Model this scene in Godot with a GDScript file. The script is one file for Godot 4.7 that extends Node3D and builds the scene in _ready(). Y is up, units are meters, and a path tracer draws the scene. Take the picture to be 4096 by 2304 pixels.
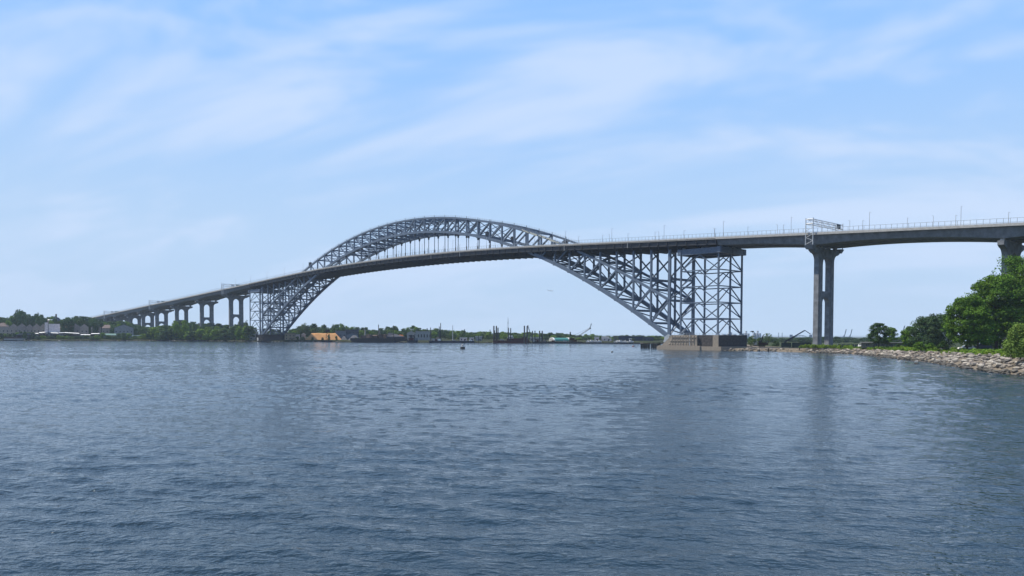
extends Node3D
# A long steel arch bridge over a wide tidal strait, seen from a bank near its right-hand end.
# World axes: x runs along the bridge (0 at the nearer springing of the arch), z points to the viewer's side, y is up, metres.

const PANEL := 12.6
const TRUSS_Z := 11.3
const EYE := Vector3(263.82, 7.24, 371.75)

var rng := RandomNumberGenerator.new()
var used := {}
var unit_box: BoxMesh
var mat := {}

func _ready() -> void:
	rng.seed = 20517
	_camera_and_light()
	_materials()
	_water()
	_land()
	_arch_bridge()
	_support_towers()
	_abutments()
	_approach_viaducts()
	_piers()
	_bridge_furniture()
	_riprap()
	_near_bank()
	_far_shore()
	_afloat()
	_in_the_air()

# ---------------------------------------------------------------- camera, sky, sun
func _camera_and_light() -> void:
	var cam := Camera3D.new()
	cam.name = "camera"
	# the photograph is the upper part of a taller frame, so the lens is shifted up
	cam.set_frustum(0.72646 * 0.5, Vector2(0.0, 0.08904 * 0.5), 0.5, 20000.0)
	add_child(cam)
	cam.position = EYE
	cam.rotation = Vector3(-0.029, 0.8272, 0.004)
	cam.current = true

	var sun := DirectionalLight3D.new()
	sun.name = "sun"
	sun.light_energy = 1.6
	sun.light_color = Color(1.0, 0.955, 0.88)
	sun.light_angular_distance = 0.5
	sun.shadow_enabled = true
	add_child(sun)
	var to_sun := Vector3(-0.84, 1.40, 0.50).normalized()
	sun.look_at_from_position(to_sun * 100.0, Vector3.ZERO, Vector3.UP)

	var env := Environment.new()
	env.background_mode = Environment.BG_SKY
	env.tonemap_mode = Environment.TONE_MAPPER_LINEAR
	env.tonemap_exposure = 1.5
	env.sdfgi_enabled = true
	env.ssao_enabled = true
	env.ssil_enabled = true
	env.fog_enabled = true
	env.fog_density = 0.00008
	env.fog_light_color = Color(0.80, 0.88, 0.97)
	var sky := Sky.new()
	var pano := PanoramaSkyMaterial.new()
	pano.panorama = ImageTexture.create_from_image(_sky_image())
	pano.energy_multiplier = 0.667
	sky.sky_material = pano
	env.sky = sky
	var we := WorldEnvironment.new()
	we.name = "daylight"
	we.environment = env
	add_child(we)

func _sky_image() -> Image:
	# Clear air that pales towards the horizon, with veils of streaky cirrus on a high sheet.
	var w := 2304
	var h := 1152
	var streak := FastNoiseLite.new()
	streak.seed = 11
	streak.noise_type = FastNoiseLite.TYPE_SIMPLEX_SMOOTH
	streak.fractal_type = FastNoiseLite.FRACTAL_FBM
	streak.fractal_octaves = 4
	streak.fractal_gain = 0.55
	streak.frequency = 1.0
	var veil := FastNoiseLite.new()
	veil.seed = 37
	veil.noise_type = FastNoiseLite.TYPE_SIMPLEX_SMOOTH
	veil.fractal_type = FastNoiseLite.FRACTAL_FBM
	veil.fractal_octaves = 3
	veil.frequency = 1.0
	var zen := Vector3(0.190, 0.400, 0.90)
	var mid := Vector3(0.310, 0.570, 1.02)
	var low := Vector3(0.470, 0.680, 0.970)
	var hor := Vector3(0.560, 0.710, 0.900)
	var white := Vector3(0.66, 0.79, 1.02)
	var data := PackedFloat32Array()
	data.resize(w * h * 3)
	var dirx := PackedFloat32Array()
	var dirz := PackedFloat32Array()
	for i in w:
		# column i of a panorama looks towards this compass angle
		var a := (float(i) + 0.5) / w * TAU
		dirx.append(-sin(a))
		dirz.append(cos(a))
	# the streaks run along this direction of the high sheet
	var ca := cos(-0.48)
	var sa := sin(-0.48)
	var k := 0
	for j in h:
		var el := PI / 2.0 - (float(j) + 0.5) / h * PI
		if el < -0.01:
			for i in w:
				data[k] = 0.10
				data[k + 1] = 0.15
				data[k + 2] = 0.19
				k += 3
			continue
		var s := maxf(sin(el), 0.0)
		var t1 := 1.0 - exp(-s * 9.0)
		var t2 := clampf((s - 0.10) / 0.28, 0.0, 1.0)
		t2 = t2 * t2 * (3.0 - 2.0 * t2)
		var t3 := clampf((s - 0.36) / 0.64, 0.0, 1.0)
		var air := hor.lerp(low, t1).lerp(mid, t2).lerp(zen, t3)
		var flat := cos(el) / (s + 0.30)
		for i in w:
			var px := dirx[i] * flat
			var pz := dirz[i] * flat
			var u := px * ca + pz * sa
			var v := -px * sa + pz * ca
			var big := veil.get_noise_2d(u * 0.42 + 3.1, v * 0.95 + 7.7)
			var fine := streak.get_noise_2d(u * 3.0 + 9.0 + big * 2.0, v * 6.5)
			var wisp := streak.get_noise_2d(u * 0.75 + big * 0.8, v * 2.6 + big * 0.5)
			var c := smoothstep(-0.30, 0.62, big * 0.85 + wisp * 0.62 + fine * 0.36 - 0.01)
			c *= 0.74 * clampf(0.35 + s * 6.0, 0.0, 1.0)
			data[k] = lerpf(air.x, white.x, c)
			data[k + 1] = lerpf(air.y, white.y, c)
			data[k + 2] = lerpf(air.z, white.z, c)
			k += 3
	# a few small fair-weather puffs low in the sky
	for puff in [[Vector3(-0.9529, 0.1409, -0.2684), 0.0075, 0.0042, 0.5], [Vector3(-0.9564, 0.1113, -0.2699), 0.008, 0.004, 0.35], [Vector3(-0.4016, 0.0988, -0.9105), 0.020, 0.0055, 0.6], [Vector3(-0.4723, 0.0951, -0.8763), 0.012, 0.004, 0.3], [Vector3(0.62, 0.13, -0.77), 0.018, 0.006, 0.5], [Vector3(0.30, 0.12, 0.94), 0.02, 0.006, 0.5], [Vector3(-0.70, 0.11, 0.70), 0.016, 0.005, 0.4]]:
		var d: Vector3 = puff[0].normalized()
		var ci := int((atan2(d.x, -d.z) / TAU + 0.5) * w)
		var cj := int((0.5 - asin(d.y) / PI) * h)
		var ri := int(puff[1] / TAU * w * 2.5) + 2
		var rj := int(puff[2] / PI * h * 2.5) + 2
		for j in range(cj - rj, cj + rj + 1):
			for i in range(ci - ri, ci + ri + 1):
				var ex: float = (i - ci) / (puff[1] / TAU * w)
				var ey: float = (j - cj) / (puff[2] / PI * h)
				var c: float = exp(-ex * ex - ey * ey) * (1.0 + 1.2 * streak.get_noise_2d(i * 0.35, j * 0.5)) * puff[3]
				var q := (j * w + (i + w) % w) * 3
				c = clampf(c, 0.0, 1.0)
				data[q] = lerpf(data[q], 0.80, c)
				data[q + 1] = lerpf(data[q + 1], 0.90, c)
				data[q + 2] = lerpf(data[q + 2], 1.05, c)
	return Image.create_from_data(w, h, false, Image.FORMAT_RGBF, data.to_byte_array())

# ---------------------------------------------------------------- helpers
func numbered(called: String) -> String:
	if not used.has(called):
		used[called] = 0
		return called
	used[called] += 1
	return "%s_%03d" % [called, used[called]]

func tag(o: Node, label: String, category: String, group := "") -> Node:
	o.set_meta("label", label)
	o.set_meta("category", category)
	if group != "":
		o.set_meta("group", group)
	return o

func thing(called: String, label: String, category: String, at := Vector3.ZERO, turn := 0.0, group := "") -> Node3D:
	var o := Node3D.new()
	o.name = numbered(called)
	add_child(o)
	o.position = at
	o.rotation.y = turn
	tag(o, label, category, group)
	return o

func part(called: String, mesh: Mesh, m: Material, parent: Node) -> MeshInstance3D:
	var o := MeshInstance3D.new()
	o.name = called
	o.mesh = mesh
	o.material_override = m
	parent.add_child(o, true)
	return o

func single(called: String, mesh: Mesh, m: Material, at: Vector3, label: String, category: String, group := "") -> MeshInstance3D:
	var o := MeshInstance3D.new()
	o.name = numbered(called)
	o.mesh = mesh
	o.material_override = m
	add_child(o)
	o.position = at
	tag(o, label, category, group)
	return o

func structure(called: String, mesh: Mesh, m: Material) -> MeshInstance3D:
	var o := MeshInstance3D.new()
	o.name = numbered(called)
	o.mesh = mesh
	o.material_override = m
	add_child(o)
	o.set_meta("kind", "structure")
	return o

func copy(o: Node3D, at: Vector3, turn: float, label: String, group := "") -> Node3D:
	var c: Node3D = o.duplicate()
	c.name = numbered(String(o.name).rstrip("0123456789").trim_suffix("_"))
	add_child(c)
	c.position = at
	c.rotation.y = turn
	c.set_meta("label", label)
	if group != "":
		c.set_meta("group", group)
	return c

# a straight member of rectangular section between two points
func beam(called: String, a: Vector3, b: Vector3, deep: float, wide: float, m: Material, parent: Node) -> MeshInstance3D:
	var o := part(called, unit_box, m, parent)
	o.transform = beam_at(a, b, deep, wide)
	return o

func beam_at(a: Vector3, b: Vector3, deep: float, wide: float) -> Transform3D:
	var x := (b - a).normalized()
	var up := Vector3.UP if absf(x.y) < 0.99 else Vector3.RIGHT
	var z := x.cross(up).normalized()
	var y := z.cross(x)
	return Transform3D(Basis(x * a.distance_to(b), y * deep, z * wide), (a + b) * 0.5)

func new_st() -> SurfaceTool:
	var st := SurfaceTool.new()
	st.begin(Mesh.PRIMITIVE_TRIANGLES)
	st.set_smooth_group(-1)
	return st

func done(st: SurfaceTool) -> ArrayMesh:
	st.generate_normals()
	return st.commit()

func tri(st: SurfaceTool, a: Vector3, b: Vector3, c: Vector3) -> void:
	st.add_vertex(a)
	st.add_vertex(b)
	st.add_vertex(c)

# corners given clockwise as seen from outside
func quad(st: SurfaceTool, a: Vector3, b: Vector3, c: Vector3, d: Vector3) -> void:
	tri(st, a, b, c)
	tri(st, a, c, d)

func add_block(st: SurfaceTool, t: Transform3D) -> void:
	# the unit cube about the origin, carried by t
	var p: Array[Vector3] = []
	for i in 8:
		p.append(t * Vector3(-0.5 if i & 1 == 0 else 0.5, -0.5 if i & 2 == 0 else 0.5, -0.5 if i & 4 == 0 else 0.5))
	quad(st, p[4], p[6], p[7], p[5])
	quad(st, p[1], p[3], p[2], p[0])
	quad(st, p[5], p[7], p[3], p[1])
	quad(st, p[0], p[2], p[6], p[4])
	quad(st, p[2], p[3], p[7], p[6])
	quad(st, p[0], p[4], p[5], p[1])

func add_box(st: SurfaceTool, lo: Vector3, hi: Vector3) -> void:
	add_block(st, Transform3D(Basis.from_scale(hi - lo), (lo + hi) * 0.5))

func box_mesh(lo: Vector3, hi: Vector3) -> ArrayMesh:
	var st := new_st()
	add_box(st, lo, hi)
	return done(st)

func add_bar(st: SurfaceTool, a: Vector3, b: Vector3, deep: float, wide: float) -> void:
	add_block(st, beam_at(a, b, deep, wide))

func add_tube(st: SurfaceTool, a: Vector3, b: Vector3, r0: float, r1: float, n := 10) -> void:
	var x := (b - a).normalized()
	var y := x.cross(Vector3.UP if absf(x.y) < 0.9 else Vector3.RIGHT).normalized()
	var z := x.cross(y)
	for i in n:
		var t0 := TAU * i / n
		var t1 := TAU * (i + 1) / n
		var d0 := y * cos(t0) + z * sin(t0)
		var d1 := y * cos(t1) + z * sin(t1)
		quad(st, a + d0 * r0, a + d1 * r0, b + d1 * r1, b + d0 * r1)
		if r0 > 0.001:
			tri(st, a, a + d1 * r0, a + d0 * r0)
		if r1 > 0.001:
			tri(st, b, b + d0 * r1, b + d1 * r1)

func tube_mesh(a: Vector3, b: Vector3, r0: float, r1: float, n := 10) -> ArrayMesh:
	var st := new_st()
	add_tube(st, a, b, r0, r1, n)
	return done(st)

# rings of the same length, joined along; each ring runs clockwise as seen looking along the loft
func add_loft(st: SurfaceTool, rings: Array, caps := true) -> void:
	var n: int = rings[0].size()
	for r in rings.size() - 1:
		for i in n:
			var j := (i + 1) % n
			quad(st, rings[r][i], rings[r][j], rings[r + 1][j], rings[r + 1][i])
	if caps:
		for i in range(1, n - 1):
			tri(st, rings[0][0], rings[0][i + 1], rings[0][i])
			var e: Array = rings[-1]
			tri(st, e[0], e[i], e[i + 1])

# a plate: an outline in one plane, given thickness along an axis
func add_plate(st: SurfaceTool, outline: PackedVector2Array, t: Transform3D, thick: float) -> void:
	var idx := Geometry2D.triangulate_polygon(outline)
	var cw := Geometry2D.is_polygon_clockwise(outline)
	var n := outline.size()
	for i in range(0, idx.size(), 3):
		var a := outline[idx[i]]
		var b := outline[idx[i + 1]]
		var c := outline[idx[i + 2]]
		if (b - a).cross(c - a) > 0.0:
			var s := b
			b = c
			c = s
		tri(st, t * Vector3(a.x, a.y, thick / 2), t * Vector3(b.x, b.y, thick / 2), t * Vector3(c.x, c.y, thick / 2))
		tri(st, t * Vector3(a.x, a.y, -thick / 2), t * Vector3(c.x, c.y, -thick / 2), t * Vector3(b.x, b.y, -thick / 2))
	for i in n:
		var a := outline[i]
		var b := outline[(i + 1) % n]
		if not cw:
			var s := a
			a = b
			b = s
		quad(st, t * Vector3(a.x, a.y, thick / 2), t * Vector3(a.x, a.y, -thick / 2), t * Vector3(b.x, b.y, -thick / 2), t * Vector3(b.x, b.y, thick / 2))

func ordinal(i: int) -> String:
	var low := ["first", "second", "third", "fourth", "fifth", "sixth", "seventh", "eighth", "ninth", "tenth", "eleventh", "twelfth", "thirteenth", "fourteenth", "fifteenth", "sixteenth", "seventeenth", "eighteenth", "nineteenth"]
	var tens := ["twentieth", "thirtieth", "fortieth", "fiftieth", "sixtieth"]
	var n := i + 1
	if n < 20:
		return low[i]
	if n % 10 == 0:
		return tens[n / 10 - 2]
	return ["twenty", "thirty", "forty", "fifty", "sixty"][n / 10 - 2] + "-" + low[n % 10 - 1]

# ---------------------------------------------------------------- materials
func srgb(r: float, g: float, b: float) -> Color:
	return Color(r, g, b).linear_to_srgb()

# a matte surface of one real-world base colour with soft mottling of its own
func surf(called: String, c: Color, rough := 0.8, mottle := 0.12, size := 0.12, bump := 0.0, seed_ := 1, metal := 0.0) -> StandardMaterial3D:
	var m := StandardMaterial3D.new()
	m.resource_name = called
	m.albedo_color = c
	m.roughness = rough
	m.metallic = metal
	if rough >= 0.8:
		m.metallic_specular = 0.15
	if mottle > 0.0:
		m.albedo_texture = _mottle(mottle, seed_)
		m.uv1_triplanar = true
		m.uv1_world_triplanar = true
		m.uv1_scale = Vector3.ONE * size
	if bump > 0.0:
		m.heightmap_enabled = true
		m.heightmap_scale = bump
		m.heightmap_texture = _mottle(0.9, seed_)
	mat[called] = m
	return m

var mottles := {}
func _mottle(amount: float, seed_: int) -> NoiseTexture2D:
	var key := "%.2f/%d" % [amount, seed_]
	if mottles.has(key):
		return mottles[key]
	var n := FastNoiseLite.new()
	n.seed = seed_
	n.noise_type = FastNoiseLite.TYPE_SIMPLEX_SMOOTH
	n.fractal_type = FastNoiseLite.FRACTAL_FBM
	n.fractal_octaves = 5
	n.fractal_gain = 0.6
	n.frequency = 0.018
	var g := Gradient.new()
	g.set_color(0, Color.from_hsv(0, 0, 1.0 - amount))
	g.set_color(1, Color.WHITE)
	var t := NoiseTexture2D.new()
	t.width = 256
	t.height = 256
	t.seamless = true
	t.noise = n
	t.color_ramp = g
	mottles[key] = t
	return t

func _materials() -> void:
	unit_box = BoxMesh.new()
	unit_box.size = Vector3.ONE
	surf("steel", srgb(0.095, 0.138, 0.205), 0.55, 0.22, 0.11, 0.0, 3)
	surf("dark_and_shaded_steel", srgb(0.016, 0.020, 0.030), 0.6, 0.25, 0.13, 0.0, 4)  # near black: shade below the deck overhang is put into this colour
	surf("pale_steel", srgb(0.34, 0.39, 0.44), 0.5, 0.2, 0.2, 0.0, 5)
	surf("concrete", srgb(0.225, 0.238, 0.258), 0.85, 0.28, 0.06, 0.0, 6)
	surf("parapet", srgb(0.40, 0.40, 0.39), 0.85, 0.18, 0.15, 0.0, 7)
	surf("old_concrete", srgb(0.35, 0.31, 0.26), 0.9, 0.35, 0.31, 0.0, 8)
	surf("tarred_stone", srgb(0.035, 0.037, 0.045), 0.85, 0.4, 0.16, 0.0, 17)
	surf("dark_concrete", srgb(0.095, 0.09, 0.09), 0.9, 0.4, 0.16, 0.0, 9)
	surf("asphalt", srgb(0.06, 0.06, 0.06), 0.9, 0.2, 0.2, 0.0, 10)
	surf("galvanised", srgb(0.42, 0.45, 0.48), 0.45, 0.15, 0.4, 0.0, 11)
	surf("tarred_timber", srgb(0.022, 0.02, 0.02), 0.8, 0.3, 0.7, 0.0, 12)
	surf("white_paint", srgb(0.78, 0.78, 0.77), 0.5, 0.1, 0.4, 0.0, 13)
	surf("black_paint", srgb(0.015, 0.016, 0.018), 0.5, 0.1, 0.4, 0.0, 14)
	surf("sign_back", srgb(0.03, 0.09, 0.085), 0.5, 0.1, 0.4, 0.0, 15)

# ---------------------------------------------------------------- water
func _water() -> void:
	var chop := FastNoiseLite.new()
	chop.seed = 5
	chop.noise_type = FastNoiseLite.TYPE_SIMPLEX_SMOOTH
	chop.fractal_type = FastNoiseLite.FRACTAL_FBM
	chop.fractal_octaves = 3
	chop.fractal_gain = 0.5
	chop.frequency = 1.0
	var slick := FastNoiseLite.new()
	slick.seed = 9
	slick.frequency = 1.0
	slick.fractal_octaves = 3
	# a fan of strips that starts behind the viewing place and coarsens with distance
	var cols := 740
	var hub := Vector2(EYE.x + 44.2, EYE.z + 40.6)
	var radii := PackedFloat32Array()
	var r := 52.0
	while r < 3200.0:
		radii.append(r)
		r += maxf(0.23, (r - 60.0) * 0.0070)
	var rows := radii.size()
	var pts := PackedVector3Array()
	pts.resize(rows * cols)
	var uvs := PackedVector2Array()
	uvs.resize(rows * cols)
	var tans := PackedFloat32Array()
	tans.resize(rows * cols * 4)
	# crests lie across the wind
	var wind := Vector2(-0.62, -0.78).normalized()
	var crest := Vector2(-wind.y, wind.x)
	var sins := PackedFloat32Array()
	var coss := PackedFloat32Array()
	for i in cols:
		var a := 0.8272 + 0.74 - 1.48 * i / (cols - 1)
		sins.append(-sin(a))
		coss.append(-cos(a))
	var k := 0
	for j in rows:
		var rr := radii[j]
		for i in cols:
			var x := hub.x + sins[i] * rr
			var z := hub.y + coss[i] * rr
			var u := x * wind.x + z * wind.y
			var v := x * crest.x + z * crest.y
			var calm := 0.80 + 0.75 * slick.get_noise_2d(u * 0.016, v * 0.005)
			var y := (chop.get_noise_2d(u * 0.50, v * 0.17) * 0.155 + chop.get_noise_2d(v * 0.052 + 80.0, u * 0.12) * 0.09) * calm
			pts[k] = Vector3(x, y - 0.05, z)
			uvs[k] = Vector2(v / 21.0, u / 11.0)
			tans[k * 4] = crest.x
			tans[k * 4 + 2] = crest.y
			tans[k * 4 + 3] = 1.0
			k += 1
	var nrm := PackedVector3Array()
	nrm.resize(rows * cols)
	for j in rows:
		var j0 := maxi(j - 1, 0)
		var j1 := mini(j + 1, rows - 1)
		for i in cols:
			var d1 := pts[j * cols + mini(i + 1, cols - 1)] - pts[j * cols + maxi(i - 1, 0)]
			var d2 := pts[j1 * cols + i] - pts[j0 * cols + i]
			var n := d1.cross(d2).normalized()
			nrm[j * cols + i] = n if n.y > 0.0 else -n
	var idx := PackedInt32Array()
	idx.resize((rows - 1) * (cols - 1) * 6)
	k = 0
	for j in rows - 1:
		for i in cols - 1:
			var a := j * cols + i
			idx[k] = a
			idx[k + 1] = a + cols
			idx[k + 2] = a + 1
			idx[k + 3] = a + 1
			idx[k + 4] = a + cols
			idx[k + 5] = a + cols + 1
			k += 6
	var arrays := []
	arrays.resize(Mesh.ARRAY_MAX)
	arrays[Mesh.ARRAY_VERTEX] = pts
	arrays[Mesh.ARRAY_NORMAL] = nrm
	arrays[Mesh.ARRAY_TEX_UV] = uvs
	arrays[Mesh.ARRAY_TANGENT] = tans
	arrays[Mesh.ARRAY_INDEX] = idx
	var mesh := ArrayMesh.new()
	mesh.add_surface_from_arrays(Mesh.PRIMITIVE_TRIANGLES, arrays)

	var m := StandardMaterial3D.new()
	m.resource_name = "water"
	m.albedo_color = srgb(0.007, 0.017, 0.025)
	m.roughness = 0.06
	m.metallic_specular = 0.36
	var rip := FastNoiseLite.new()
	rip.seed = 21
	rip.noise_type = FastNoiseLite.TYPE_SIMPLEX_SMOOTH
	rip.fractal_octaves = 4
	rip.fractal_gain = 0.55
	rip.frequency = 0.022
	var t := NoiseTexture2D.new()
	t.width = 1024
	t.height = 1024
	t.seamless = true
	t.as_normal_map = true
	t.bump_strength = 6.0
	t.noise = rip
	m.normal_enabled = true
	m.normal_texture = t
	m.normal_scale = 0.85
	structure("water", mesh, m)
	m = m.duplicate()
	m.uv1_triplanar = true
	m.uv1_world_triplanar = true
	m.uv1_scale = Vector3.ONE / 13.0
	var far := PlaneMesh.new()
	far.size = Vector2(5200, 5200)
	var under := structure("water", far, m)
	under.position = Vector3(0, -0.6, 0)

# ---------------------------------------------------------------- the steel arch bridge
func deck_y(s: float) -> float:
	var d := s + 266.0
	var g := 0.048 if d < 0.0 else 0.0476
	var a := absf(d)
	return 68.1 - (g * a * a / 356.0 if a < 178.0 else g * (a - 89.0))

func low_y(k: float) -> float:
	var q := (k - 20.0) / 20.0
	return 6.87 + 79.66 * (1.0 - q * q)

func top_y(k: float) -> float:
	var q := (k - 20.0) / 20.0
	q *= q
	return 96.72 - 71.77 * q + 2.15 * q * q

func _arch_bridge() -> void:
	var b := thing("arch_bridge", "long blue-grey steel arch bridge carrying a dark deck over the strait", "bridge")
	var steel: Material = mat.steel
	var dark: Material = mat.dark_and_shaded_steel
	for side in [1.0, -1.0]:
		var z: float = TRUSS_Z * side
		for k in 40:
			var x0 := -PANEL * k
			var x1 := -PANEL * (k + 1)
			var heavy := absf(k - 19.5) / 20.0
			beam("bottom_chord", Vector3(x0, low_y(k), z), Vector3(x1, low_y(k + 1), z), 1.55 + 0.75 * heavy, 1.5, steel, b)
			beam("top_chord", Vector3(x0, top_y(k), z), Vector3(x1, top_y(k + 1), z), 1.30, 1.3, steel, b)
			# diagonals lean towards the nearer end of the arch
			if k < 20:
				beam("diagonal", Vector3(x0, top_y(k), z), Vector3(x1, low_y(k + 1), z), 0.85, 0.9, steel, b)
			else:
				beam("diagonal", Vector3(x1, top_y(k + 1), z), Vector3(x0, low_y(k), z), 0.85, 0.9, steel, b)
		for k in 41:
			var x := -PANEL * k
			var wide := 1.7 if k == 0 or k == 40 else 0.95
			beam("vertical", Vector3(x, low_y(k), z), Vector3(x, top_y(k), z), wide, 1.0, steel, b)
			# gusset plates at both panel points
			var st := new_st()
			add_box(st, Vector3(-1.25, -1.15, -0.80), Vector3(1.25, 1.3, 0.80))
			var g := part("gusset_plate", done(st), steel, b)
			g.position = Vector3(x, low_y(k), z)
			var under := deck_y(x) - 4.6
			if under > top_y(k) + 1.0:
				beam("column", Vector3(x, top_y(k), z), Vector3(x, under, z), 1.05 if k > 0 and k < 40 else 1.6, 1.0, steel, b)
			elif low_y(k) > deck_y(x) + 2.0:
				# hanger rope with a dark sleeve just above the deck
				beam("hanger", Vector3(x, low_y(k) - 0.8, z), Vector3(x, deck_y(x), z), 0.26, 0.42, steel, b)
				if side > 0:
					beam("hanger_sleeve", Vector3(x, deck_y(x) + 0.2, z), Vector3(x, deck_y(x) + 3.6, z), 0.62, 0.62, dark, b)
				beam("hanger_socket", Vector3(x, low_y(k) - 2.6, z), Vector3(x, low_y(k) - 0.6, z), 0.95, 1.0, dark, b)
	# bracing between the two trusses
	for k in 41:
		var x := -PANEL * k
		var dy := deck_y(x)
		var ty := top_y(k)
		var ly := low_y(k)
		var clear_top := ty > dy + 7.0 or ty < dy - 5.0
		var clear_low := ly > dy + 7.0 or ly < dy - 5.5
		if clear_top:
			beam("cross_strut", Vector3(x, ty, TRUSS_Z), Vector3(x, ty, -TRUSS_Z), 1.05, 0.7, steel, b)
		if clear_low:
			beam("cross_strut", Vector3(x, ly, TRUSS_Z), Vector3(x, ly, -TRUSS_Z), 1.25, 0.8, steel, b)
		# sway frames across the bridge
		var levels: Array[float] = []
		if ly < dy - 9.0:
			levels.append(ly)
			if ty < dy - 8.0:
				levels.append(ty)
				if ty < 36.0:
					levels.append(39.0)
				levels.append(dy - 4.8)
			else:
				levels.append(dy - 5.2)
		elif ly > dy + 7.0:
			levels.append(ly)
			levels.append(ty)
		for i in levels.size() - 1:
			var y0 := levels[i] + 0.3
			var y1 := levels[i + 1] - 0.3
			if i > 0:
				beam("cross_strut", Vector3(x, levels[i] - 0.1, TRUSS_Z), Vector3(x, levels[i] - 0.1, -TRUSS_Z), 1.3, 0.8, steel, b)
			if y1 - y0 < 5.0:
				continue
			var w := (0.75 if i > 0 else 0.5) if ly < dy else 0.40
			beam("sway_brace", Vector3(x, y0, TRUSS_Z), Vector3(x, y1, -TRUSS_Z), w, 0.5, steel, b)
			beam("sway_brace", Vector3(x + 0.05, y1, TRUSS_Z), Vector3(x + 0.05, y0, -TRUSS_Z), w, 0.45, steel, b)
		if k == 40:
			break
		# lateral bracing in the planes of the chords
		var x1 := -PANEL * (k + 1)
		var t1 := top_y(k + 1)
		var l1 := low_y(k + 1)
		if clear_top and (t1 > deck_y(x1) + 7.0 or t1 < deck_y(x1) - 5.0):
			beam("lateral_brace", Vector3(x, ty, TRUSS_Z), Vector3(x1, t1, -TRUSS_Z), 0.42, 0.5, steel, b)
			beam("lateral_brace", Vector3(x, ty - 0.1, -TRUSS_Z), Vector3(x1, t1 - 0.1, TRUSS_Z), 0.42, 0.5, steel, b)
		if clear_low and (l1 > deck_y(x1) + 7.0 or l1 < deck_y(x1) - 5.5):
			beam("lateral_brace", Vector3(x, ly, TRUSS_Z), Vector3(x1, l1, -TRUSS_Z), 0.6, 0.7, steel, b)
			beam("lateral_brace", Vector3(x, ly - 0.12, -TRUSS_Z), Vector3(x1, l1 - 0.12, TRUSS_Z), 0.6, 0.7, steel, b)
	# inspection walk with handrail along both top chords
	for side in [1.0, -1.0]:
		var st := new_st()
		var z: float = TRUSS_Z * side
		for k in range(6, 35):
			var a := Vector3(-PANEL * k, top_y(k) + 0.65, z + 0.45 * side)
			var c := Vector3(-PANEL * (k + 1), top_y(k + 1) + 0.65, z + 0.45 * side)
			if k == 34:
				break
			for h in [0.55, 1.1]:
				add_bar(st, a + Vector3(0, h, 0), c + Vector3(0, h, 0), 0.07, 0.07)
			for i in 5:
				var p := a.lerp(c, i / 5.0)
				add_bar(st, p, p + Vector3(0, 1.15, 0), 0.09, 0.09)
		var o := part("handrail", done(st), mat.pale_steel, b)
		o.set_meta("kind", "stuff")
		for k in range(8, 33, 1):
			beam("navigation_lamp", Vector3(-PANEL * k, top_y(k) + 0.6, z + 0.2 * side), Vector3(-PANEL * k, top_y(k) + 1.9, z + 0.2 * side), 0.2, 0.2, dark, b)
	# the suspended floor: slab, edge girders, stringers, deep floor beams
	var from_s := 31.0
	var to_s := -532.0
	var slab := new_st()
	var seg := 6.3
	var s := from_s
	var rings := []
	while s > to_s - 0.01:
		var y := deck_y(s)
		rings.append([Vector3(s, y, 14.6), Vector3(s, y, -14.6), Vector3(s, y - 0.45, -14.6), Vector3(s, y - 0.45, 14.6)])
		s -= seg
	add_loft(slab, rings)
	part("deck_slab", done(slab), mat.asphalt, b)
	for z in [13.6, 8.4, 4.2, 0.0, -4.2, -8.4, -13.6]:
		var st := new_st()
		var rg := []
		s = from_s
		var deep := 2.7 if absf(z) > 13.0 else 2.2
		while s > to_s - 0.01:
			var y := deck_y(s) - 0.46
			rg.append([Vector3(s, y, z + 0.25), Vector3(s, y, z - 0.25), Vector3(s, y - deep, z - 0.25), Vector3(s, y - deep, z + 0.25)])
			s -= seg
		add_loft(st, rg)
		part("edge_girder" if absf(z) > 13.0 else "stringer", done(st), dark, b)  # dark colour includes the shade under the slab
	var fb := new_st()
	add_plate(fb, PackedVector2Array([Vector2(-14.3, -0.5), Vector2(14.3, -0.5), Vector2(14.3, -2.4), Vector2(11.9, -4.9), Vector2(-11.9, -4.9), Vector2(-14.3, -2.4)]), Transform3D(Basis(Vector3(0, 0, 1), Vector3.UP, Vector3(-1, 0, 0)), Vector3.ZERO), 0.5)
	add_box(fb, Vector3(-0.45, -5.05, -11.8), Vector3(0.45, -4.9, 11.8))
	var beam_mesh := done(fb)
	for i in 90:
		var sx := 25.2 - 6.3 * i
		if sx < to_s:
			break
		var o := part("floor_beam", beam_mesh, dark, b)  # underside shade is in the colour here too
		o.position = Vector3(sx, deck_y(sx), 0)
	for q in [-77.0, -180.0, -214.0, -352.0, -27.0]:
		var o := part("downpipe", tube_mesh(Vector3(0, -3.4, 14.75), Vector3(0, -0.2, 14.75), 0.2, 0.2, 8), mat.parapet, b)
		o.position = Vector3(q, deck_y(q), 0)
	_deck_edges(b, from_s, to_s, true)

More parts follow.
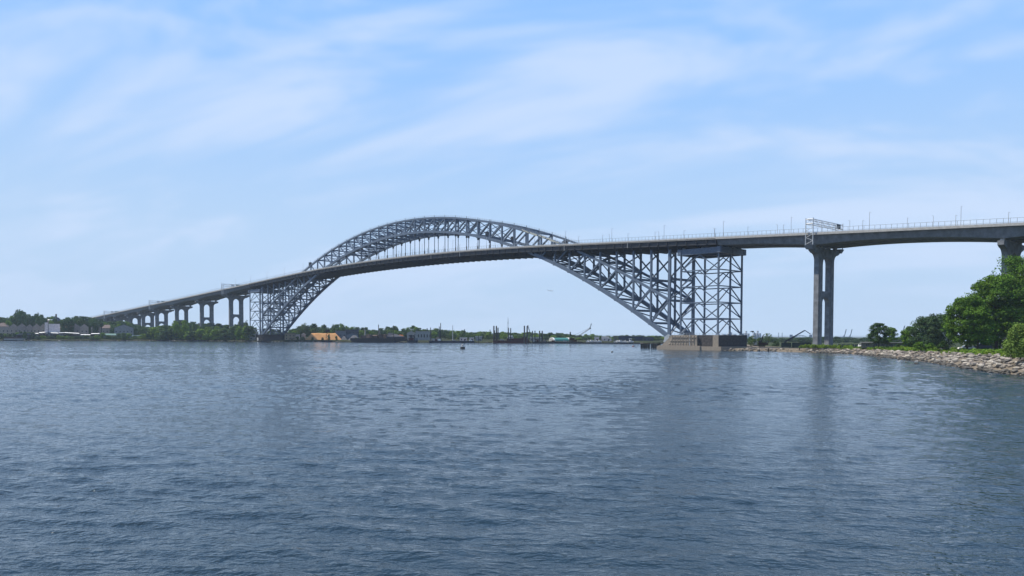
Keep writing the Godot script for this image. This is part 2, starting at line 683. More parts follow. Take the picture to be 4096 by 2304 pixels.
# parapets and the walkway's fence, shared by the arch span and the approaches
func _deck_edges(parent: Node, s0: float, s1: float, steel_span: bool) -> void:
	for z in [14.35, -14.35]:
		var st := new_st()
		var rg := []
		var n := int(ceil(absf(s1 - s0) / 9.0))
		for i in n + 1:
			var s := lerpf(s0, s1, float(i) / n)
			var y := deck_y(s)
			rg.append([Vector3(s, y + 0.62, z + 0.2), Vector3(s, y + 0.62, z - 0.2), Vector3(s, y - 0.5, z - 0.26), Vector3(s, y - 0.5, z + 0.26)] if s0 > s1 else [Vector3(s, y + 0.62, z - 0.2), Vector3(s, y + 0.62, z + 0.2), Vector3(s, y - 0.5, z + 0.26), Vector3(s, y - 0.5, z - 0.26)])
		add_loft(st, rg)
		part("parapet", done(st), mat.parapet, parent)
		# rail above the parapet, then (viewer's side) the tall fence
		var rail := new_st()
		var m := int(absf(s1 - s0) / 2.4)
		var dir := signf(s1 - s0)
		for i in m:
			var a := s0 + dir * 2.4 * i
			var c := a + dir * 2.4
			var pa := Vector3(a, deck_y(a), z)
			var pc := Vector3(c, deck_y(c), z)
			var top := 2.6 if z > 0 else 2.3
			add_bar(rail, pa + Vector3(0, 0.6, 0), pa + Vector3(0, top, 0), 0.14, 0.12)
			add_bar(rail, pa + Vector3(0, top, 0), pc + Vector3(0, top, 0), 0.12, 0.1)
			add_bar(rail, pa + Vector3(0, 0.85, 0), pc + Vector3(0, 0.85, 0), 0.12, 0.1)
			if z > 0:
				add_bar(rail, pa + Vector3(0, 1.12, 0), pc + Vector3(0, 1.12, 0), 0.07, 0.07)
		var o := part("fence", done(rail), mat.pale_steel, parent)
		o.set_meta("kind", "stuff")

# ---------------------------------------------------------------- steel support towers at both ends of the arch
func _support_towers() -> void:
	_tower(7.6, 31.0, 8.1, 51.0, 33.0, "braced steel tower standing on the near stone abutment beside the arch foot")
	_tower(-510.0, -533.2, 3.0, 50.7, -534.0, "braced steel tower beyond the far foot of the arch")

func _tower(s0: float, s1: float, y0: float, y1: float, s_end: float, label: String) -> void:
	var t := thing("steel_tower", label, "tower", Vector3((s0 + s1) / 2, y0, 0))
	var h := y1 - y0
	var half := absf(s1 - s0) / 2
	var n := 5
	var m: Material = mat.steel
	var zs := [TRUSS_Z, 0.0, -TRUSS_Z]
	for sx in [-half, half]:
		for z in zs:
			beam("leg", Vector3(sx, 0, z), Vector3(sx, h, z), 0.8, 0.8, m, t)
			part("foot_plate", box_mesh(Vector3(sx - 0.8, -0.02, z - 0.8), Vector3(sx + 0.8, 0.35, z + 0.8)), m, t)
	for i in n:
		var ya := h * i / n
		var yb := h * (i + 1) / n
		if i > 0:
			for z in [TRUSS_Z, -TRUSS_Z]:
				beam("strut", Vector3(-half, ya, z), Vector3(half, ya, z), 0.55, 0.5, m, t)
			for sx in [-half, half]:
				beam("strut", Vector3(sx, ya, TRUSS_Z), Vector3(sx, ya, 0), 0.55, 0.5, m, t)
				beam("strut", Vector3(sx, ya, 0), Vector3(sx, ya, -TRUSS_Z), 0.55, 0.5, m, t)
		for z in [TRUSS_Z, -TRUSS_Z]:
			beam("brace", Vector3(-half, ya + 0.3, z), Vector3(0, yb - 0.3, z), 0.46, 0.46, m, t)
			beam("brace", Vector3(half, ya + 0.3, z), Vector3(0, yb - 0.3, z), 0.46, 0.46, m, t)
		for sx in [-half, half]:
			beam("brace", Vector3(sx, ya + 0.3, TRUSS_Z), Vector3(sx, yb - 0.3, 0), 0.46, 0.46, m, t)
			beam("brace", Vector3(sx, ya + 0.3, -TRUSS_Z), Vector3(sx, yb - 0.3, 0), 0.46, 0.46, m, t)
	# box girders that frame the top
	for z in [TRUSS_Z, 0.0, -TRUSS_Z]:
		var zz: float = z
		part("top_girder", box_mesh(Vector3(-half - 2.0, h, zz - 0.9), Vector3(half + 2.0, h + 3.1, zz + 0.9)), m, t)
	for sx in [-half - 0.6, half + 0.6]:
		var xx: float = sx
		part("top_girder", box_mesh(Vector3(xx - 1.1, h + 0.02, -TRUSS_Z - 1.3), Vector3(xx + 1.1, h + 3.2, TRUSS_Z + 1.3)), m, t)
	for sx in [-half, 0.0, half]:
		for z in [-9.0, -3.0, 3.0, 9.0]:
			var xx: float = sx
			var zz: float = z
			part("bearing", box_mesh(Vector3(xx - 0.6, h + 3.2, zz - 0.6), Vector3(xx + 0.6, h + 4.2, zz + 0.6)), mat.pale_steel, t)

# ---------------------------------------------------------------- abutments
func _abutments() -> void:
	# nearer one: battered stone block on a stepped footing, with two courses of projecting bosses
	var t := thing("stone_abutment", "massive stone abutment at the near foot of the arch, standing in the water", "abutment", Vector3(0, 0, 0))
	var st := new_st()
	add_plate(st, PackedVector2Array([Vector2(-2.5, 2.2), Vector2(4.2, 7.9), Vector2(20.5, 7.9), Vector2(20.5, 2.2)]), Transform3D(), 29.4)
	part("block", done(st), mat.old_concrete, t)
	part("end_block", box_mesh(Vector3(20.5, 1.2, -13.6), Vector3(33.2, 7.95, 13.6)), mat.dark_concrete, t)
	part("corner_pilaster", box_mesh(Vector3(29.6, 1.2, 13.6), Vector3(33.0, 7.9, 13.75)), mat.old_concrete, t)
	var foot := new_st()
	add_plate(foot, PackedVector2Array([Vector2(-5, -3), Vector2(-5, 1.5), Vector2(-3.4, 2.25), Vector2(23, 2.25), Vector2(23, -3)]), Transform3D(), 31.4)
	part("footing", done(foot), mat.old_concrete, t)
	part("footing", box_mesh(Vector3(23.0, -3, -15.2), Vector3(35.5, 1.9, 15.2)), mat.old_concrete, t)
	# bosses: blunt pyramids proud of the face, in staggered courses
	var bs := new_st()
	add_loft(bs, [[Vector3(-0.42, 0.42, 0), Vector3(0.42, 0.42, 0), Vector3(0.42, -0.42, 0), Vector3(-0.42, -0.42, 0)], [Vector3(-0.2, 0.2, 0.42), Vector3(0.2, 0.2, 0.42), Vector3(0.2, -0.2, 0.42), Vector3(-0.2, -0.2, 0.42)]])
	var boss := done(bs)
	for row in 3:
		for i in 9:
			var x := 5.6 + 1.75 * i - (2.6 if row == 0 else 1.7 if row == 1 else 0.0)
			var y: float = [3.0, 4.7, 6.6][row]
			if x > 19.9:
				continue
			var o := part("boss", boss, mat.old_concrete, t)
			o.position = Vector3(x, y, 14.69)
	# facing ribs between the bosses
	for i in 10:
		part("facing_rib", box_mesh(Vector3(4.6 + 1.75 * i, 2.3, 14.6), Vector3(4.9 + 1.75 * i, 7.7, 14.95)), mat.old_concrete, t)
	# skewback shoe where the arch bears, guard rail on top
	for z in [TRUSS_Z, -TRUSS_Z]:
		var zz: float = z
		var sh := new_st()
		add_plate(sh, PackedVector2Array([Vector2(-2.0, 4.0), Vector2(-1.2, 6.9), Vector2(0.9, 8.2), Vector2(2.2, 7.8), Vector2(0.6, 3.6)]), Transform3D(Basis(), Vector3(-0.6, 0, zz)), 3.4)
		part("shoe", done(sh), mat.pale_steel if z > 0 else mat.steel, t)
	var rail := new_st()
	for i in 15:
		var x := 5.0 + 2.0 * i
		add_bar(rail, Vector3(x, 7.9, 13.3), Vector3(x, 9.0, 13.3), 0.08, 0.08)
	for h in [8.45, 9.0]:
		add_bar(rail, Vector3(5, h, 13.3), Vector3(33, h, 13.3), 0.07, 0.07)
		add_bar(rail, Vector3(33.2, h, 13.3), Vector3(33.2, h, -13.3), 0.07, 0.07)
	var ro := part("guard_rail", done(rail), mat.pale_steel, t)
	ro.set_meta("kind", "stuff")
	part("wall_ladder", box_mesh(Vector3(15.8, 2.2, 14.72), Vector3(16.1, 8.0, 14.9)), mat.galvanised, t)

	# farther one: dark stepped block under the far foot
	var f := thing("dark_abutment", "dark masonry abutment under the far foot of the arch", "abutment", Vector3(-504, 0, 0))
	var fs := new_st()
	add_plate(fs, PackedVector2Array([Vector2(7.5, -2), Vector2(7.5, 1.6), Vector2(3.0, 7.4), Vector2(-30, 7.4), Vector2(-30, -2)]), Transform3D(), 29.0)
	part("block", done(fs), mat.tarred_stone, f)
	part("footing", box_mesh(Vector3(-26, -2, -18), Vector3(10, 1.2, 18)), mat.tarred_stone, f)
	part("warning_board", box_mesh(Vector3(2.2, 1.4, 18.1), Vector3(4.6, 4.0, 18.35)), mat.white_paint, f)
	part("board_post", box_mesh(Vector3(3.2, 1.2, 17.7), Vector3(3.6, 2.6, 18.0)), mat.galvanised, f)
	for i in 2:
		var o := part("board_marking", box_mesh(Vector3(2.6, 3.0 - 0.9 * i, 18.36), Vector3(4.2, 3.4 - 0.9 * i, 18.4)), mat.black_paint, f)

	# timber fender beside the near abutment
	var fd := thing("timber_fender", "black timber fender in the water at the tip of the near abutment", "fender", Vector3(-23.0, 0, -2.6), -0.2)
	for i in 9:
		var x := -8.0 + 2.0 * i
		part("pile", tube_mesh(Vector3(x, -2.5, 0), Vector3(x, 2.75, 0), 0.28, 0.26, 8), mat.tarred_timber, fd)
	for i in 6:
		part("waling", box_mesh(Vector3(-8.6, 0.05 + 0.48 * i, 0.3), Vector3(-0.6, 0.47 + 0.48 * i, 0.7)), mat.tarred_timber, fd)
		part("waling", box_mesh(Vector3(0.9, 0.05 + 0.48 * i, 0.3), Vector3(8.4, 0.47 + 0.48 * i, 0.7)), mat.tarred_timber, fd)
	part("ladder", box_mesh(Vector3(0.0, 0.3, 0.35), Vector3(0.35, 2.7, 0.6)), mat.white_paint, fd)
	part("deck_boards", box_mesh(Vector3(-8.6, 2.75, -2.6), Vector3(8.6, 2.95, 0.9)), mat.tarred_timber, fd)
	for i in 5:
		part("pile", tube_mesh(Vector3(-8.0 + 4.0 * i, -2.5, -2.3), Vector3(-8.0 + 4.0 * i, 2.75, -2.3), 0.28, 0.26, 8), mat.tarred_timber, fd)

# ---------------------------------------------------------------- concrete approaches
const RIGHT_PIERS := [82.6, 162.0, 242.0]
const LEFT_PIERS := [-594.0, -677.0, -758.0, -830.0, -884.0, -938.0, -990.0, -1040.0]

func girder_deep(s: float, piers: Array) -> float:
	var near := 1e9
	for p in piers:
		near = minf(near, absf(s - p))
	var q := clampf(1.0 - near / 38.0, 0.0, 1.0)
	return 3.4 + 1.7 * q * q

func _approach_viaducts() -> void:
	_viaduct(31.0, 330.0, RIGHT_PIERS, "pale concrete approach viaduct at the near end of the bridge")
	_viaduct(-532.0, -1120.0, LEFT_PIERS, "concrete approach viaduct sloping down to the far shore")

func _viaduct(s0: float, s1: float, piers: Array, label: String) -> void:
	var v := thing("approach_viaduct", label, "viaduct")
	var n := int(absf(s1 - s0) / 5.0)
	var slab := []
	var sides := [[], []]
	var flip := s1 > s0
	for i in n + 1:
		var s := lerpf(s0, s1, float(i) / n)
		var y := deck_y(s)
		var ring := [Vector3(s, y, 14.6), Vector3(s, y, -14.6), Vector3(s, y - 0.45, -14.6), Vector3(s, y - 0.45, 14.6)]
		var d := girder_deep(s, piers)
		var rings := []
		for c in [7.4, -7.4]:
			var cc: float = c
			rings.append([Vector3(s, y - 0.45, cc + 6.1), Vector3(s, y - 0.45, cc - 6.1), Vector3(s, y - d, cc - 4.9), Vector3(s, y - d, cc + 4.9)])
		if flip:
			ring.reverse()
			rings[0].reverse()
			rings[1].reverse()
		slab.append(ring)
		sides[0].append(rings[0])
		sides[1].append(rings[1])
	var st := new_st()
	add_loft(st, slab)
	part("deck_slab", done(st), mat.parapet, v)
	for q in 2:
		var g := new_st()
		add_loft(g, sides[q])
		part("box_girder", done(g), mat.concrete, v)
	_deck_edges(v, s0, s1, false)

func _piers() -> void:
	var i := 0
	for s in RIGHT_PIERS:
		if s > 200.0:
			continue
		var lab := ["tall twin-column concrete pier standing on the near bank, right of the steel tower", "tall concrete pier rising behind the big trees at the right edge"]
		_pier(s, 2.6, RIGHT_PIERS, lab[i], true)
		i += 1
	i = 0
	for s in LEFT_PIERS:
		_pier(s, 2.5 if s > -800 else 4.0, LEFT_PIERS, "twin-column concrete pier under the far approach, %s from the arch" % ordinal(i), false)
		i += 1

func _pier(s: float, y0: float, piers: Array, label: String, near: bool) -> void:
	var top := deck_y(s) - girder_deep(s, piers) - 0.9
	if top - y0 < 5.0:
		return
	var p := thing("concrete_pier", label, "pier", Vector3(s, y0, 0), 0.0, "concrete piers of the approaches")
	var h := top - y0
	# one frame plate: two columns, cross beams with arched undersides, flared cap
	var a := 7.9
	var b := 3.7
	var arm := 13.6
	var out := PackedVector2Array()
	out.append_array([Vector2(-arm, h), Vector2(-arm, h - 1.7)])
	for i in 7:
		var q := i / 6.0 * PI / 2
		out.append(Vector2(-arm + 2.0 + (arm - 2.0 - a) * sin(q), h - 2.6 - 3.6 * (1.0 - cos(q))))
	out.append(Vector2(-a - 0.15, 0))
	out.append(Vector2(-b, 0))
	var mid := h * 0.53
	var split := h > 30.0
	# right half mirrors; openings are cut by walking their edge as separate plates
	var left := out.duplicate()
	var crown := h - 4.0
	var spring := crown - b
	left.append(Vector2(-b, spring))
	for i in range(1, 7):
		var q := i / 6.0 * PI / 2
		left.append(Vector2(-b * cos(q), spring + b * sin(q)))
	left.append(Vector2(0, h))
	var turn := Transform3D(Basis(Vector3(0, 0, 1), Vector3.UP, Vector3(-1, 0, 0)), Vector3.ZERO)
	var st := new_st()
	add_plate(st, left, turn, 2.4)
	var right := PackedVector2Array()
	for q in left:
		right.append(Vector2(-q.x, q.y))
	add_plate(st, right, turn, 2.4)
	part("frame", done(st), mat.concrete, p)
	if split:
		var cb := new_st()
		var poly := PackedVector2Array([Vector2(-b, mid + 1.6), Vector2(b, mid + 1.6), Vector2(b, mid - 1.2 - b)])
		for i in range(1, 12):
			var q := i / 12.0 * PI
			poly.append(Vector2(b * cos(q), mid - 1.2 - b + b * sin(q)))
		poly.append(Vector2(-b, mid - 1.2 - b))
		add_plate(cb, poly, turn, 2.2)
		part("cross_beam", done(cb), mat.concrete, p)
	# raised ribs on the column faces
	for z in [-5.8, 5.8]:
		var zz: float = z
		part("column_rib", box_mesh(Vector3(-1.42, 0, zz - 1.2), Vector3(1.42, h - 5.0, zz + 1.2)), mat.concrete, p)
	for z in [-11.0, -4.0, 4.0, 11.0]:
		var zz: float = z
		part("bearing", box_mesh(Vector3(-0.8, h, zz - 0.8), Vector3(0.8, h + 0.95, zz + 0.8)), mat.parapet, p)
	part("pile_cap", box_mesh(Vector3(-3.4, -2.5, -10.5), Vector3(3.4, 0.5, 10.5)), mat.concrete, p)

# ---------------------------------------------------------------- lamps and sign gantries on the bridge
func _bridge_furniture() -> void:
	var group := "lamp posts along the bridge deck"
	var lamp := _lamp_post()
	var n := 0
	for i in 22:
		var s := 184.6 - 37.45 * i
		if s < -760.0 or s > 168.0:
			continue
		var where := "over the near approach" if s > 31.0 else ("on the arch span" if s > -532.0 else "over the far approach")
		_put_lamp(lamp, s, 13.2, 0.0, 8.6, "tall lamp post on the walkway side, %s from the right, %s" % [ordinal(n), where], group)
		n += 1
	n = 0
	for i in 20:
		var s := 165.4 - 38.3 * i
		if s > 160.0:
			continue
		var where := "over the near approach" if s > 31.0 else ("on the arch span" if s > -532.0 else "over the far approach")
		_put_lamp(lamp, s, -13.2, PI, 8.6, "lamp post on the far deck edge, %s from the right, %s" % [ordinal(n), where], group)
		n += 1
	n = 0
	for i in 24:
		var s := 164.7 - 19.2 * i
		_put_lamp(lamp, s, 14.1, 0.0, 5.0, "short walkway lamp on the deck edge, %s from the right" % ordinal(n), group)
		n += 1
	lamp.free()
	_gantry(82.6, 6.8, true, "galvanised sign gantry over the deck above the near concrete pier")
	_gantry(-594.0, 6.0, false, "sign gantry over the far approach, closest to the arch")
	_gantry(-830.0, 6.0, false, "sign gantry over the far approach, midway down the slope")
	_gantry(-1030.0, 6.0, false, "most distant sign gantry, where the far approach meets the trees")
	# cabins and containment sheets left on the arch by painters
	var tell := ["small dark cabin where the near top chord dips to the deck on the right", "small dark cabin at the left end of the near top chord", "left of two small dark cabins on the far truss above the deck", "right of two small dark cabins on the far truss above the deck"]
	var spots: Array[Vector2] = [Vector2(6.25, 11.3), Vector2(32.1, 11.3), Vector2(14.3, -11.3), Vector2(12.1, -11.3)]
	for i in 4:
		var k := spots[i].x
		var x := -PANEL * k
		var y := (top_y(k) if i < 2 else low_y(k)) + 0.6
		var t := thing("maintenance_cabin", tell[i], "cabin", Vector3(x, y, spots[i].y), 0.0, "cabins on the arch")
		part("cabin_wall", box_mesh(Vector3(-1.2, 0, -0.9), Vector3(1.2, 2.7, 0.9)), mat.dark_and_shaded_steel, t)
		part("cabin_roof", box_mesh(Vector3(-1.35, 2.7, -1.05), Vector3(1.35, 2.85, 1.05)), mat.steel, t)
		part("mast", tube_mesh(Vector3(0.4, 2.85, 0), Vector3(0.4, 5.0, 0), 0.08, 0.06, 6), mat.dark_and_shaded_steel, t)
	var sheet := thing("containment_sheeting", "cream sheeting tied along the lower right of the near top chord", "sheeting", Vector3.ZERO)
	surf("cream_sheet", srgb(0.52, 0.53, 0.46), 0.8, 0.3, 0.4, 0.0, 16)
	for i in 9:
		var k := 6.7 + 0.31 * i
		var a := Vector3(-PANEL * k, top_y(k) + rng.randf_range(-0.5, 0.6), 12.1)
		var c := Vector3(-PANEL * (k + rng.randf_range(0.18, 0.34)), top_y(k + 0.25) + rng.randf_range(-0.5, 0.6), 12.1)
		beam("sheet", a, c, rng.randf_range(0.5, 1.1), 0.06 + 0.004 * i, mat.cream_sheet, sheet)

func _lamp_post() -> Node3D:
	var t := Node3D.new()
	t.name = "lamp_post"
	tag(t, "lamp", "lamp post")
	part("pole", tube_mesh(Vector3.ZERO, Vector3(0, 1, 0), 0.13, 0.085, 7), mat.galvanised, t)
	part("arm", tube_mesh(Vector3(0, 0.99, 0), Vector3(0, 1.0, -1.0), 0.07, 0.06, 6), mat.galvanised, t)
	part("lantern", box_mesh(Vector3(-0.16, 0.985, -1.6), Vector3(0.16, 1.005, -0.85)), mat.galvanised, t)
	part("base_plate", box_mesh(Vector3(-0.28, 0, -0.28), Vector3(0.28, 0.03, 0.28)), mat.galvanised, t)
	return t

func _put_lamp(proto: Node3D, s: float, z: float, turn: float, high: float, label: String, group: String) -> void:
	var c := copy(proto, Vector3(s, deck_y(s), z), turn, label, group)
	(c.get_child(0) as Node3D).scale = Vector3(1, high, 1)
	(c.get_child(1) as Node3D).scale = Vector3(1, 1, 1)
	(c.get_child(1) as Node3D).position.y = high - 1.0
	(c.get_child(2) as Node3D).position.y = high - 1.0

func _gantry(s: float, high: float, near: bool, label: String) -> void:
	var y := deck_y(s)
	var g := thing("sign_gantry", label, "sign gantry", Vector3(s, y, 0), 0.0, "sign gantries")
	var m: Material = mat.galvanised
	var drop := 5.3
	for z in [15.3, -15.3]:
		for x in [-1.8, 1.8]:
			part("post", tube_mesh(Vector3(x, -drop, z), Vector3(x, high + 0.6, z), 0.24, 0.22, 8), m, g)
		var steps := 6
		for i in steps:
			var ya := lerpf(-drop + 0.4, high - 2.2, float(i) / steps)
			var yb := lerpf(-drop + 0.4, high - 2.2, float(i + 1) / steps)
			var f := 1.0 if i % 2 == 0 else -1.0
			part("post_brace", tube_mesh(Vector3(-1.8 * f, ya, z), Vector3(1.8 * f, yb, z), 0.1, 0.1, 6), m, g)
		for h in [high - 2.1, high]:
			part("cross_tie", tube_mesh(Vector3(-1.8, h, z), Vector3(1.8, h, z), 0.2, 0.2, 6), m, g)
		# corbel on the pier that carries the posts
		var zz: float = z
		var cs := new_st()
		var inner := 12.4 * signf(zz)
		var lo := minf(inner, zz + 0.8 * signf(zz))
		var hi := maxf(inner, zz + 0.8 * signf(zz))
		add_loft(cs, [[Vector3(-2.4, -drop, hi), Vector3(2.4, -drop, hi), Vector3(2.4, -drop, lo), Vector3(-2.4, -drop, lo)], [Vector3(-1.6, -drop - 1.9, hi - 0.9), Vector3(1.6, -drop - 1.9, hi - 0.9), Vector3(1.6, -drop - 1.9, lo + 0.9), Vector3(-1.6, -drop - 1.9, lo + 0.9)]])
		part("corbel", done(cs), mat.concrete, g)
	# the bridge of the gantry: a four-chord truss
	for x in [-1.5, 1.5]:
		for h in [high - 2.1, high]:
			part("chord", tube_mesh(Vector3(x, h, 15.3), Vector3(x, h, -15.3), 0.17, 0.17, 7), m, g)
	for i in 10:
		var za := 15.3 - 3.06 * i
		var zb := za - 3.06
		var f := i % 2 == 0
		for x in [-1.5, 1.5]:
			part("web", tube_mesh(Vector3(x, high - 2.1 if f else high, za), Vector3(x, high if f else high - 2.1, zb), 0.09, 0.09, 6), m, g)
		for h in [high - 2.1, high]:
			part("web", tube_mesh(Vector3(-1.5 if f else 1.5, h, za), Vector3(1.5 if f else -1.5, h, zb), 0.07, 0.07, 6), m, g)
	if near:
		part("sign_panel", box_mesh(Vector3(1.7, high - 2.3, -12.6), Vector3(1.95, high - 0.1, -9.0)), mat.black_paint, g)
	else:
		part("sign_panel", box_mesh(Vector3(1.7, high - 2.5, -12.0), Vector3(1.95, high + 0.2, -6.5)), mat.sign_back, g)
		part("sign_panel", box_mesh(Vector3(1.7, high - 2.4, -4.0), Vector3(1.95, high + 0.1, 0.5)), mat.sign_back, g)
		part("sign_panel", box_mesh(Vector3(1.7, high - 2.2, 2.6), Vector3(1.95, high - 0.2, 6.2)), mat.galvanised, g)

# ---------------------------------------------------------------- land
# waterline of the nearer bank: x, z, height of the bank's top
const NEAR_EDGE := [
	[-485.0, -735.0, 1.2], [-312.0, -480.0, 1.2], [-197.0, -309.0, 1.2], [-92.0, -158.0, 1.2], [-20.0, -59.0, 1.2], [16.0, -20.0, 1.2], [31.0, -4.0, 1.2], [36.5, 16.5, 1.2],
	[52.0, 14.8, 1.3], [65.9, 15.4, 1.3], [82.1, 21.7, 1.6], [97.1, 27.6, 1.8], [113.1, 37.9, 1.9], [129.4, 58.7, 2.0], [146.3, 83.8, 2.1], [158.6, 102.2, 2.25],
	[174.9, 125.7, 2.45], [189.3, 148.7, 2.6], [199.1, 167.1, 2.65], [209.5, 184.9, 2.65], [218.0, 194.6, 2.65], [232.0, 206.0, 2.65], [262.0, 222.0, 2.65], [340.0, 240.0, 2.65], [460.0, 250.0, 2.65]]

func edge_point(i: int) -> Vector2:
	return Vector2(NEAR_EDGE[i][0], NEAR_EDGE[i][1])

func edge_inland(i: int) -> Vector2:
	var a := edge_point(maxi(i - 1, 0))
	var b := edge_point(mini(i + 1, NEAR_EDGE.size() - 1))
	var d := (b - a).normalized()
	return Vector2(d.y, -d.x)

func near_ground(i: int, off: float) -> Vector3:
	var top: float = NEAR_EDGE[i][2]
	var p := edge_point(i)
	var n := edge_inland(i)
	var far := Vector2(0.62, -0.78)
	var q := p + n * minf(off, 14.0) + n.lerp(far, 0.75) * maxf(off - 14.0, 0.0)
	var y := top
	if off < 8.0:
		y = lerpf(-0.55, top, clampf((off + 1.0) / 9.0, 0.0, 1.0))
	elif off > 8.0:
		y = lerpf(top, top + 0.6 if NEAR_EDGE[i][0] > 100.0 else top + 0.25, clampf((off - 8.0) / 30.0, 0.0, 1.0))
	return Vector3(q.x, y, q.y)

func _land() -> void:
	# nearer bank
	var offs := [-3.0, 0.0, 3.0, 8.0, 14.0, 24.0, 38.0, 70.0, 140.0, 320.0, 700.0]
	var st := SurfaceTool.new()
	st.begin(Mesh.PRIMITIVE_TRIANGLES)
	st.set_smooth_group(0)
	var n := NEAR_EDGE.size()
	for i in n:
		for j in offs.size():
			var p := near_ground(i, offs[j])
			if j == 0:
				p.y = -1.6
			var sand := Color(0.20, 0.175, 0.14)
			var grass := Color(0.075, 0.115, 0.03)
			var c := sand if j < 4 or NEAR_EDGE[i][0] < 92.0 else grass
			if j > 5:
				c = Color(0.04, 0.058, 0.022)
			st.set_color(c)
			st.add_vertex(p)
	for i in n - 1:
		for j in offs.size() - 1:
			var a := i * offs.size() + j
			var b := a + offs.size()
			for q in [a, a + 1, b, b, a + 1, b + 1]:
				st.add_index(q)
	st.generate_normals()
	var m := surf("bank_soil", Color.WHITE, 0.95, 0.35, 0.23, 0.0, 31)
	m.vertex_color_use_as_albedo = true
	structure("ground", st.commit(), m)
	# far shore
	var fs := SurfaceTool.new()
	fs.begin(Mesh.PRIMITIVE_TRIANGLES)
	fs.set_smooth_group(0)
	var cols: int = FAR_LAND[0].size()
	for row in FAR_LAND:
		for p in row:
			fs.add_vertex(Vector3(p[0], p[1], p[2]))
	for i in FAR_LAND.size() - 1:
		for j in cols - 1:
			var a := i * cols + j
			var b := a + cols
			for q in [a, b, a + 1, a + 1, b, b + 1]:
				fs.add_index(q)
	fs.generate_normals()
	structure("terrain", fs.commit(), surf("far_soil", srgb(0.050, 0.062, 0.030), 0.95, 0.5, 0.06, 0.0, 32))

# ---------------------------------------------------------------- stones
var stones: Array[ArrayMesh] = []

func _stone_meshes() -> void:
	if stones.size():
		return
	var nz := FastNoiseLite.new()
	nz.frequency = 0.9
	nz.fractal_octaves = 2
	for k in 9:
		nz.seed = 100 + k
		var st := new_st()
		var rings := 5
		var segs := 8
		var flat := rng.randf_range(0.5, 0.75)
		var long := rng.randf_range(0.75, 1.25)
		var at := func(i: int, j: int) -> Vector3:
			var th := PI * i / rings
			var ph := TAU * (j % segs) / segs + (0.35 if i % 2 else 0.0)
			var d := Vector3(sin(th) * cos(ph), cos(th), sin(th) * sin(ph))
			# squared off, so that faces are flattish like quarried rock
			var q := pow(pow(absf(d.x), 4.0) + pow(absf(d.y), 4.0) + pow(absf(d.z), 4.0), -0.25)
			d *= lerpf(1.0, q, 0.75) * (1.0 + 0.42 * nz.get_noise_3dv(d * 1.4))
			return Vector3(d.x * 0.5 * long, d.y * 0.5 * flat, d.z * 0.5)
		for i in rings:
			for j in segs:
				quad(st, at.call(i, j), at.call(i, j + 1), at.call(i + 1, j + 1), at.call(i + 1, j))
		stones.append(done(st))

func _scatter(called: String, mesh: Mesh, m: Material, where: Array[Transform3D], tints: Array[Color], parent: Node) -> MultiMeshInstance3D:
	var mm := MultiMesh.new()
	mm.transform_format = MultiMesh.TRANSFORM_3D
	mm.use_colors = true
	mm.mesh = mesh
	mm.instance_count = where.size()
	for i in where.size():
		mm.set_instance_transform(i, where[i])
		mm.set_instance_color(i, tints[i])
	var o := MultiMeshInstance3D.new()
	o.name = numbered(called) if parent == self else called
	o.multimesh = mm
	o.material_override = m
	parent.add_child(o, true)
	o.set_meta("kind", "stuff")
	return o

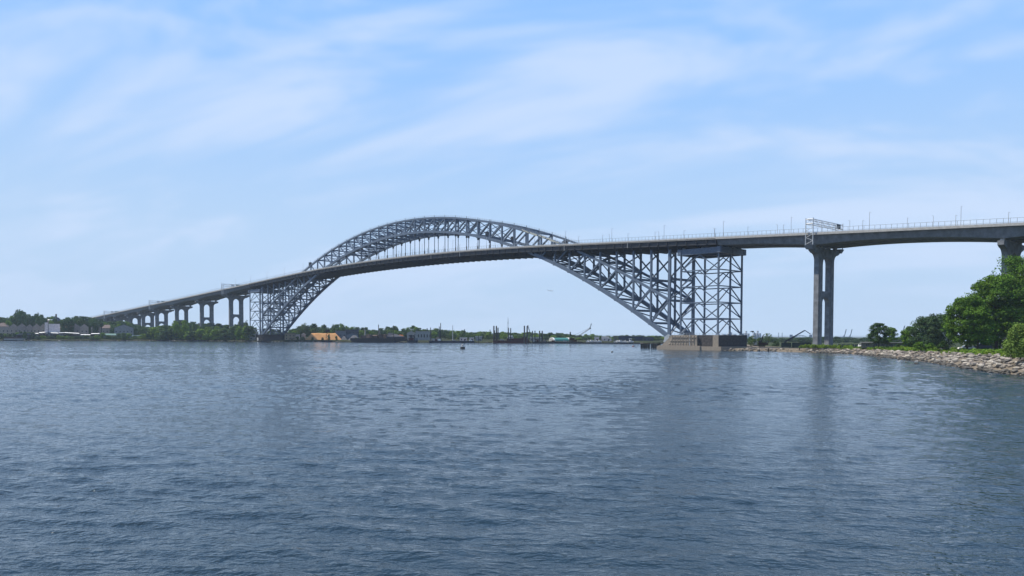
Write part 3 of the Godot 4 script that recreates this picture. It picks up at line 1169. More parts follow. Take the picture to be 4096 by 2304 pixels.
func _riprap() -> void:
	_stone_meshes()
	var tones: Array[StandardMaterial3D] = []
	var base := [srgb(0.41, 0.375, 0.325), srgb(0.52, 0.485, 0.43), srgb(0.31, 0.28, 0.25), srgb(0.37, 0.325, 0.295), srgb(0.22, 0.21, 0.195)]
	for k in base.size():
		tones.append(surf("stone_%d" % k, base[k], 0.9, 0.45, 0.9, 0.0, 40 + k))
	var wet := surf("wet_stone", srgb(0.075, 0.068, 0.055), 0.7, 0.4, 0.9, 0.0, 45)
	var root := Node3D.new()
	root.name = "riprap_bank"
	add_child(root)
	root.set_meta("kind", "structure")
	root.set_meta("label", "sloping bank of loose pale boulders along the water below the trees")
	var spots := []
	var first := 7
	for i in range(first, NEAR_EDGE.size() - 2):
		var a := edge_point(i)
		var b := edge_point(i + 1)
		var len := a.distance_to(b)
		var beach: bool = NEAR_EDGE[i][0] > 60.0 and NEAR_EDGE[i][0] < 75.0
		var per := 3.9 if not beach else 0.35
		if NEAR_EDGE[i][0] < 60.0:
			per = 3.0
		for q in int(len * per):
			var t := rng.randf()
			var off := rng.randf_range(-1.0, 9.2)
			if NEAR_EDGE[i][0] < 130.0:
				off = rng.randf_range(-0.8, 7.5)
			var p := near_ground(i, off).lerp(near_ground(i + 1, off), t)
			var size := rng.randf_range(0.7, 1.35) * rng.randf_range(0.75, 1.45)
			p.y += size * 0.12
			spots.append([p.distance_to(EYE), p, size, rng.randi() % stones.size(), rng.randi() % tones.size(), Basis.from_euler(Vector3(rng.randf_range(-0.35, 0.35), rng.randf() * TAU, rng.randf_range(-0.35, 0.35)))])
	spots.sort_custom(func(x, y): return x[0] < y[0])
	var rest := {}
	var n := 0
	for s in spots:
		var p: Vector3 = s[1]
		var size: float = s[2]
		var bs: Basis = s[5]
		var tf := Transform3D(bs.scaled(Vector3(size, size * 0.85, size)), p)
		var soaked := p.y < 0.42
		if n < 300 and p.x < 216.0:
			var o := part("boulder", stones[s[3]], wet if soaked else tones[s[4]], root)
			o.transform = tf
			n += 1
		else:
			var key := [s[3], 9 if soaked else s[4]]
			if not rest.has(key):
				rest[key] = []
			rest[key].append(tf)
	for key in rest:
		var st := SurfaceTool.new()
		st.begin(Mesh.PRIMITIVE_TRIANGLES)
		for tf in rest[key]:
			st.append_from(stones[key[0]], 0, tf)
		var o := part("boulders", st.commit(), wet if key[1] == 9 else tones[key[1]], root)
		o.set_meta("kind", "stuff")
	# rubble along the far waterline
	var where: Array[Transform3D] = []
	var tints: Array[Color] = []
	for i in FAR_LAND.size() - 1:
		var a := Vector3(FAR_LAND[i][1][0], 0.1, FAR_LAND[i][1][2])
		var b := Vector3(FAR_LAND[i + 1][1][0], 0.1, FAR_LAND[i + 1][1][2])
		if a.x < -1000.0 or a.x > -90.0:
			continue
		var back := Vector3(FAR_LAND[i][3][0], 2.0, FAR_LAND[i][3][2]) - a
		for q in 20:
			var t := rng.randf()
			var u := rng.randf() * 0.42
			var p := a.lerp(b, t) + back * u
			var size := rng.randf_range(0.7, 2.2)
			where.append(Transform3D(Basis.from_euler(Vector3(0, rng.randf() * TAU, 0)).scaled(Vector3(size, size * 0.6, size)), p))
			var g := rng.randf_range(0.02, 0.14) if rng.randf() < 0.9 else rng.randf_range(0.2, 0.42)
			tints.append(Color(g, g * 0.94, g * 0.86))
	var rm := surf("shore_stone", Color.WHITE, 0.9, 0.3, 0.5, 0.0, 46)
	rm.vertex_color_use_as_albedo = true
	var rub := _scatter("shore_rubble", stones[2], rm, where, tints, self)
	rub.set_meta("label", "dark rubble and stones along the far waterline")

# ---------------------------------------------------------------- trees
var far_crowns: Array[ArrayMesh] = []
var far_trunk: ArrayMesh

# a crown as leaf-sized faces grown around many clumps; envelope() maps a height 0..1 to a radius 0..1
func _crown(seed_: int, clumps: int, per: int, leaf: float, w: float, h: float, y0: float, kind: String, spread: float) -> ArrayMesh:
	var r := RandomNumberGenerator.new()
	r.seed = seed_
	var v := PackedVector3Array()
	var nn := PackedVector3Array()
	var cc := PackedColorArray()
	for c in clumps:
		var t := pow(r.randf(), 0.85)
		var env := 1.0
		if kind == "round":
			env = sqrt(maxf(0.0, 1.0 - pow((t - 0.42) / 0.62, 2.0)))
		elif kind == "cone":
			env = (1.0 - t) * 0.9 + 0.06
		elif kind == "spread":
			env = sqrt(maxf(0.0, 1.0 - pow((t - 0.55) / 0.58, 2.0))) * (0.75 + 0.25 * t)
		elif kind == "shrub":
			env = sqrt(maxf(0.05, 1.0 - t * t * 0.95))
		elif kind == "willow":
			env = sqrt(maxf(0.0, 1.0 - pow(t * 0.98, 3.0)))
		var ang := r.randf() * TAU
		var rad := sqrt(r.randf_range(0.10, 1.0)) * env * (1.0 - spread * 0.8)
		var ctr := Vector3(cos(ang) * rad * w / 2, y0 + (h - y0) * (0.04 + 0.92 * t), sin(ang) * rad * w / 2)
		var size := spread * w * 0.5 * r.randf_range(0.65, 1.25)
		var squash := r.randf_range(0.42, 0.75)
		var tone := r.randf_range(0.72, 1.25)
		var warm := r.randf_range(0.9, 1.12)
		for i in per:
			var d := Vector3(r.randfn(), r.randfn() + 0.15, r.randfn()).normalized()
			var p := ctr + d * size * Vector3(1, squash, 1) * pow(r.randf(), 0.35)
			if kind == "willow":
				p.y -= absf(r.randfn()) * size * 0.9
			p.y = clampf(p.y, y0 * 0.7, h * 1.02)
			var n := (d + Vector3(r.randfn(), r.randfn() + 0.5, r.randfn()) * 0.75).normalized()
			var e1 := n.cross(Vector3(r.randfn(), r.randfn(), r.randfn())).normalized() * leaf * r.randf_range(0.6, 1.3)
			var e2 := n.cross(e1).normalized() * leaf * r.randf_range(0.45, 0.9)
			var f := tone * r.randf_range(0.8, 1.2)
			var col := Color(f * warm, f, f * 0.95)
			# two triangles folded along the midrib
			for q in [p - e1, p + e2, p + e1, p - e1, p + e1, p - e2 + n * leaf * 0.2]:
				v.append(q)
				cc.append(col)
			var n1 := (p + e2 - (p - e1)).cross(p + e1 - (p - e1)).normalized()
			var n2 := (p + e1 - (p - e1)).cross(p - e2 + n * leaf * 0.2 - (p - e1)).normalized()
			if n1.dot(n) < 0.0:
				n1 = -n1
			if n2.dot(n) < 0.0:
				n2 = -n2
			for q in 3:
				nn.append(n1)
			for q in 3:
				nn.append(n2)
	var arrays := []
	arrays.resize(Mesh.ARRAY_MAX)
	arrays[Mesh.ARRAY_VERTEX] = v
	arrays[Mesh.ARRAY_NORMAL] = nn
	arrays[Mesh.ARRAY_COLOR] = cc
	var m := ArrayMesh.new()
	m.add_surface_from_arrays(Mesh.PRIMITIVE_TRIANGLES, arrays)
	return m

func _trunk(h: float, r0: float, limbs: int, seed_: int, reach: float) -> ArrayMesh:
	var r := RandomNumberGenerator.new()
	r.seed = seed_
	var st := new_st()
	var bend := Vector3(r.randf_range(-0.06, 0.06) * h, 0, r.randf_range(-0.06, 0.06) * h)
	var p0 := Vector3(0, -0.3, 0)
	for i in 4:
		var p1 := bend * pow((i + 1) / 4.0, 1.5) + Vector3(0, h * (i + 1) / 4.0, 0)
		add_tube(st, p0, p1, r0 * (1.0 - 0.2 * i), r0 * (1.0 - 0.2 * (i + 1)), 8)
		p0 = p1
	for i in limbs:
		var t := r.randf_range(0.35, 0.95)
		var a := bend * pow(t, 1.5) + Vector3(0, h * t, 0)
		var ang := r.randf() * TAU
		var out := Vector3(cos(ang), r.randf_range(0.35, 0.9), sin(ang)) * reach * r.randf_range(0.5, 1.0)
		add_tube(st, a, a + out * 0.55, r0 * 0.38, r0 * 0.25, 6)
		add_tube(st, a + out * 0.55, a + out + Vector3(0, reach * 0.15, 0), r0 * 0.25, r0 * 0.1, 6)
	return done(st)

func foliage(called: String, c: Color) -> StandardMaterial3D:
	var m := StandardMaterial3D.new()
	m.resource_name = called
	m.albedo_color = c
	m.vertex_color_use_as_albedo = true
	m.roughness = 0.9
	m.metallic_specular = 0.2
	m.backlight_enabled = true
	m.backlight = Color(0.42, 0.5, 0.2)
	mat[called] = m
	return m

func _tree_stock() -> void:
	foliage("leaf_mid", srgb(0.085, 0.138, 0.050))
	foliage("leaf_dark", srgb(0.055, 0.098, 0.045))
	foliage("leaf_bright", srgb(0.140, 0.225, 0.036))
	foliage("leaf_fir", srgb(0.026, 0.052, 0.034))
	foliage("leaf_pale", srgb(0.130, 0.160, 0.095))
	foliage("leaf_lush", srgb(0.076, 0.152, 0.018))
	foliage("leaf_deep", srgb(0.036, 0.076, 0.022))
	foliage("leaf_willow", srgb(0.115, 0.185, 0.040))
	surf("bark", srgb(0.075, 0.06, 0.05), 0.95, 0.4, 1.2, 0.0, 50)
	for k in 6:
		far_crowns.append(_crown(300 + k, 34, 46, 0.050, 1.08, 1.0, 0.10, "round", 0.42))
	far_crowns.append(_crown(320, 46, 30, 0.035, 1.0, 1.0, 0.05, "cone", 0.30))
	far_crowns.append(_crown(321, 26, 22, 0.038, 1.0, 1.0, 0.2, "round", 0.36))
	for k in 3:
		far_crowns.append(_crown(330 + k, 34, 44, 0.052, 1.1, 1.0, 0.02, "shrub", 0.42))
	far_trunk = _trunk(0.6, 0.03, 4, 7, 0.25)

func _far_trees() -> void:
	var names := ["rounded_tree", "dark_tree", "bright_tree", "conifer", "feathery_tree"]
	var looks := ["mid-green tree", "dark green tree", "yellow-green tree", "dark pointed conifer", "pale feathery tree"]
	var leaves := ["leaf_mid", "leaf_dark", "leaf_bright", "leaf_fir", "leaf_pale"]
	var regions := [[235, "behind the tan townhouses"], [410, "behind the marina sheds"], [700, "below the far approach"], [1050, "by the far piers"], [1220, "behind the tan wharf"], [1400, "behind the sand heap"], [1620, "behind the long dark barge"], [1760, "behind the brick building"], [1970, "behind the mooring poles"], [2190, "behind the red barge"], [2330, "behind the green dome shed"], [2470, "behind the crane"], [9999, "behind the near arch foot"]]
	var protos := {}
	var count := {}
	for t in FAR_TREES:
		var kind: int = t[5]
		var u: int = t[6]
		var row: String = t[7]
		var region := ""
		for r in regions:
			if u < r[0]:
				region = r[1]
				break
		var front := row == "front"
		if front:
			region = "at the far waterline " + ("under the townhouses" if u < 235 else "by the marina sheds" if u < 410 else "below the far approach" if u < 700 else "beside the far piers" if u < 1050 else "by the sand heap")
		var key := "%s/%s/%d" % [row, region, kind]
		count[key] = count.get(key, -1) + 1
		var look: String = looks[kind] if not front else String(looks[kind]).replace("tree", "bush")
		var label := ("%s %s from the left in the %s row %s" % [ordinal(count[key]), look, row, region]) if not front else "%s %s from the left %s" % [ordinal(count[key]), look, region]
		var shape: int = rng.randi() % 6
		if kind == 3:
			shape = 6
		elif kind == 4:
			shape = 7
		elif front:
			shape = 8 + rng.randi() % 3
		var called: String = names[kind] if not front else String(names[kind]).replace("_tree", "_bush")
		var node := thing(called, label, "bush" if front else "tree", Vector3(t[0], t[1], t[2]), rng.randf() * TAU, "greenery of the far shore")
		node.scale = Vector3(t[4], t[3], t[4])
		part("trunk", far_trunk, mat.bark, node)
		part("crown", far_crowns[shape], mat[leaves[kind]], node)

# low leafy growth scattered over a strip of ground
func _tuft() -> ArrayMesh:
	return _crown(77, 7, 16, 0.10, 1.0, 0.8, 0.02, "shrub", 0.5)

# ---------------------------------------------------------------- the nearer bank
func big_tree(called: String, spot: Array, leaf_mat: String, kind: String, clumps: int, per: int, leaf: float, spread: float, label: String, bare := 0.16) -> void:
	var w: float = spot[4]
	var h: float = spot[5]
	var t := thing(called, label, "tree", Vector3(spot[0], spot[1], spot[2]), 0.0, "trees on the near bank")
	part("trunk", _trunk(h * 0.62, clampf(h * 0.022, 0.12, 0.55), 7, int(w * 13.0 + h), w * 0.34), mat.bark, t)
	part("crown", _crown(int(w * 31.0 + h * 7.0), clumps, per, leaf, w, h, h * bare, kind, spread), mat[leaf_mat], t)

func _near_bank() -> void:
	_tree_stock()
	big_tree("round_tree", NEAR.tree_a, "leaf_deep", "round", 100, 80, 0.23, 0.25, "round dark-leaved tree standing alone in front of the low building")
	big_tree("round_tree", NEAR.tree_b, "leaf_lush", "round", 44, 90, 0.22, 0.36, "smaller lighter tree just right of the lone round tree")
	big_tree("leafy_tree", NEAR.tree_c, "leaf_lush", "round", 100, 85, 0.23, 0.26, "bright green tree between the lone round tree and the dark wood", 0.06)
	big_tree("leafy_tree", NEAR.tree_d, "leaf_dark", "round", 130, 100, 0.25, 0.24, "dark tree behind the bright green one, lower left of the wood", 0.04)
	big_tree("leafy_tree", NEAR.tree_e, "leaf_deep", "round", 130, 100, 0.25, 0.24, "dark domed tree at the foot of the towering trees", 0.04)
	big_tree("tall_tree", NEAR.tree_f, "leaf_lush", "round", 190, 120, 0.27, 0.21, "tall spreading green tree, leftmost of the three towering ones", 0.12)
	big_tree("tall_tree", NEAR.tree_g, "leaf_lush", "round", 260, 130, 0.29, 0.19, "towering spreading tree, middle of the three at the right edge", 0.10)
	big_tree("tall_tree", NEAR.tree_h, "leaf_lush", "spread", 300, 130, 0.31, 0.19, "tallest spreading tree, reaching past the right edge of the view", 0.10)
	big_tree("tall_tree", NEAR.tree_i, "leaf_deep", "spread", 180, 110, 0.35, 0.2, "towering dark tree mostly beyond the right edge of the view", 0.10)
	big_tree("leafy_tree", NEAR.tree_k, "leaf_lush", "round", 90, 120, 0.27, 0.32, "lower green tree in front of the towering trees", 0.14)
	big_tree("leafy_tree", NEAR.tree_l, "leaf_deep", "round", 90, 120, 0.28, 0.32, "dark bushy tree filling the shade between the towering trees", 0.04)
	big_tree("weeping_tree", NEAR.bush_a, "leaf_willow", "willow", 80, 150, 0.17, 0.32, "pale weeping tree close to the rocks at the right edge", 0.03)
	var shrubs := [["bush_b", "leaf_lush", "bright shrub at the rear edge of the lawn, left of its pair"], ["bush_c", "leaf_lush", "bright shrub at the rear edge of the lawn, right of its pair"], ["bush_d", "leaf_deep", "dark shrub under the towering trees"], ["bush_h", "leaf_deep", "dark shrub at the foot of the domed tree"], ["bush_i", "leaf_deep", "small clipped shrub beside the low building"], ["bush_e", "leaf_mid", "green bush right of the stone abutment"], ["bush_f", "leaf_mid", "green bush left of the excavator"], ["bush_g", "leaf_mid", "green bush against the end of the stone abutment"], ["bush_j", "leaf_dark", "low bush between the excavator and the skip"]]
	for s in shrubs:
		var spot: Array = NEAR[s[0]]
		var t := thing("shrub", s[2], "shrub", Vector3(spot[0], spot[1], spot[2]), 0.0, "shrubs on the near bank")
		part("stem", _trunk(float(spot[5]) * 0.5, 0.08, 3, 5, float(spot[4]) * 0.3), mat.bark, t)
		part("foliage", _crown(int(spot[0] * 3.0), 26, 60, 0.2, spot[4], spot[5], 0.1, "shrub", 0.36), mat[s[1]], t)
	big_tree("sapling", NEAR.tree_j, "leaf_mid", "round", 26, 40, 0.2, 0.28, "thin-crowned young tree right of the excavator arm", 0.3)
	# weeds along the top of the stones
	var tuft := _tuft()
	var where: Array[Transform3D] = []
	var tints: Array[Color] = []
	for i in range(11, NEAR_EDGE.size() - 2):
		var len := edge_point(i).distance_to(edge_point(i + 1))
		var x: float = NEAR_EDGE[i][0]
		for q in int(len * (8.0 if x > 110.0 else 2.5)):
			var off := rng.randf_range(7.8, 22.0) if x > 110.0 else rng.randf_range(7.0, 10.5)
			var p := near_ground(i, off).lerp(near_ground(i + 1, off), rng.randf())
			var s := rng.randf_range(0.9, 2.1)
			where.append(Transform3D(Basis.from_euler(Vector3(0, rng.randf() * TAU, 0)).scaled(Vector3(s * 1.3, s * rng.randf_range(0.5, 1.0), s * 1.3)), p - Vector3(0, 0.1, 0)))
			var g := rng.randf_range(0.7, 1.25)
			tints.append(Color(g * rng.randf_range(0.8, 1.1), g, g * 0.8))
	# a mound of growth round the foot of the pier
	for q in 150:
		var p := Vector3(rng.randf_range(80, 104), 1.9, rng.randf_range(9.0, 20.0))
		var s := rng.randf_range(1.0, 2.2)
		where.append(Transform3D(Basis.from_euler(Vector3(0, rng.randf() * TAU, 0)).scaled(Vector3(s * 1.3, s, s * 1.3)), p))
		var g := rng.randf_range(0.6, 1.1)
		tints.append(Color(g, g, g * 0.8))
	var weeds := _scatter("ground_cover", tuft, mat.leaf_bright, where, tints, self)
	weeds.set_meta("label", "bright green weeds along the top of the boulder bank")

	surf("green_paint", srgb(0.012, 0.032, 0.026), 0.5, 0.2, 0.5, 0.0, 60)
	surf("rust", srgb(0.075, 0.035, 0.022), 0.85, 0.45, 0.5, 0.0, 61)
	surf("rubber", srgb(0.02, 0.02, 0.02), 0.9, 0.2, 0.5, 0.0, 62)
	surf("dull_wall", srgb(0.16, 0.17, 0.15), 0.85, 0.25, 0.3, 0.0, 63)
	surf("dark_glass", srgb(0.02, 0.025, 0.03), 0.12, 0.0)
	surf("blue_paint", srgb(0.018, 0.03, 0.06), 0.35, 0.0)
	_excavator()
	_handler()
	_skip("skip", NEAR.skip, 2.4, "short dark green rubbish skip left of the long container")
	_skip("container", NEAR.container, 2.5, "long dark green container beside the near concrete pier")
	_boom_lift()
	# low flat building behind the lone tree
	var lb: Array = NEAR.low_building
	var b := thing("low_building", "long low flat-roofed building behind the lone round tree", "building", Vector3(lb[0], lb[1] - 0.1, lb[2]), lb[3])
	part("wall", box_mesh(Vector3(-10.4, 0, -5), Vector3(10.4, 2.3, 2)), mat.dull_wall, b)
	part("roof", box_mesh(Vector3(-11.0, 2.3, -5.6), Vector3(10.8, 2.55, 2.7)), mat.parapet, b)
	for i in 6:
		part("window", box_mesh(Vector3(-8.6 + 3.0 * i, 0.9, 1.96), Vector3(-7.2 + 3.0 * i, 1.8, 2.05)), mat.dark_glass, b)
	part("door", box_mesh(Vector3(9.0, 0, 1.96), Vector3(9.9, 2.0, 2.06)), mat.green_paint, b)
	var df: Array = NEAR.dark_fence
	var f := thing("site_fence", "dark screened site fence right of the pier foot", "fence", Vector3(df[0], df[1] - 0.2, df[2]), df[3])
	for i in 6:
		var x := -5.4 + 1.8 * i
		part("panel", box_mesh(Vector3(x, 0.05, -0.03), Vector3(x + 1.74, 2.0, 0.03)), mat.green_paint, f)
	for i in 7:
		part("post", tube_mesh(Vector3(-5.4 + 1.8 * i, 0, 0.06), Vector3(-5.4 + 1.8 * i, 2.15, 0.06), 0.05, 0.05, 6), mat.galvanised, f)
	_car("white_van", NEAR.truck, Vector3(4.2, 1.9, 1.9), mat.white_paint, PI / 2 - 0.2, "small white van at the end of the site fence")
	_car("parked_car", NEAR.van_a, Vector3(4.5, 1.6, 1.8), mat.white_paint, 0.25, "pale car parked under the towering trees, left of the dark van")
	_car("dark_van", NEAR.van_b, Vector3(5.3, 2.3, 2.0), mat.blue_paint, 0.1, "dark blue van in deep shade under the towering trees")
	_car("parked_car", NEAR.van_c, Vector3(4.3, 1.5, 1.8), mat.galvanised, 1.2, "silver car parked left of the towering trees")

func _skip(called: String, s: Array, h: float, label: String) -> void:
	var t := thing(called, label, "container", Vector3(s[0], float(s[1]) - 0.2, s[2]), float(s[3]) + 0.05)
	var w: float = s[4]
	var st := new_st()
	var x0 := -w / 2
	add_box(st, Vector3(x0, 0.2, 1.1), Vector3(-x0, h, 1.2))
	add_box(st, Vector3(x0, 0.2, -1.2), Vector3(-x0, h, -1.1))
	add_box(st, Vector3(x0 + 0.004, 0.2, -1.1), Vector3(x0 + 0.1, h - 0.004, 1.1))
	add_box(st, Vector3(-x0 - 0.1, 0.2, -1.1), Vector3(-x0 - 0.004, h - 0.004, 1.1))
	add_box(st, Vector3(x0 + 0.1, 0.2, -1.1), Vector3(-x0 - 0.1, 0.3, 1.1))
	part("shell", done(st), mat.green_paint, t)
	var n := int(w / 0.9)
	for i in n + 1:
		var x := x0 + 0.06 + (w - 0.12) * i / n
		part("rib", box_mesh(Vector3(x - 0.05, 0.2, 1.2), Vector3(x + 0.05, h - 0.02, 1.3)), mat.green_paint, t)
	part("rim", box_mesh(Vector3(x0 - 0.05, h, 1.05), Vector3(-x0 + 0.05, h + 0.12, 1.32)), mat.green_paint, t)
	for x in [x0 + 0.6, -x0 - 0.6]:
		var xx: float = x
		part("skid", box_mesh(Vector3(xx - 0.15, 0, -1.1), Vector3(xx + 0.15, 0.2, 1.1)), mat.rust, t)

func _tracks(t: Node3D) -> void:
	for z in [-1.2, 1.2]:
		var zz: float = z
		var st := new_st()
		add_plate(st, PackedVector2Array([Vector2(-2.0, 0.35), Vector2(-1.7, 0.8), Vector2(1.7, 0.8), Vector2(2.0, 0.35), Vector2(1.6, 0), Vector2(-1.6, 0)]), Transform3D(Basis(), Vector3(0, 0, zz)), 0.6)
		part("track", done(st), mat.rubber, t)

func _excavator() -> void:
	var s: Array = NEAR.excavator
	var t := thing("excavator", "dark rusty excavator with its arm raised on the rocky bank", "excavator", Vector3(s[0], s[1], s[2]), s[3])
	_tracks(t)
	part("body", box_mesh(Vector3(-1.9, 0.9, -1.4), Vector3(2.5, 2.3, 1.4)), mat.rust, t)
	part("counterweight", box_mesh(Vector3(2.5, 0.95, -1.4), Vector3(3.1, 2.1, 1.4)), mat.rust, t)
	part("cab", box_mesh(Vector3(-1.8, 2.3, 0.1), Vector3(-0.3, 3.4, 1.35)), mat.rust, t)
	part("cab_window", box_mesh(Vector3(-1.7, 2.5, 1.34), Vector3(-0.5, 3.25, 1.38)), mat.dark_glass, t)
	part("boom", beam_mesh(Vector3(-0.6, 2.0, -0.3), Vector3(0.6, 6.2, -0.3), 0.6, 0.5), mat.rubber, t)
	part("stick", beam_mesh(Vector3(0.55, 6.3, -0.3), Vector3(1.3, 6.9, -0.3), 0.4, 0.4), mat.rubber, t)
	part("ram", tube_mesh(Vector3(-1.1, 2.1, -0.3), Vector3(-0.2, 4.4, -0.3), 0.11, 0.11, 6), mat.galvanised, t)

func beam_mesh(a: Vector3, b: Vector3, deep: float, wide: float) -> ArrayMesh:
	var st := new_st()
	add_bar(st, a, b, deep, wide)
	return done(st)

func _handler() -> void:
	var s: Array = NEAR.handler
	var t := thing("material_handler", "grey-armed material handler with a black grab behind the bushes", "crane", Vector3(s[0], s[1], s[2]), s[3])
	_tracks(t)
	part("body", box_mesh(Vector3(-1.6, 0.9, -1.3), Vector3(2.0, 2.4, 1.3)), mat.galvanised, t)
	part("arm", beam_mesh(Vector3(0.8, 2.2, 0), Vector3(-0.9, 8.2, 0), 0.7, 0.6), mat.galvanised, t)
	part("forearm", beam_mesh(Vector3(-0.9, 8.3, 0), Vector3(-1.9, 9.0, 0), 0.45, 0.45), mat.galvanised, t)
	var st := new_st()
	add_loft(st, [[Vector3(-0.9, 0.5, 0.7), Vector3(0.9, 0.5, 0.7), Vector3(0.9, 0.5, -0.7), Vector3(-0.9, 0.5, -0.7)], [Vector3(-0.45, -0.5, 0.4), Vector3(0.45, -0.5, 0.4), Vector3(0.45, -0.5, -0.4), Vector3(-0.45, -0.5, -0.4)]])
	var g := part("grab", done(st), mat.black_paint, t)
	g.position = Vector3(-2.2, 9.0, 0)
	part("grab_tooth", beam_mesh(Vector3(-3.0, 9.2, 0), Vector3(-3.9, 8.8, 0), 0.3, 0.5), mat.black_paint, t)

func _boom_lift() -> void:
	var s: Array = NEAR.lift
	var t := thing("boom_lift", "long-armed boom lift reaching towards the near concrete pier", "boom lift", Vector3(s[0], s[1], s[2]), s[3])
	part("chassis", box_mesh(Vector3(-6.8, 0.5, -1.2), Vector3(-2.6, 1.1, 1.2)), mat.green_paint, t)
	for x in [-6.0, -3.4]:
		for z in [-1.25, 1.25]:
			var st := new_st()
			add_tube(st, Vector3(x, 0.5, z - 0.2), Vector3(x, 0.5, z + 0.2), 0.5, 0.5, 14)
			part("wheel", done(st), mat.rubber, t)
	part("turret", box_mesh(Vector3(-6.9, 1.1, -1.0), Vector3(-4.4, 2.4, 1.0)), mat.green_paint, t)
	part("boom", beam_mesh(Vector3(-6.4, 2.4, 0), Vector3(-1.0, 5.8, 0), 0.95, 0.7), mat.dark_and_shaded_steel, t)
	part("inner_boom", beam_mesh(Vector3(-1.0, 5.8, 0), Vector3(4.4, 9.2, 0), 0.7, 0.55), mat.steel, t)
	part("jib", beam_mesh(Vector3(4.4, 9.3, 0), Vector3(7.4, 7.2, 0), 0.42, 0.36), mat.steel, t)
	var bs := new_st()
	add_box(bs, Vector3(7.3, 6.6, -0.9), Vector3(8.6, 6.7, 0.9))
	for h in [7.2, 7.75]:
		for q in [[Vector3(7.3, h, -0.9), Vector3(8.6, h, -0.9)], [Vector3(7.3, h, 0.9), Vector3(8.6, h, 0.9)], [Vector3(7.3, h, -0.9), Vector3(7.3, h, 0.9)], [Vector3(8.6, h, -0.9), Vector3(8.6, h, 0.9)]]:
			add_bar(bs, q[0], q[1], 0.07, 0.07)
	for x in [7.3, 8.6]:
		for z in [-0.9, 0.9]:
			add_bar(bs, Vector3(x, 6.7, z), Vector3(x, 7.78, z), 0.07, 0.07)
	part("basket", done(bs), mat.dark_and_shaded_steel, t)

func _car(called: String, s: Array, size: Vector3, m: Material, swing: float, label: String) -> void:
	var t := thing(called, label, "van" if called.contains("van") else "car", Vector3(s[0], s[1], s[2]), float(s[3]) + swing, "vehicles on the near bank")
	var l := size.x / 2
	var h := size.y
	var w := size.z
	var van := called.contains("van")
	var st := new_st()
	var outline := PackedVector2Array([Vector2(-l, 0.32), Vector2(-l, h * 0.58), Vector2(-l * 0.55, h * 0.64), Vector2(-l * 0.25, h), Vector2(l * 0.6 if not van else l * 0.95, h), Vector2(l * 0.95, h * 0.62), Vector2(l, h * 0.55), Vector2(l, 0.32)])
	add_plate(st, outline, Transform3D(), w)
	part("body", done(st), m, t)
	for z in [-1.0, 1.0]:
		var zz: float = z * (w / 2)
		var win := new_st()
		add_plate(win, PackedVector2Array([Vector2(-l * 0.46, h * 0.66), Vector2(-l * 0.22, h * 0.93), Vector2(l * 0.5, h * 0.93), Vector2(l * 0.62, h * 0.66)]), Transform3D(Basis(), Vector3(0, 0, zz)), 0.03)
		part("window", done(win), mat.dark_glass, t)
		for x in [-l * 0.62, l * 0.62]:
			var wh := part("wheel", tube_mesh(Vector3(x, 0.33, zz - 0.11), Vector3(x, 0.33, zz + 0.11), 0.33, 0.33, 14), mat.rubber, t)
			part("rim", tube_mesh(Vector3(x, 0.33, zz - 0.12), Vector3(x, 0.33, zz + 0.12), 0.19, 0.19, 10), mat.galvanised, wh)
		part("headlight", box_mesh(Vector3(-l - 0.02, h * 0.4, zz * 0.75 - 0.15), Vector3(-l + 0.03, h * 0.48, zz * 0.75 + 0.15)), mat.white_paint, t)
	part("windscreen", beam_mesh(Vector3(-l * 0.53, h * 0.66, 0), Vector3(-l * 0.27, h * 0.97, 0), 0.03, w * 0.86), mat.dark_glass, t)

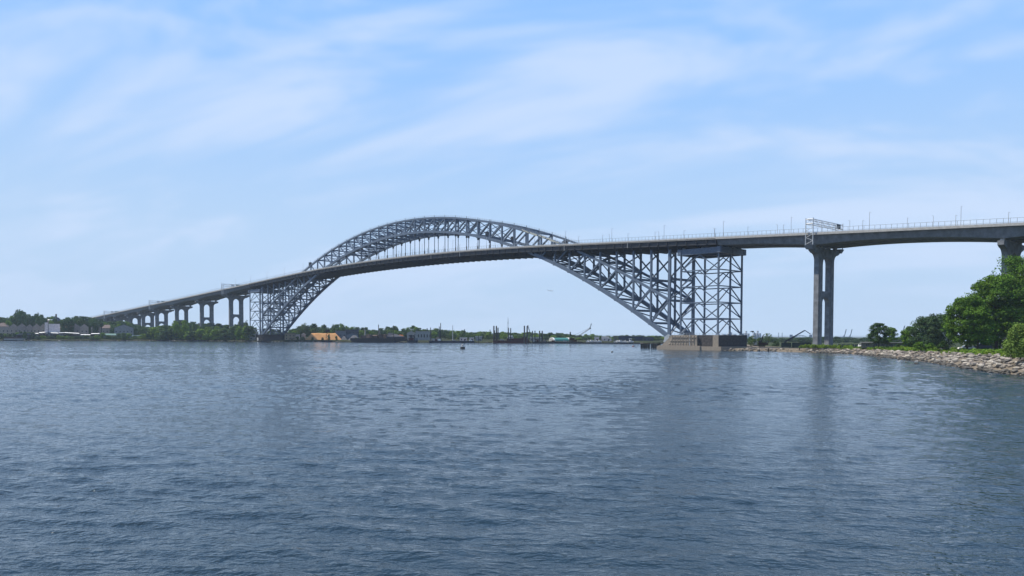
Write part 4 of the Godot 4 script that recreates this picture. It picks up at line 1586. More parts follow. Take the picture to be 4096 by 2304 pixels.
# ---------------------------------------------------------------- the far shore
func _far_shore() -> void:
	_far_trees()
	var walls := {"tan": srgb(0.40, 0.335, 0.28), "taupe": srgb(0.32, 0.275, 0.245), "grey": srgb(0.27, 0.275, 0.28), "pale": srgb(0.36, 0.35, 0.33), "sand": srgb(0.33, 0.265, 0.18), "white": srgb(0.74, 0.62, 0.60), "bluegrey": srgb(0.15, 0.19, 0.235), "slate": srgb(0.075, 0.09, 0.12), "brickgrey": srgb(0.32, 0.345, 0.35), "khaki": srgb(0.16, 0.17, 0.115), "navy": srgb(0.05, 0.068, 0.115)}
	var n := 70
	for k in walls:
		surf("wall_" + k, walls[k], 0.9, 0.22, 0.12, 0.0, n)
		n += 1
	surf("roof_brown", srgb(0.24, 0.19, 0.17), 0.9, 0.25, 0.2, 0.0, 90)
	surf("roof_grey", srgb(0.16, 0.165, 0.175), 0.9, 0.25, 0.2, 0.0, 91)
	surf("roof_white", srgb(0.66, 0.66, 0.64), 0.6, 0.08, 0.2, 0.0, 92)
	surf("sand_heap", srgb(0.52, 0.29, 0.13), 0.95, 0.22, 0.12, 0.0, 93)
	surf("gravel_heap", srgb(0.15, 0.155, 0.17), 0.95, 0.3, 0.2, 0.0, 94)
	surf("orange_scrap", srgb(0.45, 0.17, 0.07), 0.9, 0.4, 0.3, 0.0, 95)
	surf("brown_wood", srgb(0.055, 0.042, 0.038), 0.9, 0.35, 0.4, 0.0, 96)
	surf("teal_paint", srgb(0.06, 0.16, 0.14), 0.6, 0.15, 0.3, 0.0, 97)
	surf("red_oxide", srgb(0.10, 0.035, 0.038), 0.8, 0.35, 0.15, 0.0, 98)
	surf("hull_navy", srgb(0.025, 0.033, 0.058), 0.7, 0.35, 0.15, 0.0, 99)
	surf("hull_black", srgb(0.018, 0.018, 0.024), 0.75, 0.3, 0.15, 0.0, 100)
	surf("spud_black", srgb(0.016, 0.02, 0.026), 0.7, 0.3, 0.2, 0.0, 101)
	surf("dome_green", srgb(0.035, 0.20, 0.165), 0.6, 0.15, 0.1, 0.0, 102)
	surf("wreck", srgb(0.20, 0.15, 0.125), 0.9, 0.5, 0.25, 0.0, 103)
	surf("far_pale", srgb(0.42, 0.45, 0.49), 0.8, 0.1, 0.05, 0.0, 104)
	surf("far_slate", srgb(0.16, 0.20, 0.26), 0.8, 0.1, 0.05, 0.0, 105)
	for h in FAR_HOUSES:
		_house(h)
	var i := 0
	for s in MARINA_SHEDS:
		_marina_shed(s, i)
		i += 1
	_works()
	_heaps()
	_yard()
	_beyond()

func _house(h: Array) -> void:
	var kind: String = h[7]
	var roof: String = h[8]
	var label: String = h[9]
	var w: float = h[4]
	var hi: float = maxf(h[5], 2.6)
	var d: float = h[6]
	var called := "townhouse" if label.contains("townhouse") else ("house" if label.contains("house") and not label.contains("warehouse") else ("warehouse" if label.contains("warehouse") else ("shed" if label.contains("shed") or label.contains("hut") or label.contains("kiosk") else "works_building")))
	var t := thing(called, label, "house" if called.contains("house") and called != "warehouse" else ("warehouse" if called == "warehouse" else ("shed" if called == "shed" else "building")), Vector3(h[0], float(h[1]) - 0.3, h[2]), h[3], "buildings of the far shore")
	var wm: Material = mat["wall_" + kind]
	var rm: Material = mat.roof_white if kind == "white" or kind == "pale" else (mat.roof_brown if kind in ["tan", "taupe", "sand", "khaki"] else mat.roof_grey)
	hi += 0.3
	var eave := hi if roof == "flat" else hi * 0.76
	part("wall", box_mesh(Vector3(-w / 2, 0, -d), Vector3(w / 2, eave, 0)), wm, t)
	var rs := new_st()
	if roof == "flat":
		add_box(rs, Vector3(-w / 2 - 0.3, eave, -d - 0.3), Vector3(w / 2 + 0.3, eave + 0.35, 0.3))
	elif roof == "gable":
		add_plate(rs, PackedVector2Array([Vector2(-w / 2 - 0.4, eave), Vector2(0, hi), Vector2(w / 2 + 0.4, eave)]), Transform3D(Basis(), Vector3(0, 0, -d / 2 - 0.2)), d - 0.2)
		var gs := new_st()
		add_plate(gs, PackedVector2Array([Vector2(-w / 2, eave), Vector2(0, hi - 0.3), Vector2(w / 2, eave)]), Transform3D(Basis(), Vector3(0, 0, -0.1)), 0.2)
		part("gable_wall", done(gs), wm, t)
	else:
		var e := w * 0.22
		add_loft(rs, [[Vector3(-w / 2 - 0.4, eave, 0.4), Vector3(w / 2 + 0.4, eave, 0.4), Vector3(w / 2 + 0.4, eave, -d - 0.4), Vector3(-w / 2 - 0.4, eave, -d - 0.4)], [Vector3(-e, hi, -d * 0.45), Vector3(e, hi, -d * 0.45), Vector3(e, hi, -d * 0.55), Vector3(-e, hi, -d * 0.55)]])
	part("roof", done(rs), rm, t)
	var cols := maxi(1, int(w / 3.4))
	var floors := maxi(1, int(eave / 3.2))
	for f in floors:
		for c in cols:
			var x := -w / 2 + w * (c + 0.5) / cols
			var y := 1.1 + 3.0 * f
			if y + 1.3 > eave:
				continue
			part("window", box_mesh(Vector3(x - 0.5, y, -0.03), Vector3(x + 0.5, y + 1.3, 0.05)), mat.dark_glass, t)
	part("door", box_mesh(Vector3(w * 0.12, 0, -0.02), Vector3(w * 0.12 + 1.0, 2.1, 0.07)), mat.brown_wood, t)

func _marina_shed(s: Array, i: int) -> void:
	var w: float = s[4]
	var h: float = maxf(float(s[5]), 2.6)
	var tilt: float = s[6]
	var t := thing("boat_shed", "white-roofed boat shed by the far water, %s from the left edge" % ordinal(i), "shed", Vector3(s[0], s[1], s[2]), s[3], "white-roofed marina sheds")
	part("wall", box_mesh(Vector3(-w / 2, -0.3, -7), Vector3(w / 2, h - 1.9 - absf(tilt) * w * 0.45, -0.6)), mat.brown_wood if i % 2 == 0 else mat.wall_grey, t)
	var st := new_st()
	var dy := tilt * w / 2
	var e := w * 0.43
	dy *= 0.25
	h += [0.0, -0.5, 0.4, -0.2, 0.6, -0.7][i % 6]
	# roof sheet that drops towards the water
	add_loft(st, [[Vector3(-e, h - 0.9 - dy, -8.0), Vector3(-e, h - 1.5 - dy, 0.7), Vector3(-e, h - 1.7 - dy, 0.7), Vector3(-e, h - 1.1 - dy, -8.0)], [Vector3(e, h - 0.9 + dy, -8.0), Vector3(e, h - 1.5 + dy, 0.7), Vector3(e, h - 1.7 + dy, 0.7), Vector3(e, h - 1.1 + dy, -8.0)]])
	part("roof", done(st), mat.roof_white, t)
	for k in 4:
		var x := -w / 2 + 0.3 + (w - 0.6) * k / 3.0
		part("post", box_mesh(Vector3(x - 0.12, -0.3, 0.1), Vector3(x + 0.12, h - 1.75 - absf(tilt) * w * 0.45, 0.34)), mat.brown_wood, t)

func _works() -> void:
	var s: Array = SPOT.white_works
	var t := thing("industrial_building", "tall pale industrial building among the townhouses at the left", "building", Vector3(s[0], s[1], s[2]), s[3])
	var w: float = s[4]
	var h: float = s[5]
	part("stair_tower", box_mesh(Vector3(-w / 2, -0.3, -9), Vector3(-w * 0.29, h + 0.8, 0.6)), mat.wall_white, t)
	part("hall", box_mesh(Vector3(-w * 0.25, -0.3, -11), Vector3(w / 2, h - 0.6, 0)), mat.wall_white, t)
	part("link", box_mesh(Vector3(-w * 0.29, -0.3, -8), Vector3(-w * 0.25, h - 2.0, -0.8)), mat.wall_slate, t)
	for i in 4:
		part("window", box_mesh(Vector3(-w * 0.2 + w * 0.165 * i, h * 0.15, -0.02), Vector3(-w * 0.2 + w * 0.165 * i + 1.4, h * 0.28, 0.06)), mat.dark_glass, t)
	s = SPOT.tank
	t = thing("storage_tank", "round storage tank with a white lid behind the industrial building", "tank", Vector3(s[0], s[1], s[2]), s[3])
	part("shell", tube_mesh(Vector3(0, -0.5, -4), Vector3(0, float(s[5]) - 1.0, -4), float(s[4]) * 0.48, float(s[4]) * 0.48, 20), mat.wall_taupe, t)
	part("lid", tube_mesh(Vector3(0, float(s[5]) - 1.0, -4), Vector3(0, s[5], -4), float(s[4]) * 0.52, float(s[4]) * 0.40, 20), mat.roof_white, t)
	s = SPOT.tall_house
	t = thing("tower_house", "tall slate-blue house above the industrial building", "house", Vector3(s[0], s[1], s[2]), s[3])
	w = s[4]
	h = s[5]
	part("wall", box_mesh(Vector3(-w / 2, -0.5, -9), Vector3(w / 2, h * 0.8, 0)), mat.wall_bluegrey, t)
	var rs := new_st()
	add_loft(rs, [[Vector3(-w / 2 - 0.5, h * 0.8, 0.5), Vector3(w / 2 + 0.5, h * 0.8, 0.5), Vector3(w / 2 + 0.5, h * 0.8, -9.5), Vector3(-w / 2 - 0.5, h * 0.8, -9.5)], [Vector3(-w * 0.3, h, -3), Vector3(w * 0.3, h, -3), Vector3(w * 0.3, h, -6), Vector3(-w * 0.3, h, -6)]])
	part("roof", done(rs), mat.wall_slate, t)
	for i in 3:
		part("window", box_mesh(Vector3(-w * 0.3 + w * 0.25 * i, h * 0.5, -0.02), Vector3(-w * 0.3 + w * 0.25 * i + 1.2, h * 0.62, 0.06)), mat.dark_glass, t)
	part("chimney", box_mesh(Vector3(-0.9, h * 0.9, -5.2), Vector3(0.9, h + 4.0, -3.6)), mat.wall_taupe, t)
	s = SPOT.boathouse
	t = thing("boathouse", "dark weathered boathouse on the far waterline at the left edge", "boathouse", Vector3(s[0], s[1], s[2]), s[3])
	w = s[4]
	part("wall", box_mesh(Vector3(-w * 0.1, -1.5, -8), Vector3(w / 2, 4.6, 0)), mat.brown_wood, t)
	part("lean_to", box_mesh(Vector3(-w / 2, -1.5, -7), Vector3(-w * 0.1, 2.6, -1)), mat.brown_wood, t)
	var bs := new_st()
	add_plate(bs, PackedVector2Array([Vector2(-w * 0.12, 4.6), Vector2(w * 0.2, 7.2), Vector2(w * 0.52, 4.6)]), Transform3D(Basis(), Vector3(0, 0, -4)), 8.6)
	part("roof", done(bs), mat.roof_grey, t)
	part("landing_stage", box_mesh(Vector3(-w / 2, -0.6, -1), Vector3(w * 0.2, 0.9, 3)), mat.wall_pale, t)
	part("boat_door", box_mesh(Vector3(w * 0.05, -0.3, -0.05), Vector3(w * 0.35, 3.4, 0.06)), mat.black_paint, t)
	s = SPOT.teal_shed
	t = thing("teal_shed", "low teal-roofed shed on the far bank below the grey house", "shed", Vector3(s[0], s[1], s[2]), s[3])
	w = s[4]
	h = maxf(s[5], 4.0)
	part("wall", box_mesh(Vector3(-w / 2, -0.3, -7), Vector3(w / 2, h - 1.8, 0)), mat.wall_grey, t)
	bs = new_st()
	add_loft(bs, [[Vector3(-w / 2 - 0.4, h - 1.8, 0.4), Vector3(w / 2 + 0.4, h - 1.8, 0.4), Vector3(w / 2 + 0.4, h - 1.8, -7.4), Vector3(-w / 2 - 0.4, h - 1.8, -7.4)], [Vector3(-w / 2, h, -3), Vector3(w / 2, h, -3), Vector3(w / 2, h, -4), Vector3(-w / 2, h, -4)]])
	part("roof", done(bs), mat.teal_paint, t)
	part("door", box_mesh(Vector3(-1.5, -0.3, -0.03), Vector3(1.5, 2.0, 0.06)), mat.brown_wood, t)
	s = SPOT.trailer
	t = thing("white_trailer", "long white trailer parked among bushes below the far approach", "trailer", Vector3(s[0], s[1], s[2]), s[3])
	w = s[4]
	part("box", box_mesh(Vector3(-w / 2, 1.1, -2.4), Vector3(w / 2, 4.0, 0)), mat.roof_white, t)
	part("frame", box_mesh(Vector3(-w / 2 + 0.3, 0.8, -2.1), Vector3(w / 2 - 0.3, 1.1, -0.3)), mat.black_paint, t)
	for x in [-w * 0.3, w * 0.28, w * 0.38]:
		part("wheel", tube_mesh(Vector3(x, 0.45, -2.3), Vector3(x, 0.45, -0.1), 0.45, 0.45, 12), mat.rubber, t)
	# grey brick building with black windows
	s = SPOT.brick
	t = thing("brick_building", "grey brick building with a row of black windows", "building", Vector3(s[0], float(s[1]) - 0.3, s[2]), s[3])
	w = s[4]
	h = s[5]
	part("wall", box_mesh(Vector3(-w / 2, 0, -12), Vector3(w / 2, h, 0)), mat.wall_brickgrey, t)
	part("cornice", box_mesh(Vector3(-w / 2 - 0.2, h, -12.2), Vector3(w / 2 + 0.2, h + 0.5, 0.2)), mat.wall_pale, t)
	for i in 5:
		var x := -w * 0.30 + w * 0.185 * i
		var f := part("window", box_mesh(Vector3(x - 0.55, h * 0.36, -0.02), Vector3(x + 0.55, h * 0.68, 0.06)), mat.black_paint, t)
		part("sill", box_mesh(Vector3(x - 0.7, h * 0.34, -0.02), Vector3(x + 0.7, h * 0.36, 0.16)), mat.wall_pale, f)
	part("chimney", box_mesh(Vector3(w * 0.22, h + 0.5, -4), Vector3(w * 0.22 + 1.0, h + 3.4, -3)), mat.wall_slate, t)
	# green dome shed: a half-barrel of fabric with white end arches
	s = SPOT.dome
	t = thing("dome_shed", "green fabric half-barrel shed with white end arches", "shed", Vector3(s[0], float(s[1]) - 0.2, s[2]), float(s[3]) + 0.55)
	var r: float = float(s[5]) + 0.4
	var half: float = float(s[4]) * 0.50
	for k in 3:
		var rg := []
		var x0: float = [-half, -half + 1.6, half - 1.6][k]
		var x1: float = [-half + 1.6, half - 1.6, half][k]
		var rr := r + (0.25 if k != 1 else 0.0)
		for x in [x0, x1]:
			var ring := []
			for i in 15:
				var q := PI * i / 14.0
				ring.append(Vector3(x, rr * sin(q), -rr * cos(q) * 1.35))
			for i in 15:
				var q := PI * (14 - i) / 14.0
				ring.append(Vector3(x, (rr - 0.5) * sin(q), -(rr - 0.5) * cos(q) * 1.35))
			rg.append(ring)
		var st := new_st()
		add_loft(st, rg)
		part("end_arch" if k != 1 else "cover", done(st), mat.roof_white if k != 1 else mat.dome_green, t)
	part("floor", box_mesh(Vector3(-half, 0, -r * 1.3), Vector3(half, 0.15, r * 1.3)), mat.gravel_heap, t)

func _heap(s: Array, flat: float, deep: float, m: Material, called: String, label: String, category: String, seed_: int) -> void:
	var w: float = s[4]
	var h: float = s[5]
	var nz := FastNoiseLite.new()
	nz.seed = seed_
	nz.frequency = 0.16
	var st := SurfaceTool.new()
	st.begin(Mesh.PRIMITIVE_TRIANGLES)
	st.set_smooth_group(0)
	var nx := 40
	var nz_n := 16
	for i in nx + 1:
		for j in nz_n + 1:
			var x := -w / 2 + w * i / nx
			var z := -deep + deep * j / nz_n
			var ex := clampf((1.0 - absf(x) / (w / 2)) / (1.0 - flat), 0.0, 1.0)
			var ez := clampf((1.0 - absf(z + deep / 2) / (deep / 2)) * 1.7, 0.0, 1.0)
			var y := h * minf(ex, ez) * (1.0 + 0.10 * nz.get_noise_2d(x * 1.2, z * 1.2)) + 0.25 * nz.get_noise_2d(x * 3.0 + 50.0, z * 3.0)
			st.add_vertex(Vector3(x, y - 0.4, z))
	for i in nx:
		for j in nz_n:
			var a := i * (nz_n + 1) + j
			var b := a + nz_n + 1
			for q in [a, a + 1, b, b, a + 1, b + 1]:
				st.add_index(q)
	st.generate_normals()
	var o := single(called, st.commit(), m, Vector3(s[0], s[1], s[2]), label, category)
	o.rotation.y = s[3]

func _heaps() -> void:
	_heap(SPOT.sand, 0.66, 26.0, mat.sand_heap, "sand_heap", "broad flat-topped heap of orange sand on the far shore", "heap", 3)
	_heap(SPOT.gravel, 0.25, 18.0, mat.gravel_heap, "gravel_heap", "grey gravel heap right of the sand heap, by the barge bow", "heap", 4)
	_heap(SPOT.gravel2, 0.2, 14.0, mat.gravel_heap, "gravel_heap", "small grey gravel heap touching the right end of the sand heap", "heap", 5)
	_heap(SPOT.orange, 0.3, 10.0, mat.orange_scrap, "scrap_heap", "rusty orange scrap heap behind the tug", "heap", 6)
	var s: Array = SPOT.hopper
	var t := thing("loading_tower", "dark lattice loading tower in front of the sand heap", "tower", Vector3(s[0], s[1], s[2]), s[3])
	var w: float = s[4]
	var h: float = s[5]
	for x in [-w * 0.4, w * 0.4]:
		for z in [-2.0, 0.0]:
			part("leg", beam_mesh(Vector3(x, -0.5, z), Vector3(x * 0.8, h * 0.75, z), 0.4, 0.4), mat.rust, t)
	for i in 3:
		var ya := h * 0.25 * i
		part("brace", beam_mesh(Vector3(-w * 0.4, ya, 0.1), Vector3(w * 0.38, ya + h * 0.25, 0.1), 0.25, 0.25), mat.rust, t)
		part("brace", beam_mesh(Vector3(w * 0.4, ya, 0.3), Vector3(-w * 0.38, ya + h * 0.25, 0.3), 0.25, 0.25), mat.rust, t)
	part("hopper", box_mesh(Vector3(-w * 0.45, h * 0.75, -2.4), Vector3(w * 0.45, h, 0.4)), mat.brown_wood, t)

func _hull(t: Node3D, w: float, h: float, d: float, m: Material) -> void:
	var st := new_st()
	add_plate(st, PackedVector2Array([Vector2(-w / 2, h), Vector2(w / 2, h), Vector2(w / 2, h * 0.5), Vector2(w / 2 - h * 1.2, -0.8), Vector2(-w / 2 + h * 1.2, -0.8), Vector2(-w / 2, h * 0.5)]), Transform3D(Basis(), Vector3(0, 0, -d / 2)), d)
	part("hull", done(st), m, t)
	part("rubbing_strake", box_mesh(Vector3(-w / 2 + 0.3, h - 0.55, -0.02), Vector3(w / 2 - 0.3, h - 0.25, 0.14)), mat.hull_black, t)
	for i in 5:
		var x := -w * 0.42 + w * 0.21 * i
		part("bollard", tube_mesh(Vector3(x, h, -0.7), Vector3(x, h + 0.7, -0.7), 0.22, 0.22, 8), mat.hull_black, t)

func _yard() -> void:
	# barges
	var s: Array = SPOT.barge_a
	var t := thing("cargo_barge", "long dark barge with a brown wreck on its deck", "barge", Vector3(s[0], 0, s[2]), s[3])
	var w: float = s[4]
	var h: float = maxf(s[5], 2.5)
	_hull(t, w, h, 13.0, mat.hull_black)
	var rs := new_st()
	for i in 26:
		var x := rng.randf_range(-w * 0.28, w * 0.12)
		var z := rng.randf_range(-9.0, -1.0)
		var hh := rng.randf_range(1.0, 4.2)
		add_block(rs, Transform3D(Basis.from_euler(Vector3(rng.randf_range(-0.3, 0.3), rng.randf() * TAU, rng.randf_range(-0.3, 0.3))).scaled(Vector3(rng.randf_range(1.5, 5.0), hh, rng.randf_range(1.0, 3.5))), Vector3(x, h + hh * 0.4, z)))
	part("wreckage", done(rs), mat.wreck, t)
	part("coaming", box_mesh(Vector3(w * 0.14, h, -12), Vector3(w * 0.46, h + 1.6, -0.8)), mat.hull_navy, t)
	var cs := new_st()
	add_loft(cs, [[Vector3(w * 0.15, h + 1.6, -1), Vector3(w * 0.45, h + 1.6, -1), Vector3(w * 0.45, h + 1.6, -11.5), Vector3(w * 0.15, h + 1.6, -11.5)], [Vector3(w * 0.17, h + 5.6, -5), Vector3(w * 0.30, h + 4.2, -5), Vector3(w * 0.30, h + 4.2, -7), Vector3(w * 0.17, h + 5.6, -7)]])
	part("cargo", done(cs), mat.hull_navy, t)
	part("derrick_leg", beam_mesh(Vector3(-w * 0.01, h, -4), Vector3(w * 0.008, h + 8.0, -4), 0.7, 0.7), mat.wall_tan, t)
	part("derrick_leg", beam_mesh(Vector3(w * 0.035, h, -4), Vector3(w * 0.012, h + 8.0, -4), 0.7, 0.7), mat.wall_tan, t)
	s = SPOT.tug
	t = thing("tug", "dark blue work tug lying at the right end of the long barge", "tug", Vector3(s[0], 0, s[2]), s[3])
	w = s[4]
	h = s[5]
	_hull(t, w, 2.2, 6.0, mat.hull_navy)
	part("deckhouse", box_mesh(Vector3(-w * 0.3, 2.2, -5), Vector3(w * 0.12, 4.6, -1)), mat.red_oxide, t)
	part("wheelhouse", box_mesh(Vector3(-w * 0.24, 4.6, -4.4), Vector3(w * 0.02, h + 0.6, -1.4)), mat.hull_navy, t)
	part("wheelhouse_window", box_mesh(Vector3(-w * 0.2, h - 0.8, -1.42), Vector3(-w * 0.02, h + 0.1, -1.34)), mat.dark_glass, t)
	part("funnel", tube_mesh(Vector3(w * 0.2, 2.2, -3), Vector3(w * 0.2, 6.4, -3), 0.6, 0.5, 10), mat.hull_black, t)
	part("stern_box", box_mesh(Vector3(w * 0.2, 2.2, -5), Vector3(w * 0.48, 4.4, -0.8)), mat.wall_bluegrey, t)
	part("a_frame", beam_mesh(Vector3(w * 0.06, 4.6, -3), Vector3(w * 0.24, 8.2, -3), 0.5, 0.5), mat.hull_navy, t)
	s = SPOT.barge_b
	t = thing("deck_barge", "low dark deck barge behind the navigation buoy", "barge", Vector3(s[0], 0, s[2]), s[3])
	_hull(t, s[4], 2.0, 11.0, mat.hull_navy)
	for q in [[-0.4, 3.0, "wall_pale"], [-0.33, 2.0, "red_oxide"], [-0.28, 2.6, "white_paint"], [0.05, 1.2, "wall_pale"], [0.42, 1.4, "white_paint"]]:
		var x: float = q[0] * float(s[4])
		part("deck_box", box_mesh(Vector3(x - 1.6, 2.0, -6), Vector3(x + 1.6, 2.0 + float(q[1]) * 0.7, -3)), mat[q[2]], t)
	s = SPOT.barge_c
	t = thing("spud_barge", "rust-red work barge with a white pilothouse between tall black piles", "barge", Vector3(s[0], 0, s[2]), s[3])
	w = s[4]
	_hull(t, w, 2.6, 12.0, mat.red_oxide)
	part("deckhouse", box_mesh(Vector3(-w * 0.12, 2.6, -9), Vector3(w * 0.48, 4.6, -3)), mat.red_oxide, t)
	part("pilothouse", box_mesh(Vector3(-w * 0.10, 4.6, -7), Vector3(w * 0.06, 6.2, -3.5)), mat.roof_white, t)
	part("pilothouse_window", box_mesh(Vector3(-w * 0.09, 5.2, -3.52), Vector3(w * 0.05, 5.8, -3.42)), mat.dark_glass, t)
	part("pilothouse", box_mesh(Vector3(-w * 0.07, 6.2, -6.4), Vector3(w * 0.04, 7.6, -4)), mat.roof_white, t)
	part("winch", box_mesh(Vector3(-w * 0.3, 2.6, -6), Vector3(-w * 0.22, 4.0, -4)), mat.wall_pale, t)
	s = SPOT.barge_d
	t = thing("deck_barge", "low dark barge moored in front of the green dome shed", "barge", Vector3(s[0], 0, s[2]), s[3])
	_hull(t, s[4], 1.7, 10.0, mat.hull_black)
	for q in [[-0.40, 2.2, "red_oxide"], [-0.44, 1.6, "white_paint"], [-0.25, 1.4, "wall_taupe"], [-0.08, 1.2, "red_oxide"], [0.15, 1.0, "wall_pale"], [0.36, 1.6, "rust"]]:
		var x: float = q[0] * float(s[4])
		part("deck_box", box_mesh(Vector3(x - 1.5, 1.7, -5), Vector3(x + 1.5, 1.7 + float(q[1]), -2.5)), mat[q[2]], t)
	s = SPOT.quay
	t = thing("quay", "low black quay edge with white boats left of the near arch foot", "quay", Vector3(s[0], 0, s[2]), s[3])
	part("edge", box_mesh(Vector3(-float(s[4]) / 2, -1, -6), Vector3(float(s[4]) / 2, 1.0, 0)), mat.hull_black, t)
	for i in 12:
		var x := -float(s[4]) * 0.47 + float(s[4]) * 0.085 * i
		part("pile", tube_mesh(Vector3(x, -1.0, 0.25), Vector3(x, 1.5, 0.25), 0.25, 0.25, 8), mat.hull_black, t)
	var off := [-0.40, -0.34, -0.28, -0.2, 0.10, 0.16, 0.24, 0.34]
	for i in off.size():
		var q: float = off[i]
		var a: float = s[3]
		var x := q * float(s[4])
		var at := Vector3(s[0], 1.0, s[2]) + Vector3(cos(a), 0, -sin(a)) * x + Vector3(-sin(a), 0, -cos(a)) * 3.0
		_boat(at, a + (0.3 if i % 2 else -0.2), 4.5 + (i % 3) * 1.8, "white boat laid up on the quay left of the arch foot, %s from the left" % ordinal(i))
	s = SPOT.scow
	t = thing("scow", "small dark scow moored below the sand heap", "barge", Vector3(s[0], 0, s[2]), s[3])
	_hull(t, s[4], 1.4, 4.0, mat.hull_black)
	# poles, piles, masts
	var tell := {"spud_a": "left thick black pile left of the red barge", "spud_b": "right thick black pile left of the red barge", "spud_c": "slim black pile beside the pair left of the red barge", "spud_d": "left slim pile by the red barge's pilothouse", "spud_e": "right slim pile by the red barge's pilothouse", "spud_f": "left of two tall black piles right of the red barge", "spud_g": "right of two tall black piles right of the red barge", "spud_h": "first of four shorter black piles left of the dome shed", "spud_i": "second of four shorter black piles left of the dome shed", "spud_j": "third of four shorter black piles left of the dome shed", "spud_k": "fourth of four shorter black piles left of the dome shed", "pole_a": "short black pole at the corner of the brick building", "pole_b": "shorter black pole of the tall pair right of the brick building", "pole_c": "tallest black pole of the pair right of the brick building", "pole_d": "pale slender pole behind the navigation buoy", "pole_e": "thin dark pole rising over the barge cargo", "pole_f": "thin dark pole beside the derrick on the wrecked barge", "pole_g": "short dark pole left of the pumping shed", "pole_h": "short dark pole between the thick black piles"}
	for k in tell:
		s = SPOT[k]
		var r: float = clampf(float(s[4]) * 0.55, 0.3, 0.8)
		var p := thing("mooring_pile" if k.begins_with("spud") else "pole", tell[k], "pile" if k.begins_with("spud") else "pole", Vector3(s[0], -1.0, s[2]), 0.0, "black piles and poles along the far shore")
		part("shaft", tube_mesh(Vector3.ZERO, Vector3(0, float(s[5]) + 1.0, 0), r, r * 0.92, 10), mat.far_pale if k == "pole_d" else mat.spud_black, p)
		part("cap", tube_mesh(Vector3(0, float(s[5]) + 1.0, 0), Vector3(0, float(s[5]) + 1.0 + r, 0), r * 1.1, r * 0.4, 10), mat.spud_black if k != "pole_d" else mat.far_pale, p)
	s = SPOT.mast
	t = thing("radio_mast", "thin pale radio mast rising high above the far trees", "mast", Vector3(s[0], s[1], s[2]))
	var mh: float = s[5]
	for i in 3:
		var a := TAU * i / 3.0
		part("leg", tube_mesh(Vector3(cos(a) * 1.6, 0, sin(a) * 1.6), Vector3(cos(a) * 0.25, mh * 0.7, sin(a) * 0.25), 0.22, 0.16, 6), mat.far_pale, t)
	for i in 9:
		var y := mh * 0.07 * (i + 1)
		var q := 1.6 - 1.35 * (y / (mh * 0.7))
		part("girt", tube_mesh(Vector3(-q, y, -q * 0.5), Vector3(q, y, q * 0.5), 0.1, 0.1, 5), mat.far_pale, t)
	part("antenna", tube_mesh(Vector3(0, mh * 0.68, 0), Vector3(0, mh, 0), 0.4, 0.12, 8), mat.wall_slate, t)
	s = SPOT.chimney
	t = thing("chimney", "single slender pale chimney behind the wrecked barge", "chimney", Vector3(s[0], s[1], s[2]))
	part("shaft", tube_mesh(Vector3.ZERO, Vector3(0, s[5], 0), 0.9, 0.6, 12), mat.wall_pale, t)
	part("rim", tube_mesh(Vector3(0, float(s[5]) - 0.4, 0), Vector3(0, float(s[5]) + 0.1, 0), 0.8, 0.8, 12), mat.wall_slate, t)
	_crane(SPOT.crane, true, "lattice-boom crawler crane reaching up right of the green dome shed")
	_crane(SPOT.crane2, false, "crane boom leaning left behind the shorter black piles")

func _boat(at: Vector3, turn: float, l: float, label: String) -> void:
	var t := thing("motor_boat", label, "boat", at, turn, "white boats on the quay")
	var st := new_st()
	var w := l * 0.17
	add_loft(st, [[Vector3(-l / 2, 1.3, w), Vector3(l * 0.25, 1.4, w), Vector3(l / 2, 1.6, 0), Vector3(l * 0.25, 1.4, -w), Vector3(-l / 2, 1.3, -w)], [Vector3(-l / 2 + 0.2, 0.2, w * 0.6), Vector3(l * 0.2, 0.2, w * 0.5), Vector3(l * 0.38, 0.3, 0), Vector3(l * 0.2, 0.2, -w * 0.5), Vector3(-l / 2 + 0.2, 0.2, -w * 0.6)]])
	part("hull", done(st), mat.roof_white, t)
	part("cabin", box_mesh(Vector3(-l * 0.15, 1.38, -w * 0.6), Vector3(l * 0.15, 2.5, w * 0.6)), mat.roof_white, t)
	part("cabin_window", box_mesh(Vector3(-l * 0.12, 1.9, w * 0.58), Vector3(l * 0.12, 2.3, w * 0.63)), mat.dark_glass, t)
	part("cradle", box_mesh(Vector3(-l * 0.3, 0, -w * 0.4), Vector3(l * 0.25, 0.22, w * 0.4)), mat.brown_wood, t)

func _lattice(a: Vector3, b: Vector3, w: float, bays: int, r: float) -> ArrayMesh:
	var st := new_st()
	var x := (b - a).normalized()
	var y := x.cross(Vector3(0, 0, 1)).normalized() * w
	var z := Vector3(0, 0, w)
	var c := [y + z, y - z, -y - z, -y + z]
	for i in 4:
		add_bar(st, a + c[i], b + c[i] * 0.6, r, r)
	for k in bays:
		var p := a.lerp(b, float(k) / bays)
		var q := a.lerp(b, float(k + 1) / bays)
		for i in 4:
			add_bar(st, p + c[i], q + c[(i + 1) % 4] * 0.9, r * 0.6, r * 0.6)
	return done(st)

